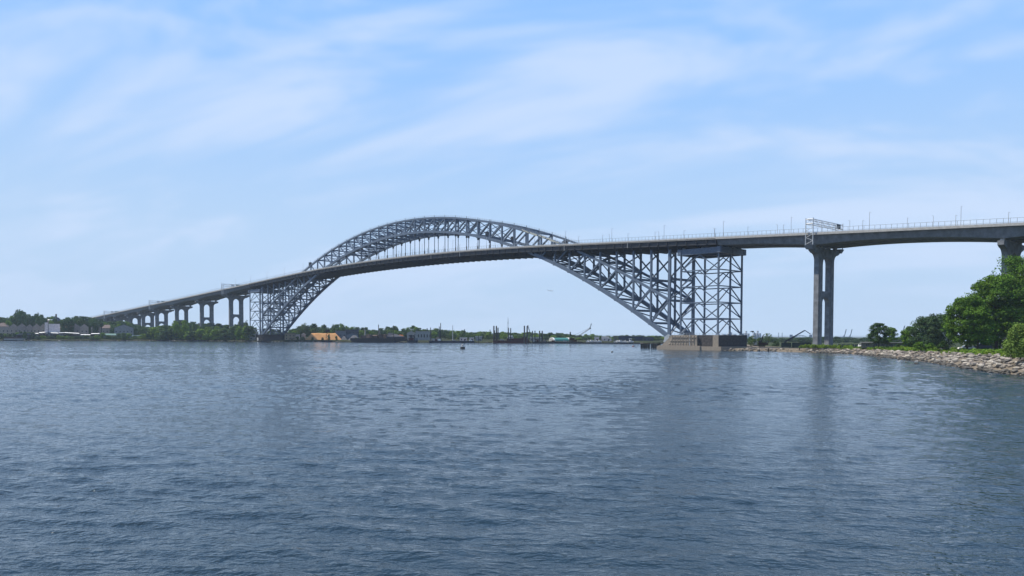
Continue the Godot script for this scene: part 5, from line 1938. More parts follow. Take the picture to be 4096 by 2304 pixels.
func _crane(s: Array, right: bool, label: String) -> void:
	var t := thing("crawler_crane", label, "crane", Vector3(s[0], s[1], s[2]), s[3], "cranes of the far shore")
	var w: float = s[4]
	var h: float = s[5]
	for z in [-1.8, 1.8]:
		var zz: float = z
		part("track", box_mesh(Vector3(-w * 0.5 - 3.0, 0, zz - 0.5), Vector3(-w * 0.5 + 3.0, 1.2, zz + 0.5)), mat.rubber, t)
	part("house", box_mesh(Vector3(-w * 0.5 - 3.0, 1.3, -1.7), Vector3(-w * 0.5 + 2.0, 3.6, 1.7)), mat.rust, t)
	if right:
		part("boom", _lattice(Vector3(-w * 0.5 + 1.0, 2.4, 0), Vector3(w * 0.44, h * 0.74, 0), 0.45, 14, 0.22), mat.wall_tan, t)
		part("jib", _lattice(Vector3(w * 0.40, h * 0.72, 0), Vector3(w * 0.5, h, 0), 0.35, 6, 0.2), mat.wall_slate, t)
		part("boom_head", box_mesh(Vector3(w * 0.40, h * 0.71, -0.5), Vector3(w * 0.47, h * 0.77, 0.5)), mat.spud_black, t)
		part("pendant", tube_mesh(Vector3(-w * 0.45, 6.0, 0), Vector3(w * 0.42, h * 0.77, 0), 0.08, 0.08, 5), mat.wall_slate, t)
		part("hoist_rope", tube_mesh(Vector3(w * 0.46, h * 0.74, 0), Vector3(w * 0.46, h * 0.45, 0), 0.07, 0.07, 5), mat.wall_slate, t)
	else:
		part("boom", _lattice(Vector3(w * 0.4, 2.4, 0), Vector3(-w * 0.12, h, 0), 0.4, 12, 0.22), mat.wall_slate, t)
		part("boom_head", box_mesh(Vector3(-w * 0.12 - 0.4, h - 0.5, -0.5), Vector3(-w * 0.12 + 0.4, h + 0.5, 0.5)), mat.spud_black, t)

func _beyond() -> void:
	# distant things behind the nearer bank
	var tell := {"silo_a": "distant pale block of storage silos behind the steel tower", "silo_b": "distant pale silo block left of the material handler", "silo_c": "distant pale silo block right of the material handler"}
	for k in tell:
		var s: Array = BEYOND[k]
		var t := thing("silo_block", tell[k], "silo", Vector3(s[0], float(s[1]) - 2.0, s[2]), s[3], "distant silo blocks")
		var w: float = s[4]
		var h: float = float(s[5]) * 0.82 + 2.0
		part("block", box_mesh(Vector3(-w / 2, 0, -14), Vector3(w / 2, h, 0)), mat.far_pale, t)
		for i in 3:
			part("bin", tube_mesh(Vector3(-w * 0.33 + w * 0.33 * i, 0, 0), Vector3(-w * 0.33 + w * 0.33 * i, h - 0.5, 0), w * 0.16, w * 0.16, 12), mat.far_pale, t)
		part("head_house", tube_mesh(Vector3(w * 0.08, h, -6), Vector3(w * 0.08, h + float(s[5]) * 0.36, -6), w * 0.14, w * 0.14, 14), mat.far_pale, t)
	var s: Array = BEYOND.arch
	var t := thing("distant_bridge", "tiny pale arch bridge on the horizon left of the near pier", "bridge", Vector3(s[0], s[1], s[2]), s[3])
	var w: float = s[4]
	var h: float = s[5]
	var st := new_st()
	for i in 12:
		var a := -1.0 + i / 6.0
		var b := -1.0 + (i + 1) / 6.0
		add_bar(st, Vector3(a * w * 0.4, h * (1.0 - a * a), 0), Vector3(b * w * 0.4, h * (1.0 - b * b), 0), 1.4, 3.0)
		add_bar(st, Vector3(b * w * 0.4, h * 0.15, 0), Vector3(b * w * 0.4, h * (1.0 - b * b), 0), 0.7, 0.7)
	part("arch", done(st), mat.far_slate, t)
	part("roadway", box_mesh(Vector3(-w / 2, h * 0.1, -3), Vector3(w / 2, h * 0.24, 3)), mat.far_slate, t)
	for x in [-w * 0.46, w * 0.46]:
		var xx: float = x
		part("tower", box_mesh(Vector3(xx - 4, -2, -3), Vector3(xx + 4, h * 1.15, 3)), mat.far_slate, t)
	_ship_cranes(BEYOND.cranes, 2, "pair of distant container cranes with booms raised, right of the near pier")
	_ship_cranes(BEYOND.crane_r, 1, "distant container crane seen between the trees on the near bank")
	for q in [["pylon_a", "thin distant pylon left of the boom lift"], ["pylon_b", "broader distant pylon left of the boom lift"], ["pylon_c", "tiny distant mast left of the lone round tree"]]:
		var p: Array = BEYOND[q[0]]
		t = thing("pylon", q[1], "pylon", Vector3(p[0], float(p[1]) - 2.0, p[2]))
		part("shaft", tube_mesh(Vector3.ZERO, Vector3(0, float(p[5]) + 2.0, 0), 0.9, 0.5, 6), mat.far_slate, t)
		part("cross_arm", box_mesh(Vector3(-1.6, float(p[5]) * 0.9, -0.4), Vector3(1.6, float(p[5]) * 0.9 + 0.7, 0.4)), mat.far_slate, t)
	# a far wooded ridge that reads as one mass
	var where: Array[Transform3D] = []
	var tints: Array[Color] = []
	for q in HILL_TREES:
		for k in 3:
			var f := rng.randf_range(0.7, 1.05)
			where.append(Transform3D(Basis.from_euler(Vector3(0, rng.randf() * TAU, 0)).scaled(Vector3(float(q[4]) * f, float(q[3]) * f, float(q[4]) * f)), Vector3(q[0] + rng.randf_range(-14, 14), q[1], q[2] + rng.randf_range(-14, 14))))
			var g := rng.randf_range(0.8, 1.1)
			tints.append(Color(g, g, g))
	var o := _scatter("distant_wood", far_crowns[1], mat.leaf_dark, where, tints, self)
	o.set_meta("label", "distant wooded ridge behind the near bank")

func _ship_cranes(s: Array, count: int, label: String) -> void:
	var t := thing("container_crane", label, "crane", Vector3(s[0], s[1], s[2]), s[3], "distant container cranes")
	var h: float = s[5]
	var w: float = s[4]
	for c in count:
		var x := (w * 0.12 + w * 0.42 * c) if count == 2 else 0.0
		for q in [-4.0, 4.0]:
			part("leg", beam_mesh(Vector3(x + q, -3, 0), Vector3(x + q * 0.7, h * 0.30, 0), 1.6, 1.6), mat.far_slate, t)
		part("girder", box_mesh(Vector3(x - w * 0.5, h * 0.22, -2), Vector3(x + 6, h * 0.30, 2)), mat.far_slate, t)
		part("raised_boom", beam_mesh(Vector3(x, h * 0.28, 0), Vector3(x + h * 0.17, h, 0), 2.2, 2.0), mat.far_slate, t)
		part("a_frame", beam_mesh(Vector3(x - 3, h * 0.28, 0), Vector3(x + h * 0.05, h * 0.52, 0), 1.2, 1.2), mat.far_slate, t)

# ---------------------------------------------------------------- afloat
func _afloat() -> void:
	surf("buoy_red", srgb(0.12, 0.012, 0.03), 0.5, 0.1, 0.5, 0.0, 110)
	surf("feather", srgb(0.72, 0.71, 0.68), 0.8, 0.1, 0.8, 0.0, 111)
	surf("beak", srgb(0.45, 0.28, 0.04), 0.6, 0.0)
	var s: Array = AFLOAT.buoy
	var t := thing("navigation_buoy", "black navigation buoy with a white lattice tower floating in mid-channel", "buoy", Vector3(s[0], 0, s[2]), s[3])
	part("float", tube_mesh(Vector3(0, -0.6, 0), Vector3(0, 1.05, 0), 1.40, 1.32, 18), mat.black_paint, t)
	for i in 4:
		var a := TAU * i / 4.0 + 0.4
		part("leg", tube_mesh(Vector3(cos(a) * 0.95, 1.05, sin(a) * 0.95), Vector3(cos(a) * 0.3, 3.1, sin(a) * 0.3), 0.11, 0.09, 6), mat.white_paint, t)
		var b := a + TAU / 4.0
		part("brace", tube_mesh(Vector3(cos(a) * 0.8, 1.5, sin(a) * 0.8), Vector3(cos(b) * 0.45, 2.6, sin(b) * 0.45), 0.06, 0.06, 5), mat.white_paint, t)
	part("bell", tube_mesh(Vector3(0, 1.3, 0), Vector3(0, 1.9, 0), 0.42, 0.2, 10), mat.black_paint, t)
	part("daymark", box_mesh(Vector3(-0.5, 2.9, -0.5), Vector3(0.5, 3.7, 0.5)), mat.black_paint, t)
	part("lantern", tube_mesh(Vector3(0, 3.7, 0), Vector3(0, 4.2, 0), 0.16, 0.14, 8), mat.black_paint, t)
	for q in [["red_buoy", "small dark red mooring buoy left of the timber fender", "buoy_red"], ["dark_buoy", "tiny black buoy in open water left of the abutment", "black_paint"], ["green_buoy", "tiny dark green buoy by the green dome shed", "green_paint"]]:
		s = AFLOAT[q[0]]
		var r: float = maxf(float(s[4]) / 2, 0.45)
		t = thing("mooring_buoy", q[1], "buoy", Vector3(s[0], 0, s[2]), 0.0, "small mooring buoys")
		var st := new_st()
		add_tube(st, Vector3(0, -r * 0.5, 0), Vector3(0, r * 0.25, 0), r * 0.8, r, 14)
		add_tube(st, Vector3(0, r * 0.25, 0), Vector3(0, r * 0.9, 0), r, r * 0.45, 14)
		part("float", done(st), mat[q[2]], t)
		part("ring", tube_mesh(Vector3(0, r * 0.9, 0), Vector3(0, r * 1.3, 0), 0.08, 0.08, 6), mat.galvanised, t)
	s = AFLOAT.launch
	_launch(s)
	# stones awash and posts near the bank
	for q in [["stone_a", "flat dark rock awash just off the boulder bank"], ["stone_c", "small dark rock awash farther from the bank"], ["stone_d", "tiny rock awash right of the swimming gull"], ["stone_e", "tiny rock awash beside the perched gull's rock"], ["stone_b", "smallest rock awash off the boulder bank"], ["gull_rock", "dark rock in the water carrying a perched gull"]]:
		s = AFLOAT[q[0]]
		var w: float = float(s[4])
		var o := single("rock", stones[3], mat.wet_stone, Vector3(s[0], 0.02, s[2]), q[1], "rock", "rocks awash")
		o.scale = Vector3(w, maxf(w * 0.7, 0.5), w * 0.8)
	_gull(Vector3(AFLOAT.gull_rock[0], 0.28, AFLOAT.gull_rock[2]), 0.3, 1.1, true, "pale gull perched on the dark rock off the bank")
	_gull(Vector3(AFLOAT.gull[0], -0.05, AFLOAT.gull[2]), 1.2, 1.1, false, "white gull swimming near the boulder bank")
	for q in [["post_a", "short black timber post at the water's edge below the excavator"], ["post_b", "short black timber post at the water's edge below the container"]]:
		s = AFLOAT[q[0]]
		t = thing("timber_post", q[1], "post", Vector3(s[0], -0.6, s[2]), 0.0, "old timber posts")
		part("shaft", tube_mesh(Vector3.ZERO, Vector3(0.05, float(s[5]) + 0.5, 0), 0.26, 0.24, 8), mat.tarred_timber, t)
		part("head", tube_mesh(Vector3(0.05, float(s[5]) + 0.5, 0), Vector3(0.05, float(s[5]) + 0.65, 0), 0.24, 0.12, 8), mat.tarred_timber, t)

func _launch(s: Array) -> void:
	var t := thing("launch", "small dark launch in front of the far arch foot", "boat", Vector3(s[0], 0, s[2]), s[3])
	var st := new_st()
	add_loft(st, [[Vector3(-1.9, 0.6, 0.7), Vector3(1.0, 0.65, 0.7), Vector3(2.1, 0.8, 0), Vector3(1.0, 0.65, -0.7), Vector3(-1.9, 0.6, -0.7)], [Vector3(-1.7, -0.3, 0.4), Vector3(0.9, -0.3, 0.4), Vector3(1.6, -0.2, 0), Vector3(0.9, -0.3, -0.4), Vector3(-1.7, -0.3, -0.4)]])
	part("hull", done(st), mat.hull_black, t)
	part("console", box_mesh(Vector3(-0.3, 0.6, -0.35), Vector3(0.4, 1.25, 0.35)), mat.hull_navy, t)

func _gull(at: Vector3, turn: float, size: float, perched: bool, label: String) -> void:
	var t := thing("gull", label, "bird", at, turn)
	t.scale = Vector3.ONE * size
	var y := 0.22 if perched else 0.05
	var st := new_st()
	var prof := [[-0.42, 0.02, 0.02], [-0.25, 0.07, 0.06], [0.0, 0.13, 0.02], [0.18, 0.12, 0.05], [0.27, 0.07, 0.16], [0.31, 0.075, 0.24], [0.37, 0.065, 0.27], [0.42, 0.02, 0.26]]
	var rg := []
	for p in prof:
		var ring := []
		for i in 10:
			var a := -TAU * i / 10.0
			ring.append(Vector3(p[0], y + 0.1 + p[2] + sin(a) * p[1], cos(a) * p[1] * 0.9))
		rg.append(ring)
	add_loft(st, rg)
	part("body", done(st), mat.feather, t)
	for z in [-1.0, 1.0]:
		var ws := new_st()
		add_plate(ws, PackedVector2Array([Vector2(0.16, 0.20), Vector2(-0.1, 0.24), Vector2(-0.48, 0.13), Vector2(-0.1, 0.10)]), Transform3D(Basis(), Vector3(0, y - 0.02, z * 0.115)), 0.03)
		part("wing", done(ws), mat.galvanised, t)
		if perched:
			part("leg", tube_mesh(Vector3(0, 0, z * 0.05), Vector3(0.02, y + 0.02, z * 0.05), 0.012, 0.012, 5), mat.beak, t)
	part("beak", tube_mesh(Vector3(0.41, y + 0.36, 0), Vector3(0.50, y + 0.34, 0), 0.025, 0.006, 6), mat.beak, t)

# ---------------------------------------------------------------- in the air
func _in_the_air() -> void:
	surf("fuselage", srgb(0.62, 0.64, 0.66), 0.4, 0.0)
	var t := thing("aeroplane", "tiny aeroplane low in the sky under the near half of the arch", "aeroplane", Vector3(-1560.2, 154.0, -1475.3), 0.75)
	var rg := []
	for p in [[-9.5, 0.25, 0.9], [-6.0, 0.8, 0.3], [0.0, 1.05, 0.0], [6.5, 1.0, 0.0], [8.6, 0.6, -0.15], [9.3, 0.15, -0.3]]:
		var ring := []
		for i in 10:
			var a := -TAU * i / 10.0
			ring.append(Vector3(p[0], p[2] + sin(a) * p[1], cos(a) * p[1]))
		rg.append(ring)
	var st := new_st()
	add_loft(st, rg)
	part("fuselage", done(st), mat.fuselage, t)
	for z in [-1.0, 1.0]:
		var ws := new_st()
		var zz: float = z
		add_loft(ws, [[Vector3(2.2, 0.25, zz * 0.8), Vector3(-1.4, 0.25, zz * 0.8), Vector3(-1.4, -0.15, zz * 0.8), Vector3(2.2, -0.15, zz * 0.8)], [Vector3(-0.4, 0.9, zz * 10.0), Vector3(-1.8, 0.9, zz * 10.0), Vector3(-1.8, 0.75, zz * 10.0), Vector3(-0.4, 0.75, zz * 10.0)]])
		part("wing", done(ws), mat.fuselage, t)
		part("engine", tube_mesh(Vector3(-0.2, -0.35, zz * 3.4), Vector3(2.4, -0.35, zz * 3.4), 0.45, 0.5, 10), mat.fuselage, t)
		var ts := new_st()
		add_loft(ts, [[Vector3(-7.2, 1.1, zz * 0.3), Vector3(-8.9, 1.1, zz * 0.3), Vector3(-8.9, 0.95, zz * 0.3), Vector3(-7.2, 0.95, zz * 0.3)], [Vector3(-8.4, 1.3, zz * 3.6), Vector3(-9.3, 1.3, zz * 3.6), Vector3(-9.3, 1.2, zz * 3.6), Vector3(-8.4, 1.2, zz * 3.6)]])
		part("tailplane", done(ts), mat.fuselage, t)
	var fs := new_st()
	add_plate(fs, PackedVector2Array([Vector2(-6.4, 1.0), Vector2(-8.9, 4.2), Vector2(-9.9, 4.2), Vector2(-9.2, 1.0)]), Transform3D(), 0.25)
	part("fin", done(fs), mat.fuselage, t)

# ---------------------------------------------------------------- where things stand (x, y, z, turn, width, height in metres)
const FAR_LAND := [
	[[-922.3, -1.5, 336.37], [-926.3, -0.4, 336.25], [-929.3, 1.2, 336.17], [-936.3, 1.9, 335.96], [-956.29, 2.1, 335.36], [-986.27, 2.4, 334.47], [-1026.26, 5.33, 333.27], [-1076.23, 9.0, 331.78], [-1176.19, 11.8, 328.8], [-1326.12, 16.0, 324.33], [-1576.01, 17.5, 316.88], [-1825.9, 19.0, 309.42], [-2425.63, 20.36, 291.54]],
	[[-851.91, -1.5, 296.91], [-855.91, -0.4, 296.65], [-858.9, 1.2, 296.45], [-865.88, 1.9, 295.98], [-885.84, 2.1, 294.64], [-915.77, 2.4, 292.63], [-955.68, 5.33, 289.95], [-1005.57, 9.0, 286.61], [-1105.35, 11.8, 279.92], [-1255.01, 16.0, 269.88], [-1504.45, 17.5, 253.15], [-1753.89, 19.0, 236.41], [-2352.54, 20.36, 196.26]],
	[[-783.67, -1.5, 259.78], [-787.65, -0.4, 259.36], [-790.63, 1.2, 259.04], [-797.59, 1.9, 258.29], [-817.48, 2.1, 256.17], [-847.31, 2.4, 252.98], [-887.08, 5.33, 248.73], [-936.8, 9.0, 243.41], [-1036.23, 11.8, 232.79], [-1185.38, 16.0, 216.84], [-1433.96, 17.5, 190.27], [-1682.55, 19.0, 163.7], [-2279.15, 20.36, 99.93]],
	[[-719.55, -1.5, 224.68], [-723.51, -0.4, 224.09], [-726.48, 1.2, 223.65], [-733.4, 1.9, 222.61], [-753.18, 2.1, 219.65], [-782.85, 2.4, 215.22], [-822.41, 5.33, 209.3], [-871.86, 9.0, 201.91], [-970.76, 11.8, 187.11], [-1119.11, 16.0, 164.93], [-1366.36, 17.5, 127.95], [-1613.61, 19.0, 90.97], [-2207.01, 20.36, 2.23]],
	[[-688.25, -1.5, 207.95], [-692.19, -0.4, 207.27], [-695.15, 1.2, 206.76], [-702.04, 1.9, 205.58], [-721.75, 2.1, 202.18], [-751.32, 2.4, 197.1], [-790.74, 5.33, 190.32], [-840.02, 9.0, 181.84], [-938.57, 11.8, 164.88], [-1086.4, 16.0, 139.45], [-1332.78, 17.5, 97.06], [-1579.16, 19.0, 54.67], [-2170.47, 20.36, -47.07]],
	[[-681.6, -1.5, 198.17], [-685.53, -0.4, 197.45], [-688.48, 1.2, 196.9], [-695.37, 1.9, 195.64], [-715.04, 2.1, 192.03], [-744.54, 2.4, 186.61], [-783.89, 5.33, 179.39], [-833.06, 9.0, 170.36], [-931.42, 11.8, 152.3], [-1078.95, 16.0, 125.21], [-1324.84, 17.5, 80.06], [-1570.73, 19.0, 34.92], [-2160.87, 20.36, -73.44]],
	[[-674.91, -1.5, 188.35], [-678.83, -0.4, 187.58], [-681.78, 1.2, 187.0], [-688.65, 1.9, 185.66], [-708.28, 2.1, 181.83], [-737.72, 2.4, 176.07], [-776.98, 5.33, 168.4], [-826.05, 9.0, 158.82], [-924.19, 11.8, 139.64], [-1071.41, 16.0, 110.88], [-1316.77, 17.5, 62.94], [-1562.13, 19.0, 15.0], [-2151.0, 20.36, -100.05]],
	[[-668.18, -1.5, 178.48], [-672.1, -0.4, 177.67], [-675.04, 1.2, 177.06], [-681.89, 1.9, 175.64], [-701.47, 2.1, 171.58], [-730.85, 2.4, 165.49], [-770.02, 5.33, 157.37], [-818.97, 9.0, 147.21], [-916.89, 11.8, 126.91], [-1063.77, 16.0, 96.45], [-1308.56, 17.5, 45.69], [-1553.35, 19.0, -5.07], [-2140.85, 20.36, -126.9]],
	[[-661.42, -1.5, 168.58], [-665.33, -0.4, 167.72], [-668.26, 1.2, 167.08], [-675.1, 1.9, 165.58], [-694.63, 2.1, 161.29], [-723.93, 2.4, 154.86], [-763.0, 5.33, 146.28], [-811.84, 9.0, 135.55], [-909.51, 11.8, 114.11], [-1056.02, 16.0, 81.93], [-1300.2, 17.5, 28.32], [-1544.38, 19.0, -25.3], [-2130.42, 20.36, -153.99]],
	[[-653.22, -1.5, 158.97], [-657.12, -0.4, 158.06], [-660.04, 1.2, 157.38], [-666.86, 1.9, 155.8], [-686.34, 2.1, 151.28], [-715.57, 2.4, 144.5], [-754.53, 5.33, 135.46], [-803.24, 9.0, 124.16], [-900.65, 11.8, 101.55], [-1046.77, 16.0, 67.65], [-1290.3, 17.5, 11.14], [-1533.83, 19.0, -45.37], [-2118.3, 20.36, -180.98]],
	[[-645.02, -1.5, 149.34], [-648.9, -0.4, 148.39], [-651.82, 1.2, 147.67], [-658.61, 1.9, 146.01], [-678.04, 2.1, 141.25], [-707.18, 2.4, 134.12], [-746.04, 5.33, 124.62], [-794.6, 9.0, 112.73], [-891.74, 11.8, 88.96], [-1037.44, 16.0, 53.3], [-1280.27, 17.5, -6.13], [-1523.1, 19.0, -65.55], [-2105.91, 20.36, -208.18]],
	[[-636.8, -1.5, 139.7], [-640.67, -0.4, 138.7], [-643.58, 1.2, 137.95], [-650.36, 1.9, 136.2], [-669.72, 2.1, 131.21], [-698.77, 2.4, 123.73], [-737.51, 5.33, 113.75], [-785.93, 9.0, 101.27], [-882.77, 11.8, 76.32], [-1028.02, 16.0, 38.9], [-1270.11, 17.5, -23.48], [-1512.21, 19.0, -85.86], [-2093.23, 20.36, -235.57]],
	[[-628.57, -1.5, 130.05], [-632.43, -0.4, 129.0], [-635.33, 1.2, 128.22], [-642.08, 1.9, 126.39], [-661.39, 2.1, 121.16], [-690.35, 2.4, 113.32], [-728.95, 5.33, 102.86], [-777.22, 9.0, 89.79], [-873.74, 11.8, 63.64], [-1018.52, 16.0, 24.43], [-1259.83, 17.5, -40.93], [-1501.13, 19.0, -106.29], [-2080.27, 20.36, -263.14]],
	[[-620.87, -1.5, 120.23], [-624.72, -0.4, 119.14], [-627.61, 1.2, 118.32], [-634.34, 1.9, 116.4], [-653.58, 2.1, 110.94], [-682.43, 2.4, 102.73], [-720.91, 5.33, 91.79], [-769.0, 9.0, 78.12], [-865.19, 11.8, 50.77], [-1009.47, 16.0, 9.75], [-1249.94, 17.5, -58.61], [-1490.41, 19.0, -126.98], [-2067.54, 20.36, -291.06]],
	[[-613.15, -1.5, 110.4], [-616.99, -0.4, 109.25], [-619.86, 1.2, 108.4], [-626.57, 1.9, 106.4], [-645.74, 2.1, 100.69], [-674.49, 2.4, 92.12], [-712.82, 5.33, 80.69], [-760.74, 9.0, 66.41], [-856.57, 11.8, 37.85], [-1000.33, 16.0, -4.99], [-1239.91, 17.5, -76.39], [-1479.5, 19.0, -147.79], [-2054.51, 20.36, -319.16]],
	[[-605.41, -1.5, 100.54], [-609.23, -0.4, 99.34], [-612.1, 1.2, 98.45], [-618.78, 1.9, 96.37], [-637.87, 2.1, 90.41], [-666.51, 2.4, 81.47], [-704.69, 5.33, 69.56], [-752.42, 9.0, 54.67], [-847.88, 11.8, 24.88], [-991.08, 16.0, -19.8], [-1229.73, 17.5, -94.26], [-1468.38, 19.0, -168.73], [-2041.15, 20.36, -347.44]],
	[[-597.65, -1.5, 90.65], [-601.46, -0.4, 89.41], [-604.31, 1.2, 88.48], [-610.96, 1.9, 86.31], [-629.98, 2.1, 80.11], [-658.5, 2.4, 70.8], [-696.52, 5.33, 58.39], [-744.06, 9.0, 42.88], [-839.12, 11.8, 11.86], [-981.72, 16.0, -34.67], [-1219.39, 17.5, -112.22], [-1457.06, 19.0, -189.77], [-2027.46, 20.36, -375.89]],
	[[-590.13, -1.5, 80.66], [-593.92, -0.4, 79.37], [-596.76, 1.2, 78.4], [-603.38, 1.9, 76.14], [-622.31, 2.1, 69.69], [-650.71, 2.4, 60.01], [-688.57, 5.33, 47.1], [-735.9, 9.0, 30.97], [-830.55, 11.8, -1.29], [-972.53, 16.0, -49.69], [-1209.15, 17.5, -130.35], [-1445.78, 19.0, -211.01], [-2013.7, 20.36, -404.6]],
	[[-582.58, -1.5, 70.64], [-586.35, -0.4, 69.3], [-589.18, 1.2, 68.29], [-595.77, 1.9, 65.94], [-614.62, 2.1, 59.24], [-642.88, 2.4, 49.19], [-680.57, 5.33, 35.78], [-727.68, 9.0, 19.02], [-821.89, 11.8, -14.5], [-963.21, 16.0, -64.78], [-1198.75, 17.5, -148.57], [-1434.29, 19.0, -232.36], [-1999.58, 20.36, -433.47]],
	[[-575.01, -1.5, 60.59], [-578.76, -0.4, 59.2], [-581.57, 1.2, 58.15], [-588.14, 1.9, 55.72], [-606.89, 2.1, 48.76], [-635.01, 2.4, 38.33], [-672.52, 4.89, 24.42], [-719.4, 8.0, 7.03], [-813.15, 10.4, -27.75], [-953.79, 14.0, -79.92], [-1188.18, 15.33, -166.87], [-1422.57, 16.67, -253.82], [-1985.12, 17.85, -462.5]],
	[[-567.41, -1.5, 50.51], [-571.14, -0.4, 49.06], [-573.94, 1.2, 47.98], [-580.47, 1.9, 45.46], [-599.12, 2.1, 38.25], [-627.11, 2.4, 27.44], [-664.42, 4.44, 13.02], [-711.06, 7.0, -5.01], [-804.33, 9.0, -41.06], [-944.25, 12.0, -95.13], [-1177.44, 13.17, -185.25], [-1410.63, 14.33, -275.37], [-1970.29, 15.33, -491.66]],
	[[-551.11, -1.5, 43.89], [-554.82, -0.4, 42.4], [-557.6, 1.2, 41.28], [-564.1, 1.9, 38.66], [-582.65, 2.1, 31.2], [-610.48, 2.4, 20.0], [-647.59, 4.0, 5.07], [-693.98, 6.0, -13.59], [-786.75, 7.6, -50.91], [-925.91, 10.0, -106.9], [-1157.84, 11.0, -200.21], [-1389.78, 12.0, -293.52], [-1946.42, 12.82, -517.47]],
	[[-534.97, -1.5, 37.45], [-538.66, -0.4, 35.9], [-541.42, 1.2, 34.74], [-547.88, 1.9, 32.04], [-566.33, 2.1, 24.32], [-594.0, 2.4, 12.74], [-630.9, 3.56, -2.7], [-677.03, 5.0, -22.01], [-769.27, 6.2, -60.61], [-907.64, 8.0, -118.53], [-1138.26, 8.83, -215.04], [-1368.88, 9.67, -311.56], [-1922.36, 10.3, -543.2]],
	[[-519.47, -1.5, 30.97], [-523.14, -0.4, 29.37], [-525.89, 1.2, 28.17], [-532.31, 1.9, 25.38], [-550.65, 2.1, 17.4], [-578.16, 2.4, 5.43], [-614.84, 3.11, -10.52], [-660.69, 4.0, -30.47], [-752.38, 4.8, -70.37], [-889.93, 6.0, -130.21], [-1119.17, 6.67, -229.94], [-1348.42, 7.33, -329.68], [-1898.6, 7.79, -569.05]],
	[[-506.05, -1.5, 23.78], [-509.69, -0.4, 22.13], [-512.42, 1.2, 20.9], [-518.8, 1.9, 18.02], [-537.03, 2.1, 9.78], [-564.37, 2.4, -2.58], [-600.81, 2.67, -19.05], [-646.38, 3.0, -39.65], [-737.5, 3.4, -80.83], [-874.19, 4.0, -142.61], [-1102.0, 4.5, -245.58], [-1329.81, 5.0, -348.55], [-1876.55, 5.27, -595.67]],
	[[-492.73, -1.5, 16.71], [-496.35, -0.4, 15.01], [-499.06, 1.2, 13.74], [-505.4, 1.9, 10.77], [-523.51, 2.1, 2.27], [-550.67, 2.4, -10.48], [-586.88, 2.67, -27.47], [-632.14, 3.0, -48.71], [-722.67, 3.4, -91.19], [-858.46, 4.0, -154.92], [-1084.78, 4.5, -261.13], [-1311.09, 5.0, -367.34], [-1854.26, 5.27, -622.24]],
	[[-486.61, -1.5, 6.31], [-490.2, -0.4, 4.56], [-492.9, 1.2, 3.24], [-499.19, 1.9, 0.18], [-517.18, 2.1, -8.58], [-544.15, 2.4, -21.71], [-580.11, 2.67, -39.23], [-625.06, 3.0, -61.12], [-714.97, 3.4, -104.9], [-849.83, 4.0, -170.57], [-1074.59, 4.5, -280.03], [-1299.36, 5.0, -389.49], [-1838.79, 5.27, -652.18]],
	[[-482.19, -1.5, -5.04], [-485.76, -0.4, -6.84], [-488.43, 1.2, -8.2], [-494.68, 1.9, -11.35], [-512.53, 2.1, -20.37], [-539.31, 2.4, -33.89], [-575.02, 2.67, -51.93], [-619.65, 3.0, -74.47], [-708.91, 3.4, -119.55], [-842.8, 4.0, -187.18], [-1065.95, 4.5, -299.89], [-1289.1, 5.0, -412.6], [-1824.66, 5.27, -683.1]],
	[[-471.15, -1.5, -13.08], [-474.69, -0.4, -14.93], [-477.35, 1.2, -16.33], [-483.55, 1.9, -19.57], [-501.27, 2.1, -28.85], [-527.85, 2.4, -42.77], [-563.28, 2.67, -61.32], [-607.58, 3.0, -84.51], [-696.17, 3.4, -130.9], [-829.06, 4.0, -200.48], [-1050.53, 4.5, -316.44], [-1272.01, 5.0, -432.41], [-1803.55, 5.27, -710.73]],
	[[-460.17, -1.5, -21.05], [-463.69, -0.4, -22.96], [-466.32, 1.2, -24.39], [-472.48, 1.9, -27.73], [-490.05, 2.1, -37.27], [-516.42, 2.4, -51.58], [-551.58, 2.67, -70.65], [-595.53, 3.0, -94.5], [-683.43, 3.4, -142.18], [-815.27, 4.0, -213.72], [-1035.01, 4.5, -332.94], [-1254.75, 5.0, -452.16], [-1782.13, 5.27, -738.3]],
	[[-449.25, -1.5, -28.97], [-452.74, -0.4, -30.93], [-455.35, 1.2, -32.4], [-461.45, 1.9, -35.83], [-478.89, 2.1, -45.63], [-505.04, 2.4, -60.32], [-539.91, 2.67, -79.92], [-583.5, 3.0, -104.41], [-670.68, 3.4, -153.41], [-801.45, 4.0, -226.89], [-1019.39, 4.5, -349.37], [-1237.33, 5.0, -471.85], [-1760.4, 5.27, -765.79]],
	[[-437.43, -1.5, -36.26], [-440.89, -0.4, -38.27], [-443.48, 1.2, -39.78], [-449.53, 1.9, -43.3], [-466.82, 2.1, -53.36], [-492.75, 2.4, -68.45], [-527.32, 2.67, -88.57], [-570.54, 3.0, -113.71], [-656.97, 3.4, -164.0], [-786.62, 4.0, -239.44], [-1002.71, 4.5, -365.17], [-1218.79, 5.0, -490.89], [-1737.39, 5.27, -792.64]],
	[[-425.69, -1.5, -43.47], [-429.11, -0.4, -45.53], [-431.68, 1.2, -47.08], [-437.68, 1.9, -50.69], [-454.81, 2.1, -61.01], [-480.51, 2.4, -76.49], [-514.78, 2.67, -97.12], [-557.61, 3.0, -122.92], [-643.28, 3.4, -174.51], [-771.78, 4.0, -251.89], [-985.94, 4.5, -380.86], [-1200.11, 5.0, -509.83], [-1714.1, 5.27, -819.36]],
	[[-414.03, -1.5, -50.59], [-417.42, -0.4, -52.71], [-419.97, 1.2, -54.29], [-425.91, 1.9, -57.99], [-442.88, 2.1, -68.57], [-468.35, 2.4, -84.44], [-502.3, 2.67, -105.59], [-544.73, 3.0, -132.03], [-629.61, 3.4, -184.91], [-756.92, 4.0, -264.23], [-969.1, 4.5, -396.44], [-1181.28, 5.0, -528.64], [-1690.52, 5.27, -845.93]],
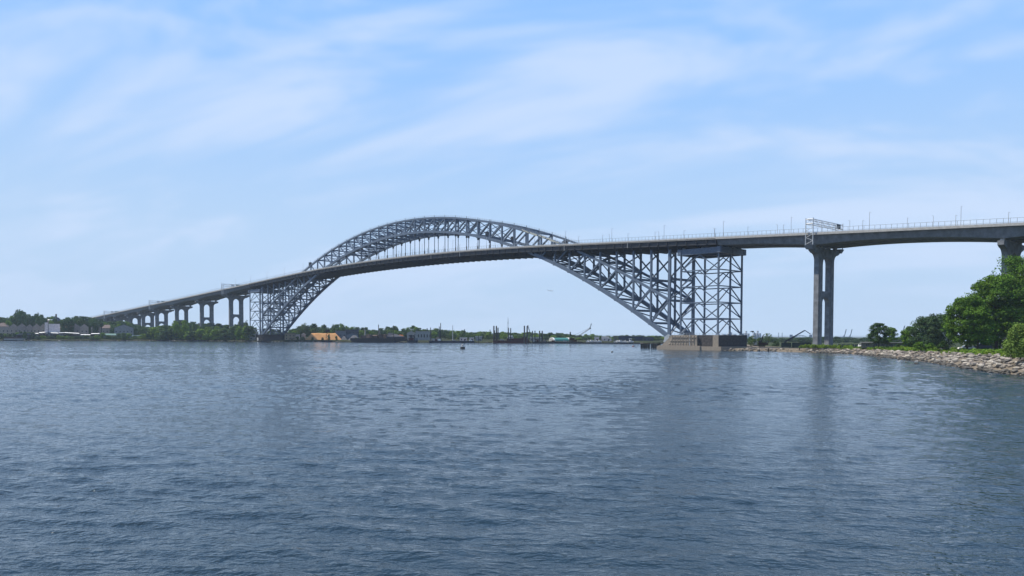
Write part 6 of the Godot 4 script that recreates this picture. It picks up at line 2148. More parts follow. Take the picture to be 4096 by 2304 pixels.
	[[-402.45, -1.5, -57.63], [-405.81, -0.4, -59.79], [-408.33, 1.2, -61.42], [-414.22, 1.9, -65.21], [-431.03, 2.1, -76.04], [-456.25, 2.4, -92.29], [-489.87, 2.67, -113.96], [-531.9, 3.0, -141.05], [-615.95, 3.4, -195.22], [-742.04, 4.0, -276.47], [-952.18, 4.5, -411.9], [-1162.32, 5.0, -547.33], [-1666.66, 5.27, -872.35]],
	[[-390.95, -1.5, -64.57], [-394.28, -0.4, -66.79], [-396.78, 1.2, -68.45], [-402.6, 1.9, -72.34], [-419.24, 2.1, -83.43], [-444.21, 2.4, -100.06], [-477.5, 2.67, -122.24], [-519.1, 3.0, -149.97], [-602.32, 3.4, -205.42], [-727.14, 4.0, -288.6], [-935.18, 4.5, -427.24], [-1143.22, 5.0, -565.87], [-1642.52, 5.27, -898.59]],
	[[-379.53, -1.5, -71.43], [-382.83, -0.4, -73.7], [-385.3, 1.2, -75.4], [-391.06, 1.9, -79.37], [-407.53, 2.1, -90.72], [-432.24, 2.4, -107.74], [-465.18, 2.67, -130.43], [-506.36, 3.0, -158.8], [-588.71, 3.4, -215.53], [-712.23, 4.0, -300.62], [-918.11, 4.5, -442.44], [-1123.99, 5.0, -584.27], [-1618.1, 5.27, -924.64]],
	[[-368.2, -1.5, -78.21], [-371.46, -0.4, -80.53], [-373.9, 1.2, -82.27], [-379.6, 1.9, -86.33], [-395.9, 2.1, -97.93], [-420.34, 2.4, -115.32], [-452.92, 2.67, -138.52], [-493.65, 3.0, -167.52], [-575.12, 3.4, -225.52], [-697.31, 4.0, -312.52], [-900.97, 4.5, -457.51], [-1104.63, 5.0, -602.5], [-1593.41, 5.27, -950.48]],
	[[-356.94, -1.5, -84.89], [-360.17, -0.4, -87.26], [-362.58, 1.2, -89.04], [-368.22, 1.9, -93.19], [-384.33, 2.1, -105.04], [-408.5, 2.4, -122.82], [-440.72, 2.67, -146.52], [-480.99, 3.0, -176.15], [-561.55, 3.4, -235.4], [-682.38, 4.0, -324.29], [-883.76, 4.5, -472.43], [-1085.14, 5.0, -620.57], [-1568.45, 5.27, -976.11]],
	[[-347.17, -1.5, -92.56], [-350.35, -0.4, -94.98], [-352.74, 1.2, -96.79], [-358.32, 1.9, -101.03], [-374.24, 2.1, -113.13], [-398.13, 2.4, -131.28], [-429.97, 2.67, -155.48], [-469.78, 3.0, -185.73], [-549.4, 3.4, -246.24], [-668.83, 4.0, -337.0], [-867.88, 4.5, -488.26], [-1066.92, 5.0, -639.52], [-1544.64, 5.27, -1002.55]],
	[[-337.44, -1.5, -100.18], [-340.59, -0.4, -102.65], [-342.94, 1.2, -104.5], [-348.45, 1.9, -108.82], [-364.18, 2.1, -121.17], [-387.78, 2.4, -139.69], [-419.25, 2.67, -164.39], [-458.58, 3.0, -195.26], [-537.24, 3.4, -257.0], [-655.24, 4.0, -349.62], [-851.89, 4.5, -503.97], [-1048.55, 5.0, -658.33], [-1520.53, 5.27, -1028.78]],
	[[-327.75, -1.5, -107.75], [-330.86, -0.4, -110.27], [-333.19, 1.2, -112.16], [-338.63, 1.9, -116.56], [-354.16, 2.1, -129.16], [-377.47, 2.4, -148.05], [-408.54, 2.67, -173.23], [-447.39, 3.0, -204.72], [-525.07, 3.4, -267.69], [-641.6, 4.0, -362.14], [-835.81, 4.5, -519.56], [-1030.03, 5.0, -676.98], [-1496.14, 5.27, -1054.79]],
	[[-318.11, -1.5, -115.27], [-321.18, -0.4, -117.84], [-323.48, 1.2, -119.77], [-328.84, 1.9, -124.26], [-344.18, 2.1, -137.09], [-367.19, 2.4, -156.35], [-397.86, 2.67, -182.02], [-436.21, 3.0, -214.11], [-512.89, 3.4, -278.29], [-627.92, 4.0, -374.56], [-819.64, 4.5, -535.01], [-1011.36, 5.0, -695.47], [-1471.48, 5.27, -1080.55]],
	[[-309.08, -1.5, -123.24], [-312.1, -0.4, -125.86], [-314.37, 1.2, -127.82], [-319.67, 1.9, -132.4], [-334.8, 2.1, -145.47], [-357.5, 2.4, -165.09], [-387.77, 2.67, -191.24], [-425.6, 3.0, -223.93], [-501.27, 3.4, -289.31], [-614.77, 4.0, -387.38], [-803.94, 4.5, -550.82], [-993.11, 5.0, -714.27], [-1447.12, 5.27, -1106.54]],
	[[-300.07, -1.5, -131.19], [-303.06, -0.4, -133.85], [-305.29, 1.2, -135.85], [-310.52, 1.9, -140.51], [-325.44, 2.1, -153.82], [-347.83, 2.4, -173.79], [-377.68, 2.67, -200.41], [-415.0, 3.0, -233.69], [-489.63, 3.4, -300.26], [-601.57, 4.0, -400.1], [-788.14, 4.5, -566.5], [-974.71, 5.0, -732.91], [-1422.49, 5.27, -1132.28]],
	[[-291.09, -1.5, -139.1], [-294.04, -0.4, -141.81], [-296.24, 1.2, -143.84], [-301.39, 1.9, -148.58], [-316.11, 2.1, -162.13], [-338.18, 2.4, -182.45], [-367.61, 2.67, -209.54], [-404.39, 3.0, -243.4], [-477.96, 3.4, -311.13], [-588.32, 4.0, -412.73], [-772.25, 4.5, -582.05], [-956.17, 5.0, -751.38], [-1397.6, 5.27, -1157.76]],
	[[-282.14, -1.5, -146.99], [-285.04, -0.4, -149.74], [-287.22, 1.2, -151.81], [-292.29, 1.9, -156.63], [-306.79, 2.1, -170.41], [-328.54, 2.4, -191.07], [-357.54, 2.67, -218.62], [-393.78, 3.0, -253.06], [-466.28, 3.4, -321.94], [-575.02, 4.0, -425.26], [-756.26, 4.5, -597.46], [-937.5, 5.0, -769.66], [-1372.47, 5.27, -1182.95]],
	[[-273.4, -1.5, -155.02], [-276.25, -0.4, -157.82], [-278.4, 1.2, -159.92], [-283.39, 1.9, -164.82], [-297.67, 2.1, -178.82], [-319.1, 2.4, -199.83], [-347.66, 2.67, -227.83], [-383.36, 3.0, -262.84], [-454.76, 3.4, -332.85], [-561.86, 4.0, -437.87], [-740.36, 4.5, -612.9], [-918.87, 5.0, -787.94], [-1347.28, 5.27, -1208.02]],
	[[-264.68, -1.5, -163.03], [-267.49, -0.4, -165.87], [-269.6, 1.2, -168.01], [-274.52, 1.9, -172.99], [-288.58, 2.1, -187.21], [-309.66, 2.4, -208.55], [-337.78, 2.67, -237.0], [-372.93, 3.0, -272.57], [-443.22, 3.4, -343.69], [-548.65, 4.0, -450.38], [-724.38, 4.5, -628.2], [-900.11, 5.0, -806.02], [-1321.86, 5.27, -1232.79]],
	[[-255.98, -1.5, -171.02], [-258.74, -0.4, -173.91], [-260.82, 1.2, -176.07], [-265.66, 1.9, -181.13], [-279.49, 2.1, -195.57], [-300.24, 2.4, -217.24], [-327.91, 2.67, -246.13], [-362.49, 3.0, -282.24], [-431.66, 3.4, -354.46], [-535.41, 4.0, -462.8], [-708.32, 4.5, -643.35], [-881.23, 5.0, -823.91], [-1296.23, 5.27, -1257.25]],
	[[-247.3, -1.5, -178.98], [-250.02, -0.4, -181.91], [-252.06, 1.2, -184.11], [-256.82, 1.9, -189.24], [-270.43, 2.1, -203.9], [-290.83, 2.4, -225.89], [-318.04, 2.67, -255.21], [-352.06, 3.0, -291.86], [-420.08, 3.4, -365.16], [-522.12, 4.0, -475.11], [-692.18, 4.5, -658.35], [-862.25, 5.0, -841.59], [-1270.4, 5.27, -1281.38]],
	[[-239.15, -1.5, -187.48], [-241.82, -0.4, -190.46], [-243.83, 1.2, -192.69], [-248.51, 1.9, -197.89], [-261.88, 2.1, -212.76], [-281.94, 2.4, -235.07], [-308.69, 2.67, -264.81], [-342.13, 3.0, -301.99], [-409.0, 3.4, -376.34], [-509.3, 4.0, -487.87], [-676.48, 4.5, -673.75], [-843.66, 5.0, -859.63], [-1244.88, 5.27, -1305.75]],
	[[-231.0, -1.5, -195.98], [-233.63, -0.4, -199.0], [-235.6, 1.2, -201.26], [-240.2, 1.9, -206.54], [-253.34, 2.1, -221.61], [-273.05, 2.4, -244.23], [-299.33, 2.67, -274.38], [-332.18, 3.0, -312.08], [-397.89, 3.4, -387.46], [-496.44, 4.0, -500.54], [-660.7, 4.5, -689.01], [-824.96, 5.0, -877.47], [-1219.18, 5.27, -1329.79]],
	[[-222.86, -1.5, -204.48], [-225.44, -0.4, -207.53], [-227.38, 1.2, -209.82], [-231.89, 1.9, -215.17], [-244.8, 2.1, -230.45], [-264.15, 2.4, -253.37], [-289.96, 2.67, -283.93], [-322.23, 3.0, -322.13], [-386.75, 3.4, -398.53], [-483.54, 4.0, -513.12], [-644.85, 4.5, -704.12], [-806.16, 5.0, -895.11], [-1193.31, 5.27, -1353.49]],
	[[-214.72, -1.5, -212.96], [-217.26, -0.4, -216.06], [-219.16, 1.2, -218.38], [-223.59, 1.9, -223.8], [-236.26, 2.1, -239.27], [-255.26, 2.4, -262.49], [-280.59, 2.67, -293.45], [-312.26, 3.0, -332.14], [-375.59, 3.4, -409.53], [-470.6, 4.0, -525.61], [-628.93, 4.5, -719.07], [-787.27, 5.0, -912.54], [-1167.28, 5.27, -1376.86]],
	[[-206.23, -1.5, -220.98], [-208.71, -0.4, -224.12], [-210.58, 1.2, -226.47], [-214.93, 1.9, -231.95], [-227.35, 2.1, -247.62], [-245.99, 2.4, -271.13], [-270.85, 2.67, -302.47], [-301.92, 3.0, -341.65], [-364.05, 3.4, -420.0], [-457.25, 4.0, -537.53], [-612.59, 4.5, -733.41], [-767.93, 5.0, -929.3], [-1140.74, 5.27, -1399.42]],
	[[-197.75, -1.5, -228.99], [-200.19, -0.4, -232.16], [-202.01, 1.2, -234.54], [-206.28, 1.9, -240.09], [-218.46, 2.1, -255.95], [-236.74, 2.4, -279.74], [-261.11, 2.67, -311.45], [-291.58, 3.0, -351.1], [-352.5, 3.4, -430.4], [-443.89, 4.0, -549.34], [-596.21, 4.5, -747.59], [-748.52, 5.0, -945.83], [-1114.08, 5.27, -1421.61]],
	[[-201.75, -1.5, -253.71], [-204.14, -0.4, -256.92], [-205.93, 1.2, -259.32], [-210.11, 1.9, -264.94], [-222.05, 2.1, -280.98], [-239.96, 2.4, -305.05], [-263.85, 2.67, -337.13], [-293.7, 3.0, -377.24], [-353.41, 3.4, -457.46], [-442.98, 4.0, -577.78], [-592.25, 4.5, -778.32], [-741.53, 5.0, -978.87], [-1099.79, 5.27, -1460.17]],
	[[-236.87, -1.5, -322.63], [-239.21, -0.4, -325.88], [-240.97, 1.2, -328.31], [-245.06, 1.9, -333.99], [-256.76, 2.1, -350.21], [-274.3, 2.4, -374.54], [-297.7, 2.67, -406.99], [-326.94, 3.0, -447.55], [-385.43, 3.4, -528.66], [-473.16, 4.0, -650.33], [-619.38, 4.5, -853.11], [-765.59, 5.0, -1055.89], [-1116.51, 5.27, -1542.57]],
	[[-318.17, -1.5, -466.92], [-320.45, -0.4, -470.21], [-322.16, 1.2, -472.67], [-326.15, 1.9, -478.42], [-337.56, 2.1, -494.86], [-354.66, 2.4, -519.5], [-377.46, 2.67, -552.37], [-405.97, 3.0, -593.44], [-462.98, 3.4, -675.6], [-548.5, 4.0, -798.83], [-691.03, 4.5, -1004.23], [-833.56, 5.0, -1209.62], [-1175.63, 5.27, -1702.56]],
	[[-634.71, -1.5, -1009.14], [-636.89, -0.4, -1012.49], [-638.52, 1.2, -1015.0], [-642.34, 1.9, -1020.87], [-653.25, 2.1, -1037.64], [-669.61, 2.4, -1062.78], [-691.43, 2.67, -1096.31], [-718.7, 3.0, -1138.22], [-773.24, 3.4, -1222.04], [-855.04, 4.0, -1347.76], [-991.39, 4.5, -1557.31], [-1127.74, 5.0, -1766.85], [-1454.97, 5.27, -2269.76]],
	[[-853.61, -1.5, -1509.81], [-855.65, -0.4, -1513.25], [-857.18, 1.2, -1515.83], [-860.76, 1.9, -1521.85], [-870.97, 2.1, -1539.04], [-886.29, 2.4, -1564.84], [-906.71, 2.67, -1599.23], [-932.24, 3.0, -1642.22], [-983.31, 3.4, -1728.2], [-1059.9, 4.0, -1857.17], [-1187.55, 4.5, -2072.12], [-1315.21, 5.0, -2287.07], [-1621.58, 5.27, -2802.95]],
	[[-837.79, -1.5, -1748.7], [-839.63, -0.4, -1752.25], [-841.02, 1.2, -1754.91], [-844.24, 1.9, -1761.12], [-853.46, 2.1, -1778.87], [-867.29, 2.4, -1805.49], [-885.73, 2.67, -1840.99], [-908.79, 3.0, -1885.36], [-954.89, 3.4, -1974.1], [-1024.04, 4.0, -2107.21], [-1139.29, 4.5, -2329.05], [-1254.55, 5.0, -2550.9], [-1531.15, 5.27, -3083.34]],
	[[-809.17, -1.5, -2001.52], [-810.82, -0.4, -2005.16], [-812.06, 1.2, -2007.9], [-814.94, 1.9, -2014.27], [-823.18, 2.1, -2032.5], [-835.54, 2.4, -2059.83], [-852.02, 2.67, -2096.28], [-872.62, 3.0, -2141.84], [-913.81, 3.4, -2232.96], [-975.61, 4.0, -2369.64], [-1078.6, 4.5, -2597.44], [-1181.59, 5.0, -2825.24], [-1428.77, 5.27, -3371.96]],
	[[-604.8, -1.5, -2223.99], [-606.07, -0.4, -2227.78], [-607.03, 1.2, -2230.63], [-609.25, 1.9, -2237.27], [-615.59, 2.1, -2256.23], [-625.11, 2.4, -2284.68], [-637.81, 2.67, -2322.62], [-653.67, 3.0, -2370.03], [-685.41, 3.4, -2464.86], [-733.01, 4.0, -2607.11], [-812.34, 4.5, -2844.19], [-891.68, 5.0, -3081.27], [-1082.08, 5.27, -3650.25]],
	[[-298.21, -1.5, -2557.78], [-298.96, -0.4, -2561.71], [-299.53, 1.2, -2564.65], [-300.85, 1.9, -2571.53], [-304.62, 2.1, -2591.17], [-310.27, 2.4, -2620.63], [-317.8, 2.67, -2659.92], [-327.23, 3.0, -2709.02], [-346.07, 3.4, -2807.23], [-374.33, 4.0, -2954.54], [-421.43, 4.5, -3200.06], [-468.53, 5.0, -3445.59], [-581.58, 5.27, -4034.84]],
]

const FAR_TREES := [
	[-868.4, 10.12, 156.4, 26.3, 14.2, 1, 78, "back"],
	[-838.6, 9.56, 143.2, 23.2, 6.7, 4, 150, "back"],
	[-575.4, 2.4, 3.8, 21.2, 7.1, 4, 960, "back"],
	[-568.5, 2.4, -0.2, 20.4, 6.5, 4, 985, "back"],
	[-577.4, 2.8, -73.5, 18.1, 9.9, 4, 1215, "back"],
	[-559.2, 2.73, -76.4, 16.6, 10.3, 1, 1255, "back"],
	[-550.0, 2.73, -83.7, 15.8, 8.0, 1, 1294, "back"],
	[-574.4, 3.0, -110.9, 16.9, 8.3, 4, 1335, "back"],
	[-565.9, 3.0, -117.0, 17.8, 10.1, 4, 1368, "back"],
	[-314.9, 2.6, -244.5, 8.7, 4.3, 3, 2281, "back"],
	[-422.3, 2.8, -187.3, 11.3, 2.8, 3, 1858, "back"],
	[-400.8, 2.8, -206.2, 10.8, 2.5, 3, 1960, "back"],
	[-331.5, 2.67, -242.8, 7.8, 7.0, 1, 2232, "back"],
	[-337.2, 2.67, -237.6, 8.1, 8.1, 1, 2203, "back"],
	[-468.0, 2.8, -151.0, 15.4, 8.4, 0, 1655, "back"],
	[-486.6, 2.8, -138.4, 14.2, 9.1, 1, 1580, "back"],
	[-494.1, 2.8, -133.3, 13.6, 7.4, 1, 1550, "back"],
	[-814.0, 6.36, 193.7, 18.5, 8.4, 0, -30, "back"],
	[-844.3, 8.96, 185.0, 16.6, 7.8, 0, -15, "back"],
	[-839.0, 8.88, 182.6, 17.2, 11.0, 0, -2, "back"],
	[-861.8, 9.68, 173.9, 17.0, 11.2, 0, 16, "back"],
	[-857.4, 9.63, 169.8, 17.0, 8.8, 0, 34, "back"],
	[-811.4, 7.38, 174.5, 19.8, 8.4, 2, 49, "back"],
	[-814.9, 7.79, 170.2, 21.4, 11.2, 1, 63, "back"],
	[-813.7, 7.89, 165.6, 25.2, 9.0, 0, 82, "back"],
	[-859.8, 9.96, 152.7, 22.8, 8.8, 1, 98, "back"],
	[-775.9, 5.38, 165.5, 23.0, 10.8, 0, 112, "back"],
	[-817.5, 8.69, 152.4, 19.0, 10.1, 1, 131, "back"],
	[-795.7, 7.24, 152.5, 22.3, 9.3, 1, 148, "back"],
	[-771.8, 5.62, 153.4, 22.5, 8.1, 0, 164, "back"],
	[-853.8, 10.11, 132.3, 17.2, 10.1, 1, 178, "back"],
	[-851.5, 10.11, 128.3, 17.2, 10.4, 0, 194, "back"],
	[-841.3, 9.9, 126.0, 18.0, 8.3, 2, 211, "back"],
	[-824.4, 9.48, 126.1, 18.6, 10.6, 0, 224, "back"],
	[-773.3, 6.64, 133.1, 16.6, 10.2, 0, 242, "back"],
	[-819.9, 9.53, 117.6, 15.3, 8.4, 1, 259, "back"],
	[-761.3, 6.14, 127.8, 19.3, 11.0, 0, 273, "back"],
	[-754.5, 5.88, 124.5, 20.4, 8.7, 0, 292, "back"],
	[-828.6, 10.02, 102.3, 18.5, 11.3, 0, 307, "back"],
	[-798.6, 9.24, 104.8, 18.7, 9.3, 1, 325, "back"],
	[-745.8, 5.85, 114.0, 20.6, 10.3, 1, 340, "back"],
	[-769.3, 7.85, 103.2, 18.5, 8.5, 0, 358, "back"],
	[-734.4, 5.4, 108.5, 20.2, 8.8, 0, 372, "back"],
	[-817.7, 10.11, 82.2, 15.6, 10.1, 1, 388, "back"],
	[-813.5, 10.07, 78.7, 14.4, 8.6, 1, 404, "back"],
	[-790.0, 9.46, 81.2, 13.7, 11.9, 1, 418, "back"],
	[-735.9, 6.32, 90.9, 14.8, 10.4, 0, 437, "back"],
	[-723.1, 5.57, 89.7, 15.5, 9.7, 1, 455, "back"],
	[-803.5, 10.11, 61.9, 12.9, 9.4, 2, 472, "back"],
	[-750.4, 8.04, 73.1, 14.3, 11.9, 0, 487, "back"],
	[-749.9, 8.26, 67.6, 14.1, 8.7, 2, 507, "back"],
	[-712.0, 5.54, 75.1, 14.3, 11.1, 0, 521, "back"],
	[-751.4, 8.8, 57.6, 9.5, 8.9, 0, 540, "back"],
	[-780.3, 9.85, 44.3, 8.3, 9.9, 0, 555, "back"],
	[-786.1, 10.1, 37.7, 6.7, 10.7, 1, 571, "back"],
	[-759.8, 9.41, 41.1, 6.6, 12.2, 0, 588, "back"],
	[-703.2, 5.95, 53.9, 9.2, 9.6, 0, 608, "back"],
	[-706.7, 6.43, 48.1, 9.0, 11.5, 0, 624, "back"],
	[-757.6, 9.61, 25.3, 7.9, 10.9, 2, 644, "back"],
	[-754.9, 9.62, 20.9, 8.1, 9.5, 0, 661, "back"],
	[-717.6, 7.92, 29.4, 9.5, 9.2, 1, 677, "back"],
	[-738.5, 9.28, 17.5, 6.7, 8.3, 0, 692, "back"],
	[-732.1, 9.04, 15.7, 11.3, 9.7, 0, 705, "back"],
	[-730.8, 8.75, 11.4, 14.1, 10.9, 1, 721, "back"],
	[-708.3, 7.33, 14.3, 15.4, 9.8, 1, 739, "back"],
	[-672.7, 4.91, 22.7, 15.5, 8.5, 0, 755, "back"],
	[-737.5, 8.11, -5.9, 14.5, 8.6, 1, 770, "back"],
	[-684.0, 5.58, 10.2, 13.7, 11.4, 2, 783, "back"],
	[-732.0, 7.4, -14.1, 13.3, 10.8, 1, 803, "back"],
	[-659.8, 4.37, 8.9, 14.9, 10.7, 0, 820, "back"],
	[-660.8, 4.53, 3.1, 15.7, 10.5, 1, 838, "back"],
	[-675.6, 5.2, -8.2, 14.9, 11.4, 1, 856, "back"],
	[-663.7, 4.69, -9.1, 14.9, 11.5, 0, 875, "back"],
	[-664.2, 4.63, -15.1, 13.1, 11.2, 0, 895, "back"],
	[-689.2, 4.92, -31.4, 12.9, 9.7, 1, 913, "back"],
	[-694.3, 4.69, -38.6, 12.6, 8.5, 1, 929, "back"],
	[-651.1, 3.89, -24.2, 14.6, 11.9, 2, 943, "back"],
	[-627.3, 3.25, -19.9, 16.1, 10.7, 0, 963, "back"],
	[-645.3, 3.29, -33.5, 17.4, 11.6, 0, 981, "back"],
	[-614.9, 2.77, -25.8, 13.8, 10.7, 0, 1001, "back"],
	[-665.6, 3.11, -54.7, 12.3, 9.4, 0, 1019, "back"],
	[-597.7, 2.77, -35.9, 11.2, 9.8, 1, 1061, "back"],
	[-583.6, 2.68, -37.0, 11.1, 9.7, 0, 1087, "back"],
	[-573.7, 2.63, -40.0, 9.9, 9.6, 1, 1113, "back"],
	[-572.8, 2.64, -47.5, 9.0, 9.6, 1, 1139, "back"],
	[-582.5, 2.75, -60.4, 10.8, 9.8, 0, 1165, "back"],
	[-571.6, 2.67, -54.8, 10.2, 8.3, 0, 1165, "back"],
	[-593.1, 2.85, -70.4, 11.1, 10.1, 1, 1179, "back"],
	[-604.4, 2.97, -81.9, 13.9, 11.0, 1, 1196, "back"],
	[-594.8, 2.93, -82.8, 16.6, 10.2, 0, 1215, "back"],
	[-582.6, 2.87, -81.9, 14.9, 8.7, 1, 1232, "back"],
	[-563.6, 2.75, -76.3, 14.7, 7.8, 1, 1247, "back"],
	[-594.5, 3.01, -97.6, 15.7, 8.5, 0, 1261, "back"],
	[-615.3, 3.12, -113.8, 13.2, 10.9, 0, 1275, "back"],
	[-592.9, 3.04, -107.4, 14.9, 9.5, 0, 1293, "back"],
	[-606.9, 3.12, -120.6, 13.2, 8.7, 1, 1308, "back"],
	[-596.7, 3.09, -119.7, 12.0, 8.0, 0, 1323, "back"],
	[-576.3, 3.01, -112.4, 15.7, 8.4, 1, 1336, "back"],
	[-599.3, 3.13, -130.5, 16.5, 10.8, 0, 1350, "back"],
	[-560.0, 2.95, -113.5, 16.6, 8.4, 2, 1367, "back"],
	[-585.2, 3.11, -133.3, 14.6, 8.9, 2, 1382, "back"],
	[-561.8, 3.02, -124.3, 12.4, 9.4, 1, 1396, "back"],
	[-536.8, 2.86, -114.5, 13.4, 10.4, 2, 1412, "back"],
	[-541.8, 2.94, -123.6, 13.0, 9.8, 1, 1430, "back"],
	[-536.5, 2.93, -125.9, 12.6, 9.7, 1, 1447, "back"],
	[-512.9, 2.78, -116.7, 12.8, 7.4, 1, 1463, "back"],
	[-526.3, 2.91, -129.6, 10.6, 9.4, 1, 1476, "back"],
	[-503.4, 2.76, -120.4, 10.1, 9.8, 0, 1492, "back"],
	[-513.5, 2.88, -132.7, 10.0, 9.3, 0, 1510, "back"],
	[-540.1, 3.07, -155.7, 12.0, 11.6, 1, 1526, "back"],
	[-536.8, 3.08, -160.3, 11.8, 8.7, 0, 1545, "back"],
	[-480.1, 2.71, -127.4, 12.9, 10.9, 0, 1560, "back"],
	[-520.8, 3.05, -161.6, 13.4, 11.6, 1, 1579, "back"],
	[-505.2, 2.99, -157.9, 9.4, 10.5, 0, 1599, "back"],
	[-463.2, 2.69, -134.9, 11.7, 9.2, 0, 1617, "back"],
	[-476.7, 2.83, -150.0, 12.9, 7.7, 2, 1634, "back"],
	[-507.1, 3.06, -176.3, 13.5, 8.9, 2, 1647, "back"],
	[-459.3, 2.74, -147.4, 13.6, 8.9, 2, 1662, "back"],
	[-498.6, 3.06, -181.4, 12.5, 10.6, 1, 1678, "back"],
	[-471.4, 2.91, -167.9, 11.4, 8.1, 0, 1696, "back"],
	[-450.5, 2.77, -157.5, 10.8, 10.5, 0, 1710, "back"],
	[-473.0, 2.99, -180.9, 10.2, 9.6, 0, 1729, "back"],
	[-461.1, 2.92, -177.8, 11.8, 10.9, 0, 1746, "back"],
	[-474.9, 3.04, -195.3, 10.8, 8.7, 0, 1765, "back"],
	[-483.8, 3.11, -207.7, 10.3, 11.7, 0, 1780, "back"],
	[-458.4, 3.0, -195.2, 10.1, 8.4, 1, 1800, "back"],
	[-448.0, 2.94, -192.3, 9.7, 11.1, 2, 1814, "back"],
	[-476.6, 3.13, -222.3, 9.2, 10.7, 2, 1834, "back"],
	[-449.1, 3.01, -206.9, 9.8, 9.0, 0, 1852, "back"],
	[-467.6, 3.13, -227.9, 8.2, 9.7, 0, 1867, "back"],
	[-442.9, 3.02, -213.7, 7.7, 8.7, 0, 1884, "back"],
	[-412.7, 2.79, -194.1, 7.6, 10.4, 1, 1899, "back"],
	[-455.8, 3.12, -237.4, 8.9, 11.3, 2, 1917, "back"],
	[-445.6, 3.09, -236.1, 8.5, 11.1, 0, 1936, "back"],
	[-431.4, 3.04, -231.1, 8.3, 11.2, 2, 1955, "back"],
	[-404.5, 2.86, -215.0, 6.0, 7.4, 1, 1974, "back"],
	[-428.1, 3.06, -240.8, 7.7, 11.6, 1, 1988, "back"],
	[-431.5, 3.1, -251.6, 8.9, 9.8, 2, 2008, "back"],
	[-424.8, 3.08, -252.2, 8.0, 8.6, 0, 2024, "back"],
	[-377.5, 2.74, -214.7, 7.7, 9.8, 1, 2039, "back"],
	[-384.2, 2.83, -227.7, 7.5, 10.5, 0, 2057, "back"],
	[-426.3, 3.15, -274.2, 6.9, 11.5, 0, 2076, "back"],
	[-416.6, 3.12, -272.9, 7.5, 9.7, 2, 2095, "back"],
	[-419.1, 3.15, -282.0, 8.2, 9.2, 1, 2111, "back"],
	[-384.1, 2.96, -254.5, 7.8, 9.9, 0, 2127, "back"],
	[-404.2, 3.11, -281.1, 7.3, 10.8, 0, 2144, "back"],
	[-390.1, 3.05, -274.7, 7.0, 9.8, 0, 2163, "back"],
	[-342.9, 2.68, -234.5, 6.5, 7.7, 1, 2179, "back"],
	[-364.7, 2.91, -261.9, 6.7, 11.0, 2, 2194, "back"],
	[-360.9, 2.91, -265.8, 6.4, 11.0, 1, 2213, "back"],
	[-356.5, 2.91, -269.1, 7.3, 8.1, 1, 2233, "back"],
	[-385.3, 3.13, -305.1, 7.1, 8.9, 0, 2247, "back"],
	[-373.9, 3.08, -299.5, 6.5, 10.1, 1, 2262, "back"],
	[-335.0, 2.79, -265.4, 6.1, 7.5, 0, 2279, "back"],
	[-326.3, 2.74, -261.6, 5.5, 9.6, 0, 2293, "back"],
	[-350.7, 3.01, -295.1, 4.7, 5.7, 0, 2311, "back"],
	[-321.0, 2.74, -266.9, 5.7, 6.0, 0, 2321, "back"],
	[-346.3, 3.0, -299.2, 4.2, 6.7, 2, 2332, "back"],
	[-369.7, 3.16, -330.1, 6.0, 6.5, 2, 2344, "back"],
	[-353.2, 3.07, -316.4, 5.0, 8.4, 0, 2354, "back"],
	[-342.8, 3.03, -311.0, 6.2, 8.1, 2, 2369, "back"],
	[-338.5, 3.02, -312.2, 4.8, 9.1, 0, 2383, "back"],
	[-302.4, 2.7, -277.6, 4.8, 8.6, 0, 2399, "back"],
	[-336.7, 3.05, -323.9, 3.7, 9.0, 0, 2415, "back"],
	[-332.7, 3.04, -326.2, 4.5, 8.1, 1, 2431, "back"],
	[-302.5, 2.79, -296.7, 3.0, 5.8, 0, 2445, "back"],
	[-307.6, 2.86, -307.3, 3.9, 6.9, 1, 2455, "back"],
	[-334.9, 3.1, -345.3, 4.2, 8.4, 0, 2468, "back"],
	[-304.7, 2.88, -315.3, 5.0, 6.2, 0, 2482, "back"],
	[-320.5, 3.04, -339.3, 5.1, 9.0, 1, 2493, "back"],
	[-289.6, 2.78, -308.4, 5.8, 6.7, 0, 2509, "back"],
	[-306.6, 2.99, -334.8, 4.0, 6.3, 0, 2521, "back"],
	[-315.4, 3.06, -350.7, 5.2, 5.9, 1, 2532, "back"],
	[-274.6, 2.69, -304.1, 4.5, 7.0, 0, 2542, "back"],
	[-325.3, 3.16, -373.8, 5.2, 8.8, 1, 2555, "back"],
	[-286.6, 2.88, -331.4, 4.9, 7.1, 1, 2570, "back"],
	[-315.3, 3.13, -374.1, 3.8, 8.3, 2, 2583, "back"],
	[-267.9, 2.74, -319.2, 5.0, 6.8, 0, 2597, "back"],
	[-268.0, 2.76, -324.8, 5.1, 7.4, 2, 2609, "back"],
	[-267.9, 2.78, -330.6, 5.1, 7.2, 1, 2623, "back"],
	[-296.7, 3.04, -374.9, 4.6, 6.6, 1, 2636, "back"],
	[-306.5, 3.09, -393.5, 4.1, 7.5, 0, 2648, "back"],
	[-278.7, 2.81, -362.1, 3.5, 7.8, 2, 2660, "back"],
	[-764.3, 2.9, 199.6, 18.1, 7.3, 1, -20, "middle"],
	[-778.5, 4.33, 193.3, 16.5, 9.8, 1, -3, "middle"],
	[-770.1, 3.98, 189.6, 18.6, 7.1, 0, 18, "middle"],
	[-754.5, 2.98, 188.6, 18.9, 7.5, 2, 33, "middle"],
	[-769.1, 4.24, 181.9, 20.4, 9.4, 0, 50, "middle"],
	[-769.6, 4.49, 176.8, 24.9, 10.1, 0, 71, "middle"],
	[-775.4, 5.15, 170.2, 23.2, 8.4, 0, 93, "middle"],
	[-757.4, 4.0, 169.3, 20.4, 9.2, 1, 112, "middle"],
	[-767.8, 4.99, 162.2, 20.1, 8.7, 1, 132, "middle"],
	[-741.7, 3.23, 162.8, 22.6, 6.9, 0, 151, "middle"],
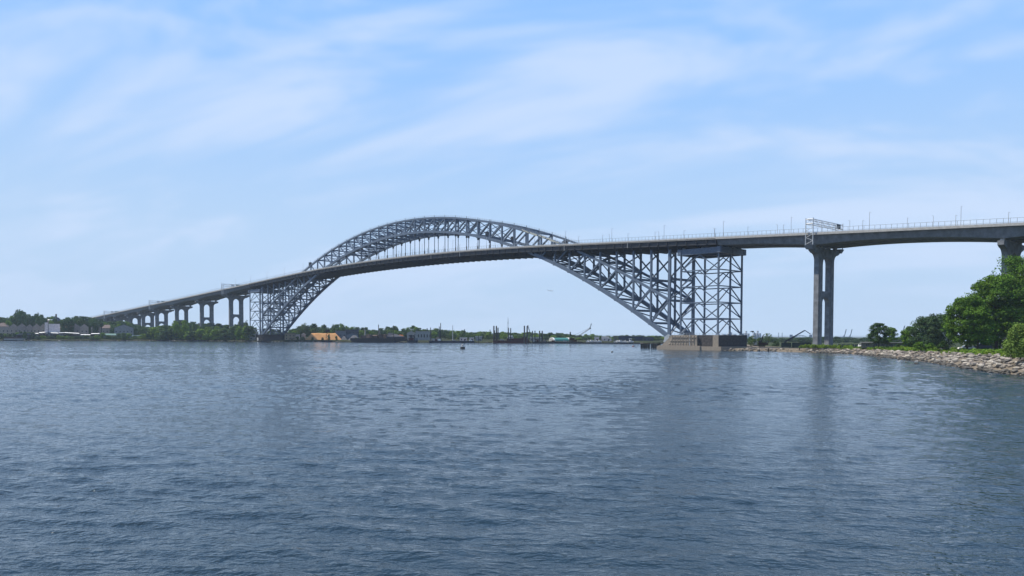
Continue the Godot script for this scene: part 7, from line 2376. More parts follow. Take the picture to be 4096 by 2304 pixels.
	[-744.8, 3.62, 158.4, 21.2, 9.6, 0, 167, "middle"],
	[-761.4, 5.09, 149.5, 17.8, 7.7, 1, 188, "middle"],
	[-726.2, 2.63, 153.1, 19.8, 6.4, 2, 205, "middle"],
	[-728.5, 2.98, 149.1, 20.8, 9.2, 0, 219, "middle"],
	[-753.1, 5.09, 138.4, 16.6, 9.6, 0, 239, "middle"],
	[-713.9, 2.41, 142.3, 18.9, 9.9, 1, 260, "middle"],
	[-712.6, 2.59, 137.1, 19.6, 8.1, 1, 282, "middle"],
	[-726.8, 3.9, 129.0, 18.9, 8.8, 0, 301, "middle"],
	[-720.7, 3.68, 125.6, 20.4, 8.9, 0, 320, "middle"],
	[-720.5, 3.92, 120.7, 17.9, 9.7, 1, 340, "middle"],
	[-719.5, 4.12, 115.4, 19.0, 8.9, 0, 361, "middle"],
	[-695.2, 2.53, 116.9, 19.9, 8.4, 1, 380, "middle"],
	[-702.1, 3.29, 110.2, 17.8, 8.3, 1, 399, "middle"],
	[-701.5, 3.46, 105.6, 15.9, 10.0, 2, 418, "middle"],
	[-690.6, 2.9, 103.0, 14.1, 7.1, 2, 440, "middle"],
	[-682.5, 2.48, 101.2, 15.0, 10.0, 0, 455, "middle"],
	[-700.0, 4.08, 90.3, 14.2, 7.3, 2, 478, "middle"],
	[-681.6, 2.87, 91.5, 16.5, 9.8, 1, 494, "middle"],
	[-692.4, 3.96, 82.5, 12.7, 9.6, 1, 515, "middle"],
	[-674.9, 2.89, 82.3, 11.4, 7.2, 0, 536, "middle"],
	[-678.6, 3.36, 76.9, 9.8, 9.6, 0, 552, "middle"],
	[-700.6, 5.32, 64.2, 8.8, 7.1, 0, 574, "middle"],
	[-696.1, 5.17, 61.5, 8.7, 8.5, 0, 589, "middle"],
	[-694.1, 5.24, 57.1, 8.3, 7.3, 2, 607, "middle"],
	[-690.9, 5.18, 53.9, 8.0, 7.9, 2, 623, "middle"],
	[-682.2, 4.72, 52.0, 10.3, 7.5, 0, 640, "middle"],
	[-664.6, 3.55, 53.6, 10.5, 7.0, 0, 656, "middle"],
	[-668.4, 4.04, 48.1, 9.1, 8.0, 1, 671, "middle"],
	[-670.4, 4.4, 42.5, 9.5, 7.7, 0, 688, "middle"],
	[-656.3, 3.49, 42.9, 13.5, 7.6, 0, 705, "middle"],
	[-655.7, 3.58, 38.5, 14.0, 8.2, 0, 722, "middle"],
	[-651.1, 3.4, 35.2, 16.0, 7.8, 0, 739, "middle"],
	[-637.7, 2.64, 35.4, 16.5, 9.1, 0, 757, "middle"],
	[-659.1, 4.1, 21.7, 12.8, 8.2, 2, 777, "middle"],
	[-661.1, 4.26, 15.8, 12.0, 7.7, 2, 794, "middle"],
	[-653.1, 3.95, 14.2, 12.1, 10.0, 1, 811, "middle"],
	[-647.1, 3.86, 10.3, 11.6, 9.9, 2, 832, "middle"],
	[-641.8, 3.78, 6.3, 12.2, 8.1, 0, 853, "middle"],
	[-615.8, 2.87, 11.8, 13.7, 9.8, 0, 871, "middle"],
	[-626.4, 3.39, 1.2, 10.8, 8.4, 0, 892, "middle"],
	[-598.9, 2.64, 7.5, 10.7, 8.5, 1, 911, "middle"],
	[-603.7, 2.87, 0.1, 10.9, 9.8, 0, 930, "middle"],
	[-608.4, 2.98, -8.3, 12.2, 8.2, 2, 951, "middle"],
	[-599.9, 2.8, -9.7, 14.4, 9.2, 1, 969, "middle"],
	[-572.7, 2.45, -3.5, 13.7, 6.8, 2, 989, "middle"],
	[-598.2, 2.66, -19.5, 10.2, 9.3, 2, 1005, "middle"],
	[-558.6, 2.57, -47.4, 7.7, 8.8, 0, 1162, "middle"],
	[-562.0, 2.63, -55.1, 9.4, 9.7, 2, 1182, "middle"],
	[-537.9, 2.48, -49.0, 12.2, 9.8, 0, 1203, "middle"],
	[-534.1, 2.49, -53.6, 14.4, 6.1, 1, 1225, "middle"],
	[-539.2, 2.55, -60.5, 11.9, 9.3, 1, 1239, "middle"],
	[-515.5, 2.41, -54.0, 12.1, 9.0, 0, 1259, "middle"],
	[-517.4, 2.46, -61.2, 8.5, 8.8, 0, 1280, "middle"],
	[-511.8, 2.45, -64.2, 11.6, 8.1, 0, 1300, "middle"],
	[-533.7, 2.65, -82.2, 10.0, 8.2, 2, 1318, "middle"],
	[-510.1, 2.51, -74.4, 12.9, 7.3, 0, 1336, "middle"],
	[-503.7, 2.49, -75.8, 11.9, 8.7, 0, 1353, "middle"],
	[-489.1, 2.42, -73.3, 12.7, 8.3, 1, 1372, "middle"],
	[-509.2, 2.61, -91.2, 11.3, 9.6, 0, 1391, "middle"],
	[-494.0, 2.53, -88.8, 10.6, 6.8, 2, 1413, "middle"],
	[-499.4, 2.6, -97.0, 9.0, 7.5, 0, 1428, "middle"],
	[-497.4, 2.62, -101.1, 9.2, 9.4, 2, 1445, "middle"],
	[-487.9, 2.59, -101.9, 9.7, 8.0, 0, 1466, "middle"],
	[-475.3, 2.52, -99.7, 8.5, 6.5, 2, 1484, "middle"],
	[-475.4, 2.55, -104.5, 7.8, 9.3, 0, 1499, "middle"],
	[-470.4, 2.55, -108.0, 8.9, 9.3, 1, 1520, "middle"],
	[-475.6, 2.63, -118.2, 9.4, 7.6, 1, 1541, "middle"],
	[-446.1, 2.43, -104.1, 9.7, 8.8, 0, 1558, "middle"],
	[-460.1, 2.58, -120.1, 9.5, 9.6, 2, 1579, "middle"],
	[-438.1, 2.45, -112.1, 8.2, 8.3, 0, 1601, "middle"],
	[-451.7, 2.6, -127.9, 9.6, 8.1, 1, 1620, "middle"],
	[-445.0, 2.58, -129.2, 10.1, 6.1, 0, 1638, "middle"],
	[-444.7, 2.61, -133.6, 10.5, 7.1, 0, 1652, "middle"],
	[-428.8, 2.51, -127.5, 11.2, 6.3, 1, 1668, "middle"],
	[-431.8, 2.56, -134.5, 9.9, 6.0, 0, 1683, "middle"],
	[-432.5, 2.59, -139.5, 8.2, 8.7, 0, 1697, "middle"],
	[-412.8, 2.47, -131.6, 7.5, 9.0, 0, 1717, "middle"],
	[-407.3, 2.46, -134.4, 8.9, 7.0, 2, 1738, "middle"],
	[-416.5, 2.56, -146.9, 8.8, 9.5, 1, 1754, "middle"],
	[-416.1, 2.6, -153.9, 7.6, 8.1, 1, 1776, "middle"],
	[-410.5, 2.58, -155.9, 5.9, 7.2, 0, 1795, "middle"],
	[-393.5, 2.47, -148.1, 7.9, 8.8, 0, 1811, "middle"],
	[-394.8, 2.52, -156.1, 6.9, 8.5, 2, 1832, "middle"],
	[-385.4, 2.47, -155.2, 7.5, 8.4, 0, 1852, "middle"],
	[-377.9, 2.44, -155.7, 5.6, 8.0, 0, 1871, "middle"],
	[-370.1, 2.41, -155.7, 5.9, 8.2, 0, 1890, "middle"],
	[-370.3, 2.44, -162.5, 6.2, 8.0, 2, 1910, "middle"],
	[-373.3, 2.5, -171.5, 6.0, 8.4, 1, 1929, "middle"],
	[-358.8, 2.41, -165.9, 5.5, 7.3, 0, 1949, "middle"],
	[-376.8, 2.6, -187.6, 5.4, 8.8, 0, 1966, "middle"],
	[-373.1, 2.6, -191.7, 5.0, 7.9, 0, 1987, "middle"],
	[-368.6, 2.59, -194.2, 6.7, 6.4, 2, 2005, "middle"],
	[-357.0, 2.52, -189.0, 5.9, 8.8, 2, 2020, "middle"],
	[-343.8, 2.43, -184.3, 5.2, 7.8, 2, 2040, "middle"],
	[-341.4, 2.45, -188.6, 5.4, 7.2, 2, 2059, "middle"],
	[-349.5, 2.55, -202.4, 4.4, 7.8, 0, 2076, "middle"],
	[-344.5, 2.54, -204.3, 4.6, 6.4, 0, 2094, "middle"],
	[-350.6, 2.62, -215.6, 5.2, 6.1, 0, 2109, "middle"],
	[-342.0, 2.57, -212.6, 4.7, 9.2, 0, 2123, "middle"],
	[-331.6, 2.51, -210.4, 5.6, 9.4, 2, 2145, "middle"],
	[-342.6, 2.65, -229.4, 3.2, 6.5, 0, 2167, "middle"],
	[-335.7, 2.61, -228.2, 3.9, 6.4, 1, 2182, "middle"],
	[-333.3, 2.62, -231.4, 3.0, 8.0, 0, 2197, "middle"],
	[-327.2, 2.6, -232.3, 5.0, 8.2, 2, 2215, "middle"],
	[-312.6, 2.49, -224.4, 5.3, 6.4, 1, 2234, "middle"],
	[-316.0, 2.55, -233.7, 4.8, 6.8, 0, 2250, "middle"],
	[-300.0, 2.43, -222.9, 4.7, 7.2, 0, 2265, "middle"],
	[-301.6, 2.47, -231.1, 3.8, 6.1, 0, 2283, "middle"],
	[-304.0, 2.52, -239.2, 3.0, 9.3, 2, 2297, "middle"],
	[-305.5, 2.58, -249.4, 3.0, 8.0, 2, 2319, "middle"],
	[-293.4, 2.49, -243.3, 3.5, 7.6, 1, 2338, "middle"],
	[-299.1, 2.58, -256.7, 4.1, 8.3, 0, 2356, "middle"],
	[-295.6, 2.58, -260.6, 3.0, 6.9, 2, 2376, "middle"],
	[-288.2, 2.54, -258.6, 3.0, 6.7, 0, 2392, "middle"],
	[-281.4, 2.5, -257.0, 3.0, 6.9, 1, 2408, "middle"],
	[-278.2, 2.5, -259.9, 3.0, 6.2, 0, 2424, "middle"],
	[-276.9, 2.51, -264.3, 3.0, 9.4, 2, 2439, "middle"],
	[-266.4, 2.45, -260.7, 3.0, 6.7, 2, 2461, "middle"],
	[-266.4, 2.48, -267.2, 3.0, 6.5, 1, 2477, "middle"],
	[-262.9, 2.47, -269.2, 3.0, 8.4, 0, 2493, "middle"],
	[-265.2, 2.53, -280.2, 4.0, 6.5, 0, 2513, "middle"],
	[-250.3, 2.4, -268.1, 3.0, 5.9, 1, 2529, "middle"],
	[-270.7, 2.65, -299.5, 3.0, 7.4, 0, 2543, "middle"],
	[-253.2, 2.5, -284.6, 3.4, 7.9, 1, 2560, "middle"],
	[-253.1, 2.54, -292.2, 3.3, 8.5, 0, 2579, "middle"],
	[-247.6, 2.52, -293.6, 3.0, 7.8, 2, 2599, "middle"],
	[-241.2, 2.49, -292.9, 3.0, 6.4, 0, 2617, "middle"],
	[-247.2, 2.52, -307.5, 3.0, 8.9, 0, 2633, "middle"],
	[-264.6, 2.67, -339.9, 3.0, 9.6, 2, 2653, "middle"],
	[-704.6, 1.85, 207.3, 6.0, 5.5, 1, -10, "front"],
	[-697.7, 1.54, 205.0, 5.9, 5.3, 1, 5, "front"],
	[-702.2, 1.93, 200.8, 5.1, 5.3, 2, 21, "front"],
	[-699.5, 1.92, 197.9, 4.8, 6.5, 0, 36, "front"],
	[-691.7, 1.6, 195.2, 6.0, 4.8, 1, 55, "front"],
	[-694.9, 1.92, 191.4, 6.5, 5.1, 2, 69, "front"],
	[-692.2, 1.91, 188.6, 7.3, 5.4, 1, 83, "front"],
	[-684.2, 1.44, 186.7, 7.5, 5.1, 0, 99, "front"],
	[-689.6, 1.93, 182.3, 6.6, 5.5, 0, 113, "front"],
	[-685.1, 1.9, 179.6, 6.4, 7.6, 1, 129, "front"],
	[-676.9, 1.41, 176.4, 3.0, 6.6, 1, 151, "front"],
	[-682.6, 1.94, 170.8, 3.0, 8.8, 2, 170, "front"],
	[-675.0, 1.83, 166.6, 3.1, 6.0, 1, 195, "front"],
	[-675.3, 1.92, 162.5, 3.0, 7.5, 1, 212, "front"],
	[-669.4, 1.89, 158.9, 3.9, 5.0, 2, 234, "front"],
	[-666.6, 1.86, 156.1, 3.0, 7.0, 2, 248, "front"],
	[-662.9, 1.81, 152.3, 3.5, 5.0, 2, 268, "front"],
	[-658.7, 1.62, 150.0, 3.0, 8.3, 0, 283, "front"],
	[-657.3, 1.88, 144.7, 3.0, 6.9, 1, 306, "front"],
	[-654.3, 1.9, 140.8, 3.0, 7.1, 1, 326, "front"],
	[-654.6, 1.94, 135.8, 3.9, 7.7, 0, 347, "front"],
	[-642.4, 1.41, 133.7, 3.0, 6.9, 0, 369, "front"],
	[-640.5, 1.54, 129.5, 4.4, 7.8, 2, 389, "front"],
	[-642.9, 1.93, 123.4, 6.4, 7.2, 2, 411, "front"],
	[-639.1, 1.92, 119.5, 4.1, 7.8, 0, 431, "front"],
	[-631.8, 1.7, 116.1, 3.4, 7.8, 0, 454, "front"],
	[-629.9, 1.86, 111.3, 6.0, 5.7, 0, 476, "front"],
	[-622.6, 1.37, 109.4, 6.8, 7.8, 0, 492, "front"],
	[-621.3, 1.6, 104.3, 6.2, 7.9, 2, 515, "front"],
	[-623.6, 1.93, 98.0, 3.6, 7.8, 0, 537, "front"],
	[-619.7, 1.93, 93.7, 3.0, 6.6, 2, 559, "front"],
	[-617.5, 1.93, 89.7, 5.4, 14.4, 2, 578, "front"],
	[-612.8, 1.92, 86.3, 10.5, 10.8, 1, 597, "front"],
	[-610.5, 1.91, 83.3, 11.7, 13.1, 2, 612, "front"],
	[-602.8, 1.52, 81.3, 8.6, 9.9, 2, 630, "front"],
	[-600.0, 1.44, 78.9, 11.9, 14.2, 0, 643, "front"],
	[-597.9, 1.53, 74.6, 8.7, 11.5, 1, 663, "front"],
	[-599.3, 1.9, 70.1, 12.6, 8.1, 2, 679, "front"],
	[-597.9, 1.91, 67.7, 11.3, 12.6, 1, 690, "front"],
	[-594.9, 1.9, 64.4, 16.9, 11.8, 2, 707, "front"],
	[-595.9, 1.94, 59.9, 7.6, 13.7, 2, 723, "front"],
	[-592.5, 1.93, 56.3, 15.0, 9.4, 2, 741, "front"],
	[-583.0, 1.43, 56.5, 8.7, 11.4, 2, 754, "front"],
	[-581.4, 1.51, 53.0, 8.9, 15.1, 1, 770, "front"],
	[-579.4, 1.63, 48.4, 8.4, 10.0, 2, 790, "front"],
	[-574.8, 1.44, 46.6, 11.2, 14.4, 2, 804, "front"],
	[-568.1, 1.41, 44.0, 6.5, 10.1, 2, 823, "front"],
	[-569.3, 1.91, 39.9, 10.8, 9.9, 2, 837, "front"],
	[-566.0, 1.92, 37.6, 7.4, 9.3, 2, 851, "front"],
	[-558.3, 1.75, 37.4, 10.3, 13.9, 2, 863, "front"],
	[-556.9, 1.94, 32.8, 10.8, 13.2, 0, 882, "front"],
	[-545.1, 1.64, 32.9, 10.6, 14.7, 1, 900, "front"],
	[-543.6, 1.93, 28.2, 8.8, 10.7, 2, 921, "front"],
	[-538.4, 1.92, 26.5, 13.4, 13.5, 0, 936, "front"],
	[-531.1, 1.9, 24.7, 13.4, 10.1, 2, 954, "front"],
	[-529.6, 1.93, 21.5, 9.9, 9.9, 2, 968, "front"],
	[-519.9, 1.5, 22.2, 13.6, 10.5, 2, 982, "front"],
	[-516.5, 1.57, 19.8, 14.0, 12.9, 1, 997, "front"],
	[-605.2, 2.0, 62.6, 18.9, 9.1, 2, 700, "front"],
	[-599.1, 2.0, 54.3, 19.5, 10.2, 2, 740, "front"],
	[-593.7, 2.0, 47.1, 17.9, 9.1, 0, 775, "front"],
	[-612.1, 2.0, 71.9, 14.3, 10.7, 0, 655, "front"],
	[-617.4, 2.0, 79.1, 12.4, 9.6, 2, 620, "front"],
	[-555.5, 2.0, 27.5, 14.9, 10.5, 0, 905, "front"],
	[-541.5, 2.0, 21.4, 15.2, 11.5, 0, 950, "front"],
	[-532.0, 2.0, 16.1, 14.1, 9.4, 0, 985, "front"],
	[-566.8, 2.0, 32.2, 13.1, 10.6, 2, 870, "front"],
	[-482.2, 1.5, -16.1, 3.9, 5.1, 0, 1190, "front"],
	[-477.8, 1.5, -19.3, 3.7, 5.6, 0, 1210, "front"],
	[-454.2, 1.5, -36.3, 5.6, 3.6, 0, 1316, "front"],
	[-447.3, 1.5, -40.6, 4.4, 3.5, 0, 1345, "front"],
	[-428.4, 1.5, -52.3, 3.0, 4.5, 0, 1425, "front"],
	[-469.0, 1.5, -25.8, 3.0, 3.6, 0, 1250, "front"],
	[-460.2, 1.5, -32.3, 3.0, 3.1, 0, 1290, "front"],
]

const FAR_HOUSES := [
	[-751.4, 2.55, 193.8, 1.397, 10.9, 16.52, 10, "tan", "hip", "tan townhouse at the left edge, behind the waterside trees"],
	[-747.8, 2.69, 184.8, 1.388, 8.2, 15.64, 10, "tan", "gable", "pale tan townhouse, second in the row from the left edge"],
	[-743.3, 2.69, 177.9, 1.381, 8.8, 15.97, 10, "taupe", "gable", "taupe townhouse, third in the row from the left edge"],
	[-739.0, 2.69, 171.3, 1.373, 7.2, 15.19, 10, "taupe", "gable", "taupe townhouse, fourth in the row from the left edge"],
	[-735.2, 2.69, 165.3, 1.367, 7.2, 15.79, 10, "tan", "gable", "tan townhouse, fifth in the row from the left edge"],
	[-731.6, 2.69, 159.8, 1.361, 6.1, 15.83, 10, "tan", "gable", "tan townhouse touching the tall white industrial building"],
	[-718.1, 2.69, 141.9, 1.341, 10.0, 14.85, 10, "taupe", "hip", "taupe house with hipped roof just right of the white industrial building"],
	[-713.0, 2.84, 132.7, 1.331, 10.0, 16.17, 10, "taupe", "gable", "taupe gabled house behind the marina sheds"],
	[-704.8, 2.69, 125.4, 1.322, 8.3, 15.78, 10, "tan", "gable", "tan gabled house with dark porch behind the marina sheds"],
	[-695.0, 2.55, 116.1, 1.31, 10.0, 15.42, 10, "tan", "gable", "tan gabled house at the right end of the townhouse row"],
	[-685.8, 2.4, 107.2, 1.299, 10.5, 15.05, 10, "taupe", "hip", "taupe hipped house left of the grey gabled house"],
	[-673.3, 2.38, 93.6, 1.282, 19.1, 15.42, 12, "grey", "gable", "long grey gabled house below the far approach"],
	[-512.5, 1.9, 14.6, 1.14, 13.1, 4.91, 9, "pale", "flat", "low pale concrete building beside the far arch foot"],
	[-494.1, 1.92, -14.0, 1.1, 11.1, 6.57, 12, "sand", "flat", "tan wharf building right of the far arch foot"],
	[-501.2, 2.06, -24.4, 1.093, 7.6, 5.17, 9, "white", "flat", "small white-roofed shed behind the tan wharf building"],
	[-507.0, 2.2, -35.9, 1.084, 4.3, 6.92, 8, "pale", "gable", "narrow pale shed between the wharf building and the sand heap"],
	[-472.3, 2.2, -60.4, 1.04, 11.0, 9.16, 14, "bluegrey", "flat", "blue-grey works building behind the sand heap"],
	[-474.5, 2.35, -75.0, 1.027, 14.4, 10.44, 16, "slate", "flat", "dark slate works building right of the blue-grey one"],
	[-462.9, 2.22, -68.6, 1.026, 12.1, 6.82, 10, "bluegrey", "gable", "low blue-grey shed in front of the slate works building"],
	[-400.3, 2.14, -99.5, 0.954, 8.7, 9.63, 14, "brickgrey", "gable", "gabled grey brick wing left of the windowed brick building"],
	[-449.6, 2.63, -135.1, 0.953, 3.8, 11.12, 8, "white", "flat", "small white-roofed house on the hill above the brick building"],
	[-361.3, 1.94, -103.6, 0.921, 3.5, 3.88, 8, "sand", "gable", "little tan hut between the black mooring poles"],
	[-339.5, 1.92, -118.4, 0.889, 7.1, 2.79, 8, "white", "flat", "long white shed behind the navigation buoy"],
	[-333.0, 1.92, -123.5, 0.878, 4.2, 2.82, 8, "white", "flat", "short white shed right of the long white shed"],
	[-329.1, 1.94, -129.3, 0.869, 6.4, 4.29, 8, "pale", "flat", "grey pumping shed left of the black spud piles"],
	[-289.0, 1.96, -167.8, 0.798, 11.0, 3.53, 9, "pale", "flat", "pale quay shed behind the spud piles"],
	[-262.2, 2.2, -226.8, 0.721, 4.5, 3.73, 8, "white", "flat", "white house on the slope left of the striped white building"],
	[-260.2, 2.26, -237.5, 0.71, 7.5, 3.95, 10, "white", "flat", "striped white building, upper terrace"],
	[-252.5, 2.16, -231.1, 0.708, 8.9, 2.83, 8, "white", "flat", "striped white building, lower terrace"],
	[-253.0, 2.26, -244.8, 0.698, 4.0, 5.0, 10, "khaki", "flat", "tall khaki block right of the striped white building"],
	[-255.4, 2.4, -262.3, 0.686, 12.8, 4.64, 14, "navy", "flat", "dark blue warehouse behind the near arch foot, left one"],
	[-247.4, 2.41, -272.5, 0.671, 11.8, 4.16, 14, "navy", "flat", "dark blue warehouse behind the near arch foot, right one"],
	[-236.6, 2.38, -277.1, 0.657, 10.2, 3.74, 14, "slate", "flat", "slate warehouse nearest the near arch foot"],
	[-228.6, 2.04, -238.3, 0.679, 2.9, 2.59, 6, "white", "flat", "small white kiosk in front of the blue warehouses"],
]

const MARINA_SHEDS := [
	[-708.2, 2.06, 188.4, 1.384, 7.7, 5.84, 0.0],
	[-701.3, 2.08, 174.6, 1.369, 9.0, 7.22, 0.05],
	[-696.5, 2.08, 167.5, 1.361, 8.5, 7.53, 0.28],
	[-692.6, 2.1, 158.9, 1.352, 9.6, 8.63, -0.12],
	[-681.8, 2.0, 159.8, 1.35, 8.2, 6.85, -0.2],
	[-686.5, 2.1, 151.5, 1.343, 7.0, 8.4, 0.1],
	[-678.1, 2.08, 144.1, 1.334, 16.0, 7.39, -0.22],
	[-667.2, 2.06, 133.8, 1.321, 10.7, 6.14, -0.05],
	[-660.7, 2.06, 126.0, 1.311, 9.1, 6.44, 0.06],
	[-653.3, 2.04, 119.7, 1.303, 5.9, 5.97, 0.08],
]

const SPOT := {
	"white_works": [-697.0, 2.14, 158.5, 1.352, 14.2, 16.38],
	"tank": [-752.6, 4.6, 147.7, 1.354, 6.5, 19.08],
	"tall_house": [-753.8, 4.97, 141.9, 1.349, 8.8, 20.82],
	"boathouse": [-686.0, 1.3, 191.6, 1.383, 26.9, 5.56],
	"teal_shed": [-639.9, 1.94, 117.5, 1.297, 11.6, 5.82],
	"trailer": [-634.3, 2.06, 91.9, 1.269, 9.9, 6.9],
	"sand": [-473.0, 2.02, -40.9, 1.06, 37.8, 7.13],
	"gravel": [-437.0, 1.94, -55.3, 1.023, 13.4, 5.02],
	"gravel2": [-460.6, 2.1, -57.4, 1.036, 7.3, 4.03],
	"hopper": [-460.6, 1.92, -38.5, 1.056, 4.6, 10.55],
	"orange": [-393.4, 1.94, -82.2, 0.966, 12.0, 5.96],
	"brick": [-387.6, 2.12, -105.2, 0.939, 15.7, 9.16],
	"dome": [-277.2, 2.04, -189.5, 0.767, 19.4, 3.04],
	"mast": [-519.1, 3.6, -340.9, 0.832, 1.3, 28.08],
	"crane": [-249.5, 1.5, -191.1, 0.739, 18.2, 17.58],
	"crane2": [-311.3, 2.2, -179.9, 0.806, 7.5, 14.99],
	"chimney": [-448.9, 2.2, -75.5, 1.01, 0.8, 11.05],
	"stack": [-770.6, 6.07, 141.3, 1.352, 1.7, 23.43],
	"spud_a": [-303.0, -0.81, -126.0, 0.85, 1.2, 15.92],
	"spud_b": [-301.2, -0.8, -127.6, 0.847, 1.2, 15.91],
	"spud_c": [-300.0, -0.79, -128.6, 0.845, 1.0, 14.25],
	"spud_d": [-292.5, -0.74, -135.2, 0.832, 0.9, 14.23],
	"spud_e": [-290.9, -0.73, -136.6, 0.829, 0.9, 13.99],
	"spud_f": [-281.1, -0.66, -145.2, 0.812, 1.2, 16.09],
	"spud_g": [-279.2, -0.65, -147.0, 0.808, 1.2, 15.85],
	"spud_h": [-275.5, -0.63, -150.4, 0.802, 0.9, 11.35],
	"spud_i": [-273.7, -0.61, -152.0, 0.798, 0.9, 11.58],
	"spud_j": [-270.5, -0.59, -155.0, 0.793, 1.2, 11.34],
	"spud_k": [-268.7, -0.58, -156.6, 0.789, 1.2, 11.34],
	"pole_a": [-354.1, -1.19, -89.5, 0.93, 0.7, 14.5],
	"pole_b": [-347.3, -1.15, -94.9, 0.919, 0.7, 15.44],
	"pole_c": [-346.3, -1.14, -95.7, 0.917, 0.7, 18.81],
	"pole_d": [-336.9, -1.07, -103.1, 0.902, 0.5, 16.6],
	"pole_e": [-386.9, -1.45, -69.1, 0.975, 0.5, 16.65],
	"pole_f": [-400.8, -1.56, -60.7, 0.994, 0.7, 17.24],
	"pole_g": [-317.1, -0.93, -118.8, 0.87, 0.5, 7.18],
	"pole_h": [-305.4, -0.85, -129.2, 0.849, 0.5, 11.94],
	"barge_a": [-396.4, -0.04, -58.2, 0.994, 55.1, 4.16],
	"tug": [-365.9, -0.05, -76.4, 0.952, 10.9, 7.01],
	"barge_b": [-333.8, -0.07, -99.3, 0.903, 43.8, 2.39],
	"barge_c": [-289.8, -0.12, -136.3, 0.828, 34.6, 3.2],
	"barge_d": [-257.5, -0.03, -165.5, 0.77, 47.6, 1.88],
	"quay": [-221.7, -0.04, -201.3, 0.703, 54.0, 1.41],
	"scow": [-443.8, 0.24, -29.2, 1.055, 9.0, 1.62],
}

const BEYOND := {
	"silo_a": [-562.7, 2.5, -945.5, 0.56, 27.4, 10.9],
	"silo_b": [-541.7, 2.6, -968.2, 0.541, 15.6, 12.8],
	"silo_c": [-527.0, 2.7, -984.2, 0.528, 15.6, 13.2],
	"arch": [-813.2, 1.0, -1707.1, 0.478, 55.5, 10.4],
	"cranes": [-735.1, -1.3, -1792.0, 0.433, 35.4, 29.8],
	"crane_r": [-422.7, -4.2, -1393.1, 0.371, 17.2, 35.9],
	"pylon_a": [-753.5, 1.4, -1476.6, 0.503, 1.9, 16.4],
	"pylon_b": [-747.3, 1.4, -1483.3, 0.499, 3.8, 16.4],
	"pylon_c": [-605.5, -1.5, -1637.5, 0.408, 1.9, 8.8],
}

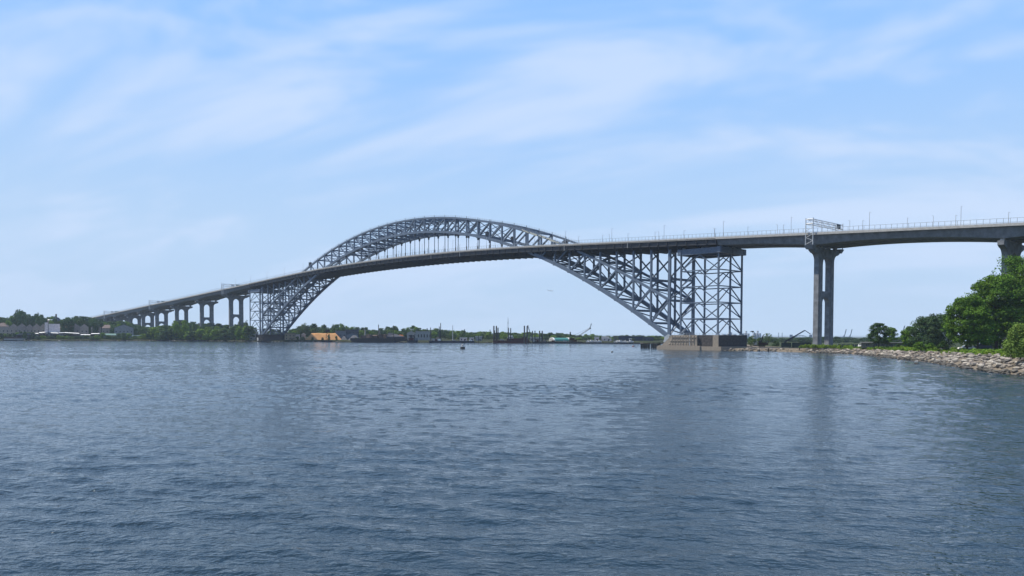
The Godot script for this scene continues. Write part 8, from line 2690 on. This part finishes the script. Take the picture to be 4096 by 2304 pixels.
const HILL_TREES := [
	[-174.6, 0.8, -313.1, 4.2, 6.7],
	[-272.0, 0.8, -470.6, 4.8, 9.2],
	[-172.2, 0.8, -318.1, 4.2, 7.7],
	[-298.6, 0.8, -524.1, 3.8, 10.9],
	[-224.3, 0.8, -410.8, 4.4, 9.6],
	[-300.3, 0.8, -538.5, 4.7, 9.3],
	[-302.5, 0.8, -548.1, 3.8, 11.4],
	[-219.9, 0.8, -419.0, 5.3, 8.2],
	[-268.4, 0.8, -504.1, 4.7, 10.7],
	[-219.0, 0.8, -428.0, 5.1, 7.6],
	[-153.6, 0.8, -324.2, 4.4, 7.2],
	[-218.6, 0.8, -437.8, 4.4, 10.4],
	[-164.3, 0.8, -351.5, 4.8, 9.3],
	[-237.5, 0.8, -480.8, 4.5, 10.4],
	[-253.5, 0.8, -513.9, 3.7, 10.3],
	[-150.5, 0.8, -342.2, 5.3, 8.8],
	[-233.7, 0.8, -491.3, 4.6, 10.7],
	[-164.2, 0.8, -375.6, 4.9, 8.1],
	[-239.7, 0.8, -513.4, 3.6, 9.1],
	[-143.6, 0.8, -349.1, 5.0, 9.5],
	[-271.0, 0.8, -580.9, 5.2, 10.1],
	[-194.3, 0.8, -449.8, 4.0, 9.6],
	[-185.5, 0.8, -439.4, 3.9, 10.1],
	[-250.5, 0.8, -563.0, 3.8, 12.7],
	[-218.0, 0.8, -509.8, 4.7, 9.9],
	[-215.2, 0.8, -510.7, 4.4, 11.8],
	[-244.4, 0.8, -570.8, 4.8, 10.5],
	[-174.6, 0.8, -446.9, 5.5, 10.9],
	[-207.5, 0.8, -514.1, 4.7, 10.5],
	[-126.9, 0.8, -367.7, 5.5, 7.7],
	[-245.2, 0.8, -598.1, 4.8, 10.1],
	[-180.2, 0.8, -480.1, 4.6, 9.5],
	[-204.9, 0.8, -533.5, 5.5, 9.7],
	[-211.0, 0.8, -551.7, 5.8, 10.9],
	[-219.1, 0.8, -573.8, 4.3, 10.5],
	[-186.3, 0.8, -515.5, 4.4, 10.9],
	[-218.6, 0.8, -585.9, 5.2, 8.8],
	[-210.8, 0.8, -576.9, 6.0, 11.2],
	[-137.3, 0.8, -435.4, 5.0, 9.3],
	[-164.6, 0.8, -496.4, 5.4, 8.6],
	[-227.3, 0.8, -630.3, 5.1, 12.9],
	[-109.2, 0.8, -394.8, 6.3, 7.1],
	[-133.8, 0.8, -450.8, 4.7, 7.4],
	[-158.3, 0.8, -507.7, 4.8, 8.6],
	[-126.5, 0.8, -447.1, 6.0, 7.1],
	[-162.3, 0.8, -528.4, 5.3, 8.4],
	[-157.6, 0.8, -524.8, 5.5, 10.3],
	[-115.0, 0.8, -439.9, 6.0, 10.0],
	[-169.7, 0.8, -563.7, 5.0, 9.2],
	[-154.5, 0.8, -537.3, 5.7, 10.3],
	[-199.6, 0.8, -642.5, 5.4, 10.5],
	[-165.4, 0.8, -574.3, 5.5, 9.4],
	[-78.5, 0.8, -388.0, 5.2, 8.0],
	[-179.6, 0.8, -619.5, 5.8, 12.1],
	[-172.4, 0.8, -610.5, 6.0, 11.5],
	[-76.0, 0.8, -398.9, 5.5, 9.0],
	[-157.7, 0.8, -591.0, 5.9, 9.4],
	[-89.8, 0.8, -441.7, 5.1, 8.8],
	[-160.9, 0.8, -612.4, 5.6, 9.9],
	[-178.2, 0.8, -660.0, 4.7, 11.7],
	[-141.0, 0.8, -579.9, 4.9, 9.1],
	[-99.4, 0.8, -488.3, 5.2, 9.5],
	[-150.5, 0.8, -616.7, 5.2, 9.7],
	[-71.7, 0.8, -434.5, 5.4, 9.5],
	[-118.9, 0.8, -554.6, 6.0, 10.8],
	[-76.7, 0.8, -458.7, 6.2, 8.7],
	[-108.9, 0.8, -543.9, 5.3, 7.4],
	[-159.6, 0.8, -676.1, 6.0, 10.6],
	[-52.8, 0.8, -417.6, 6.0, 8.0],
	[-156.9, 0.8, -684.9, 6.2, 9.0],
	[-145.4, 0.8, -663.9, 4.9, 10.4],
	[-103.6, 0.8, -565.0, 5.1, 9.3],
	[-94.2, 0.8, -548.0, 5.9, 8.2],
	[-72.5, 0.8, -498.8, 6.0, 7.1],
	[-91.9, 0.8, -555.8, 5.3, 10.7],
	[-52.4, 0.8, -459.2, 6.1, 9.6],
	[-142.7, 0.8, -704.5, 6.1, 9.2],
	[-127.7, 0.8, -672.7, 6.1, 11.0],
	[-134.9, 0.8, -700.1, 6.2, 9.7],
	[-94.0, 0.8, -597.5, 6.6, 9.6],
	[-92.7, 0.8, -601.6, 6.0, 10.6],
	[-100.5, 0.8, -630.6, 5.7, 11.2],
	[-42.4, 0.8, -477.2, 6.4, 7.6],
	[-44.1, 0.8, -488.6, 5.3, 9.7],
	[-118.7, 0.8, -705.4, 6.0, 12.1],
]

const NEAR := {
	"tree_a": [124.6, 2.5, 37.0, 0.394, 9.9, 10.4],
	"tree_b": [124.4, 2.5, 24.1, 0.381, 5.5, 9.0],
	"tree_c": [143.1, 2.8, 52.4, 0.361, 9.0, 8.4],
	"tree_d": [149.6, 3.0, 53.5, 0.345, 15.1, 11.9],
	"tree_e": [146.8, 3.0, 34.0, 0.334, 15.9, 13.9],
	"tree_f": [180.7, 3.3, 108.9, 0.306, 14.5, 16.0],
	"tree_g": [182.9, 3.3, 89.1, 0.279, 22.2, 23.7],
	"tree_h": [187.1, 3.3, 63.9, 0.244, 31.7, 31.1],
	"tree_i": [197.3, 3.3, 64.2, 0.213, 26.8, 31.5],
	"tree_l": [178.4, 3.3, 69.7, 0.276, 16.9, 13.2],
	"tree_k": [183.6, 3.2, 109.0, 0.296, 11.2, 12.6],
	"bush_a": [213.9, 3.1, 181.7, 0.257, 7.0, 7.2],
	"bush_b": [161.7, 2.6, 94.8, 0.353, 4.1, 3.1],
	"bush_c": [164.2, 2.7, 92.4, 0.343, 4.6, 2.6],
	"bush_d": [179.5, 3.2, 84.2, 0.285, 8.5, 6.6],
	"bush_h": [174.4, 2.9, 110.0, 0.329, 4.2, 3.1],
	"bush_i": [134.9, 2.5, 43.2, 0.374, 2.6, 2.0],
	"tree_j": [8.0, 1.4, -80.3, 0.515, 6.2, 8.4],
	"bush_e": [5.3, 1.3, -65.9, 0.534, 6.9, 6.4],
	"bush_f": [9.7, 1.35, -66.7, 0.525, 4.9, 5.3],
	"bush_g": [-4.6, 1.3, -70.9, 0.545, 7.1, 5.3],
	"bush_j": [21.4, 1.5, -66.2, 0.506, 6.0, 3.4],
	"excavator": [33.3, 1.6, -29.0, 0.522, 7.0, 7.2],
	"handler": [-0.2, 1.3, -80.2, 0.529, 8.2, 11.0],
	"skip": [51.5, 1.75, -22.1, 0.494, 4.9, 2.9],
	"container": [62.7, 1.8, -17.4, 0.477, 9.5, 2.9],
	"lift": [43.2, 1.6, -48.8, 0.483, 18.3, 10.3],
	"low_building": [123.5, 2.6, 25.0, 0.385, 20.6, 1.9],
	"dark_fence": [102.3, 2.1, 13.9, 0.424, 7.5, 1.9],
	"truck": [108.1, 2.2, 16.0, 0.413, 2.0, 1.5],
	"van_a": [178.5, 3.2, 102.5, 0.307, 3.9, 1.9],
	"van_b": [179.8, 3.2, 92.0, 0.292, 4.8, 2.3],
	"van_c": [170.3, 3.0, 95.9, 0.327, 1.6, 1.8],
}

const AFLOAT := {
	"buoy": [-71.1, 0.0, 100.1, 0.889, 2.5, 3.8],
	"red_buoy": [-85.2, 0.0, -63.7, 0.676, 1.57, 0.96],
	"dark_buoy": [30.2, 0.0, 95.3, 0.702, 0.79, 0.57],
	"green_buoy": [-205.8, 0.0, -124.6, 0.758, 1.29, 1.29],
	"gull_rock": [179.3, 0.0, 144.0, 0.355, 1.5, 0.55],
	"gull": [170.1, 0.0, 132.2, 0.373, 0.66, 0.36],
	"stone_a": [153.2, 0.0, 105.2, 0.393, 1.49, 0.33],
	"post_a": [67.4, 0.0, 24.2, 0.514, 0.6, 1.68],
	"post_b": [79.0, 0.0, 16.2, 0.479, 0.48, 2.38],
	"stone_b": [159.9, 0.0, 127.0, 0.401, 0.23, 0.23],
	"stone_c": [162.5, 0.0, 127.5, 0.393, 0.76, 0.38],
	"stone_d": [173.4, 0.0, 138.6, 0.37, 0.42, 0.28],
	"stone_e": [174.1, 0.0, 137.6, 0.366, 0.57, 0.21],
	"launch": [-436.3, 0.0, 38.1, 1.126, 3.27, 0.82],
}
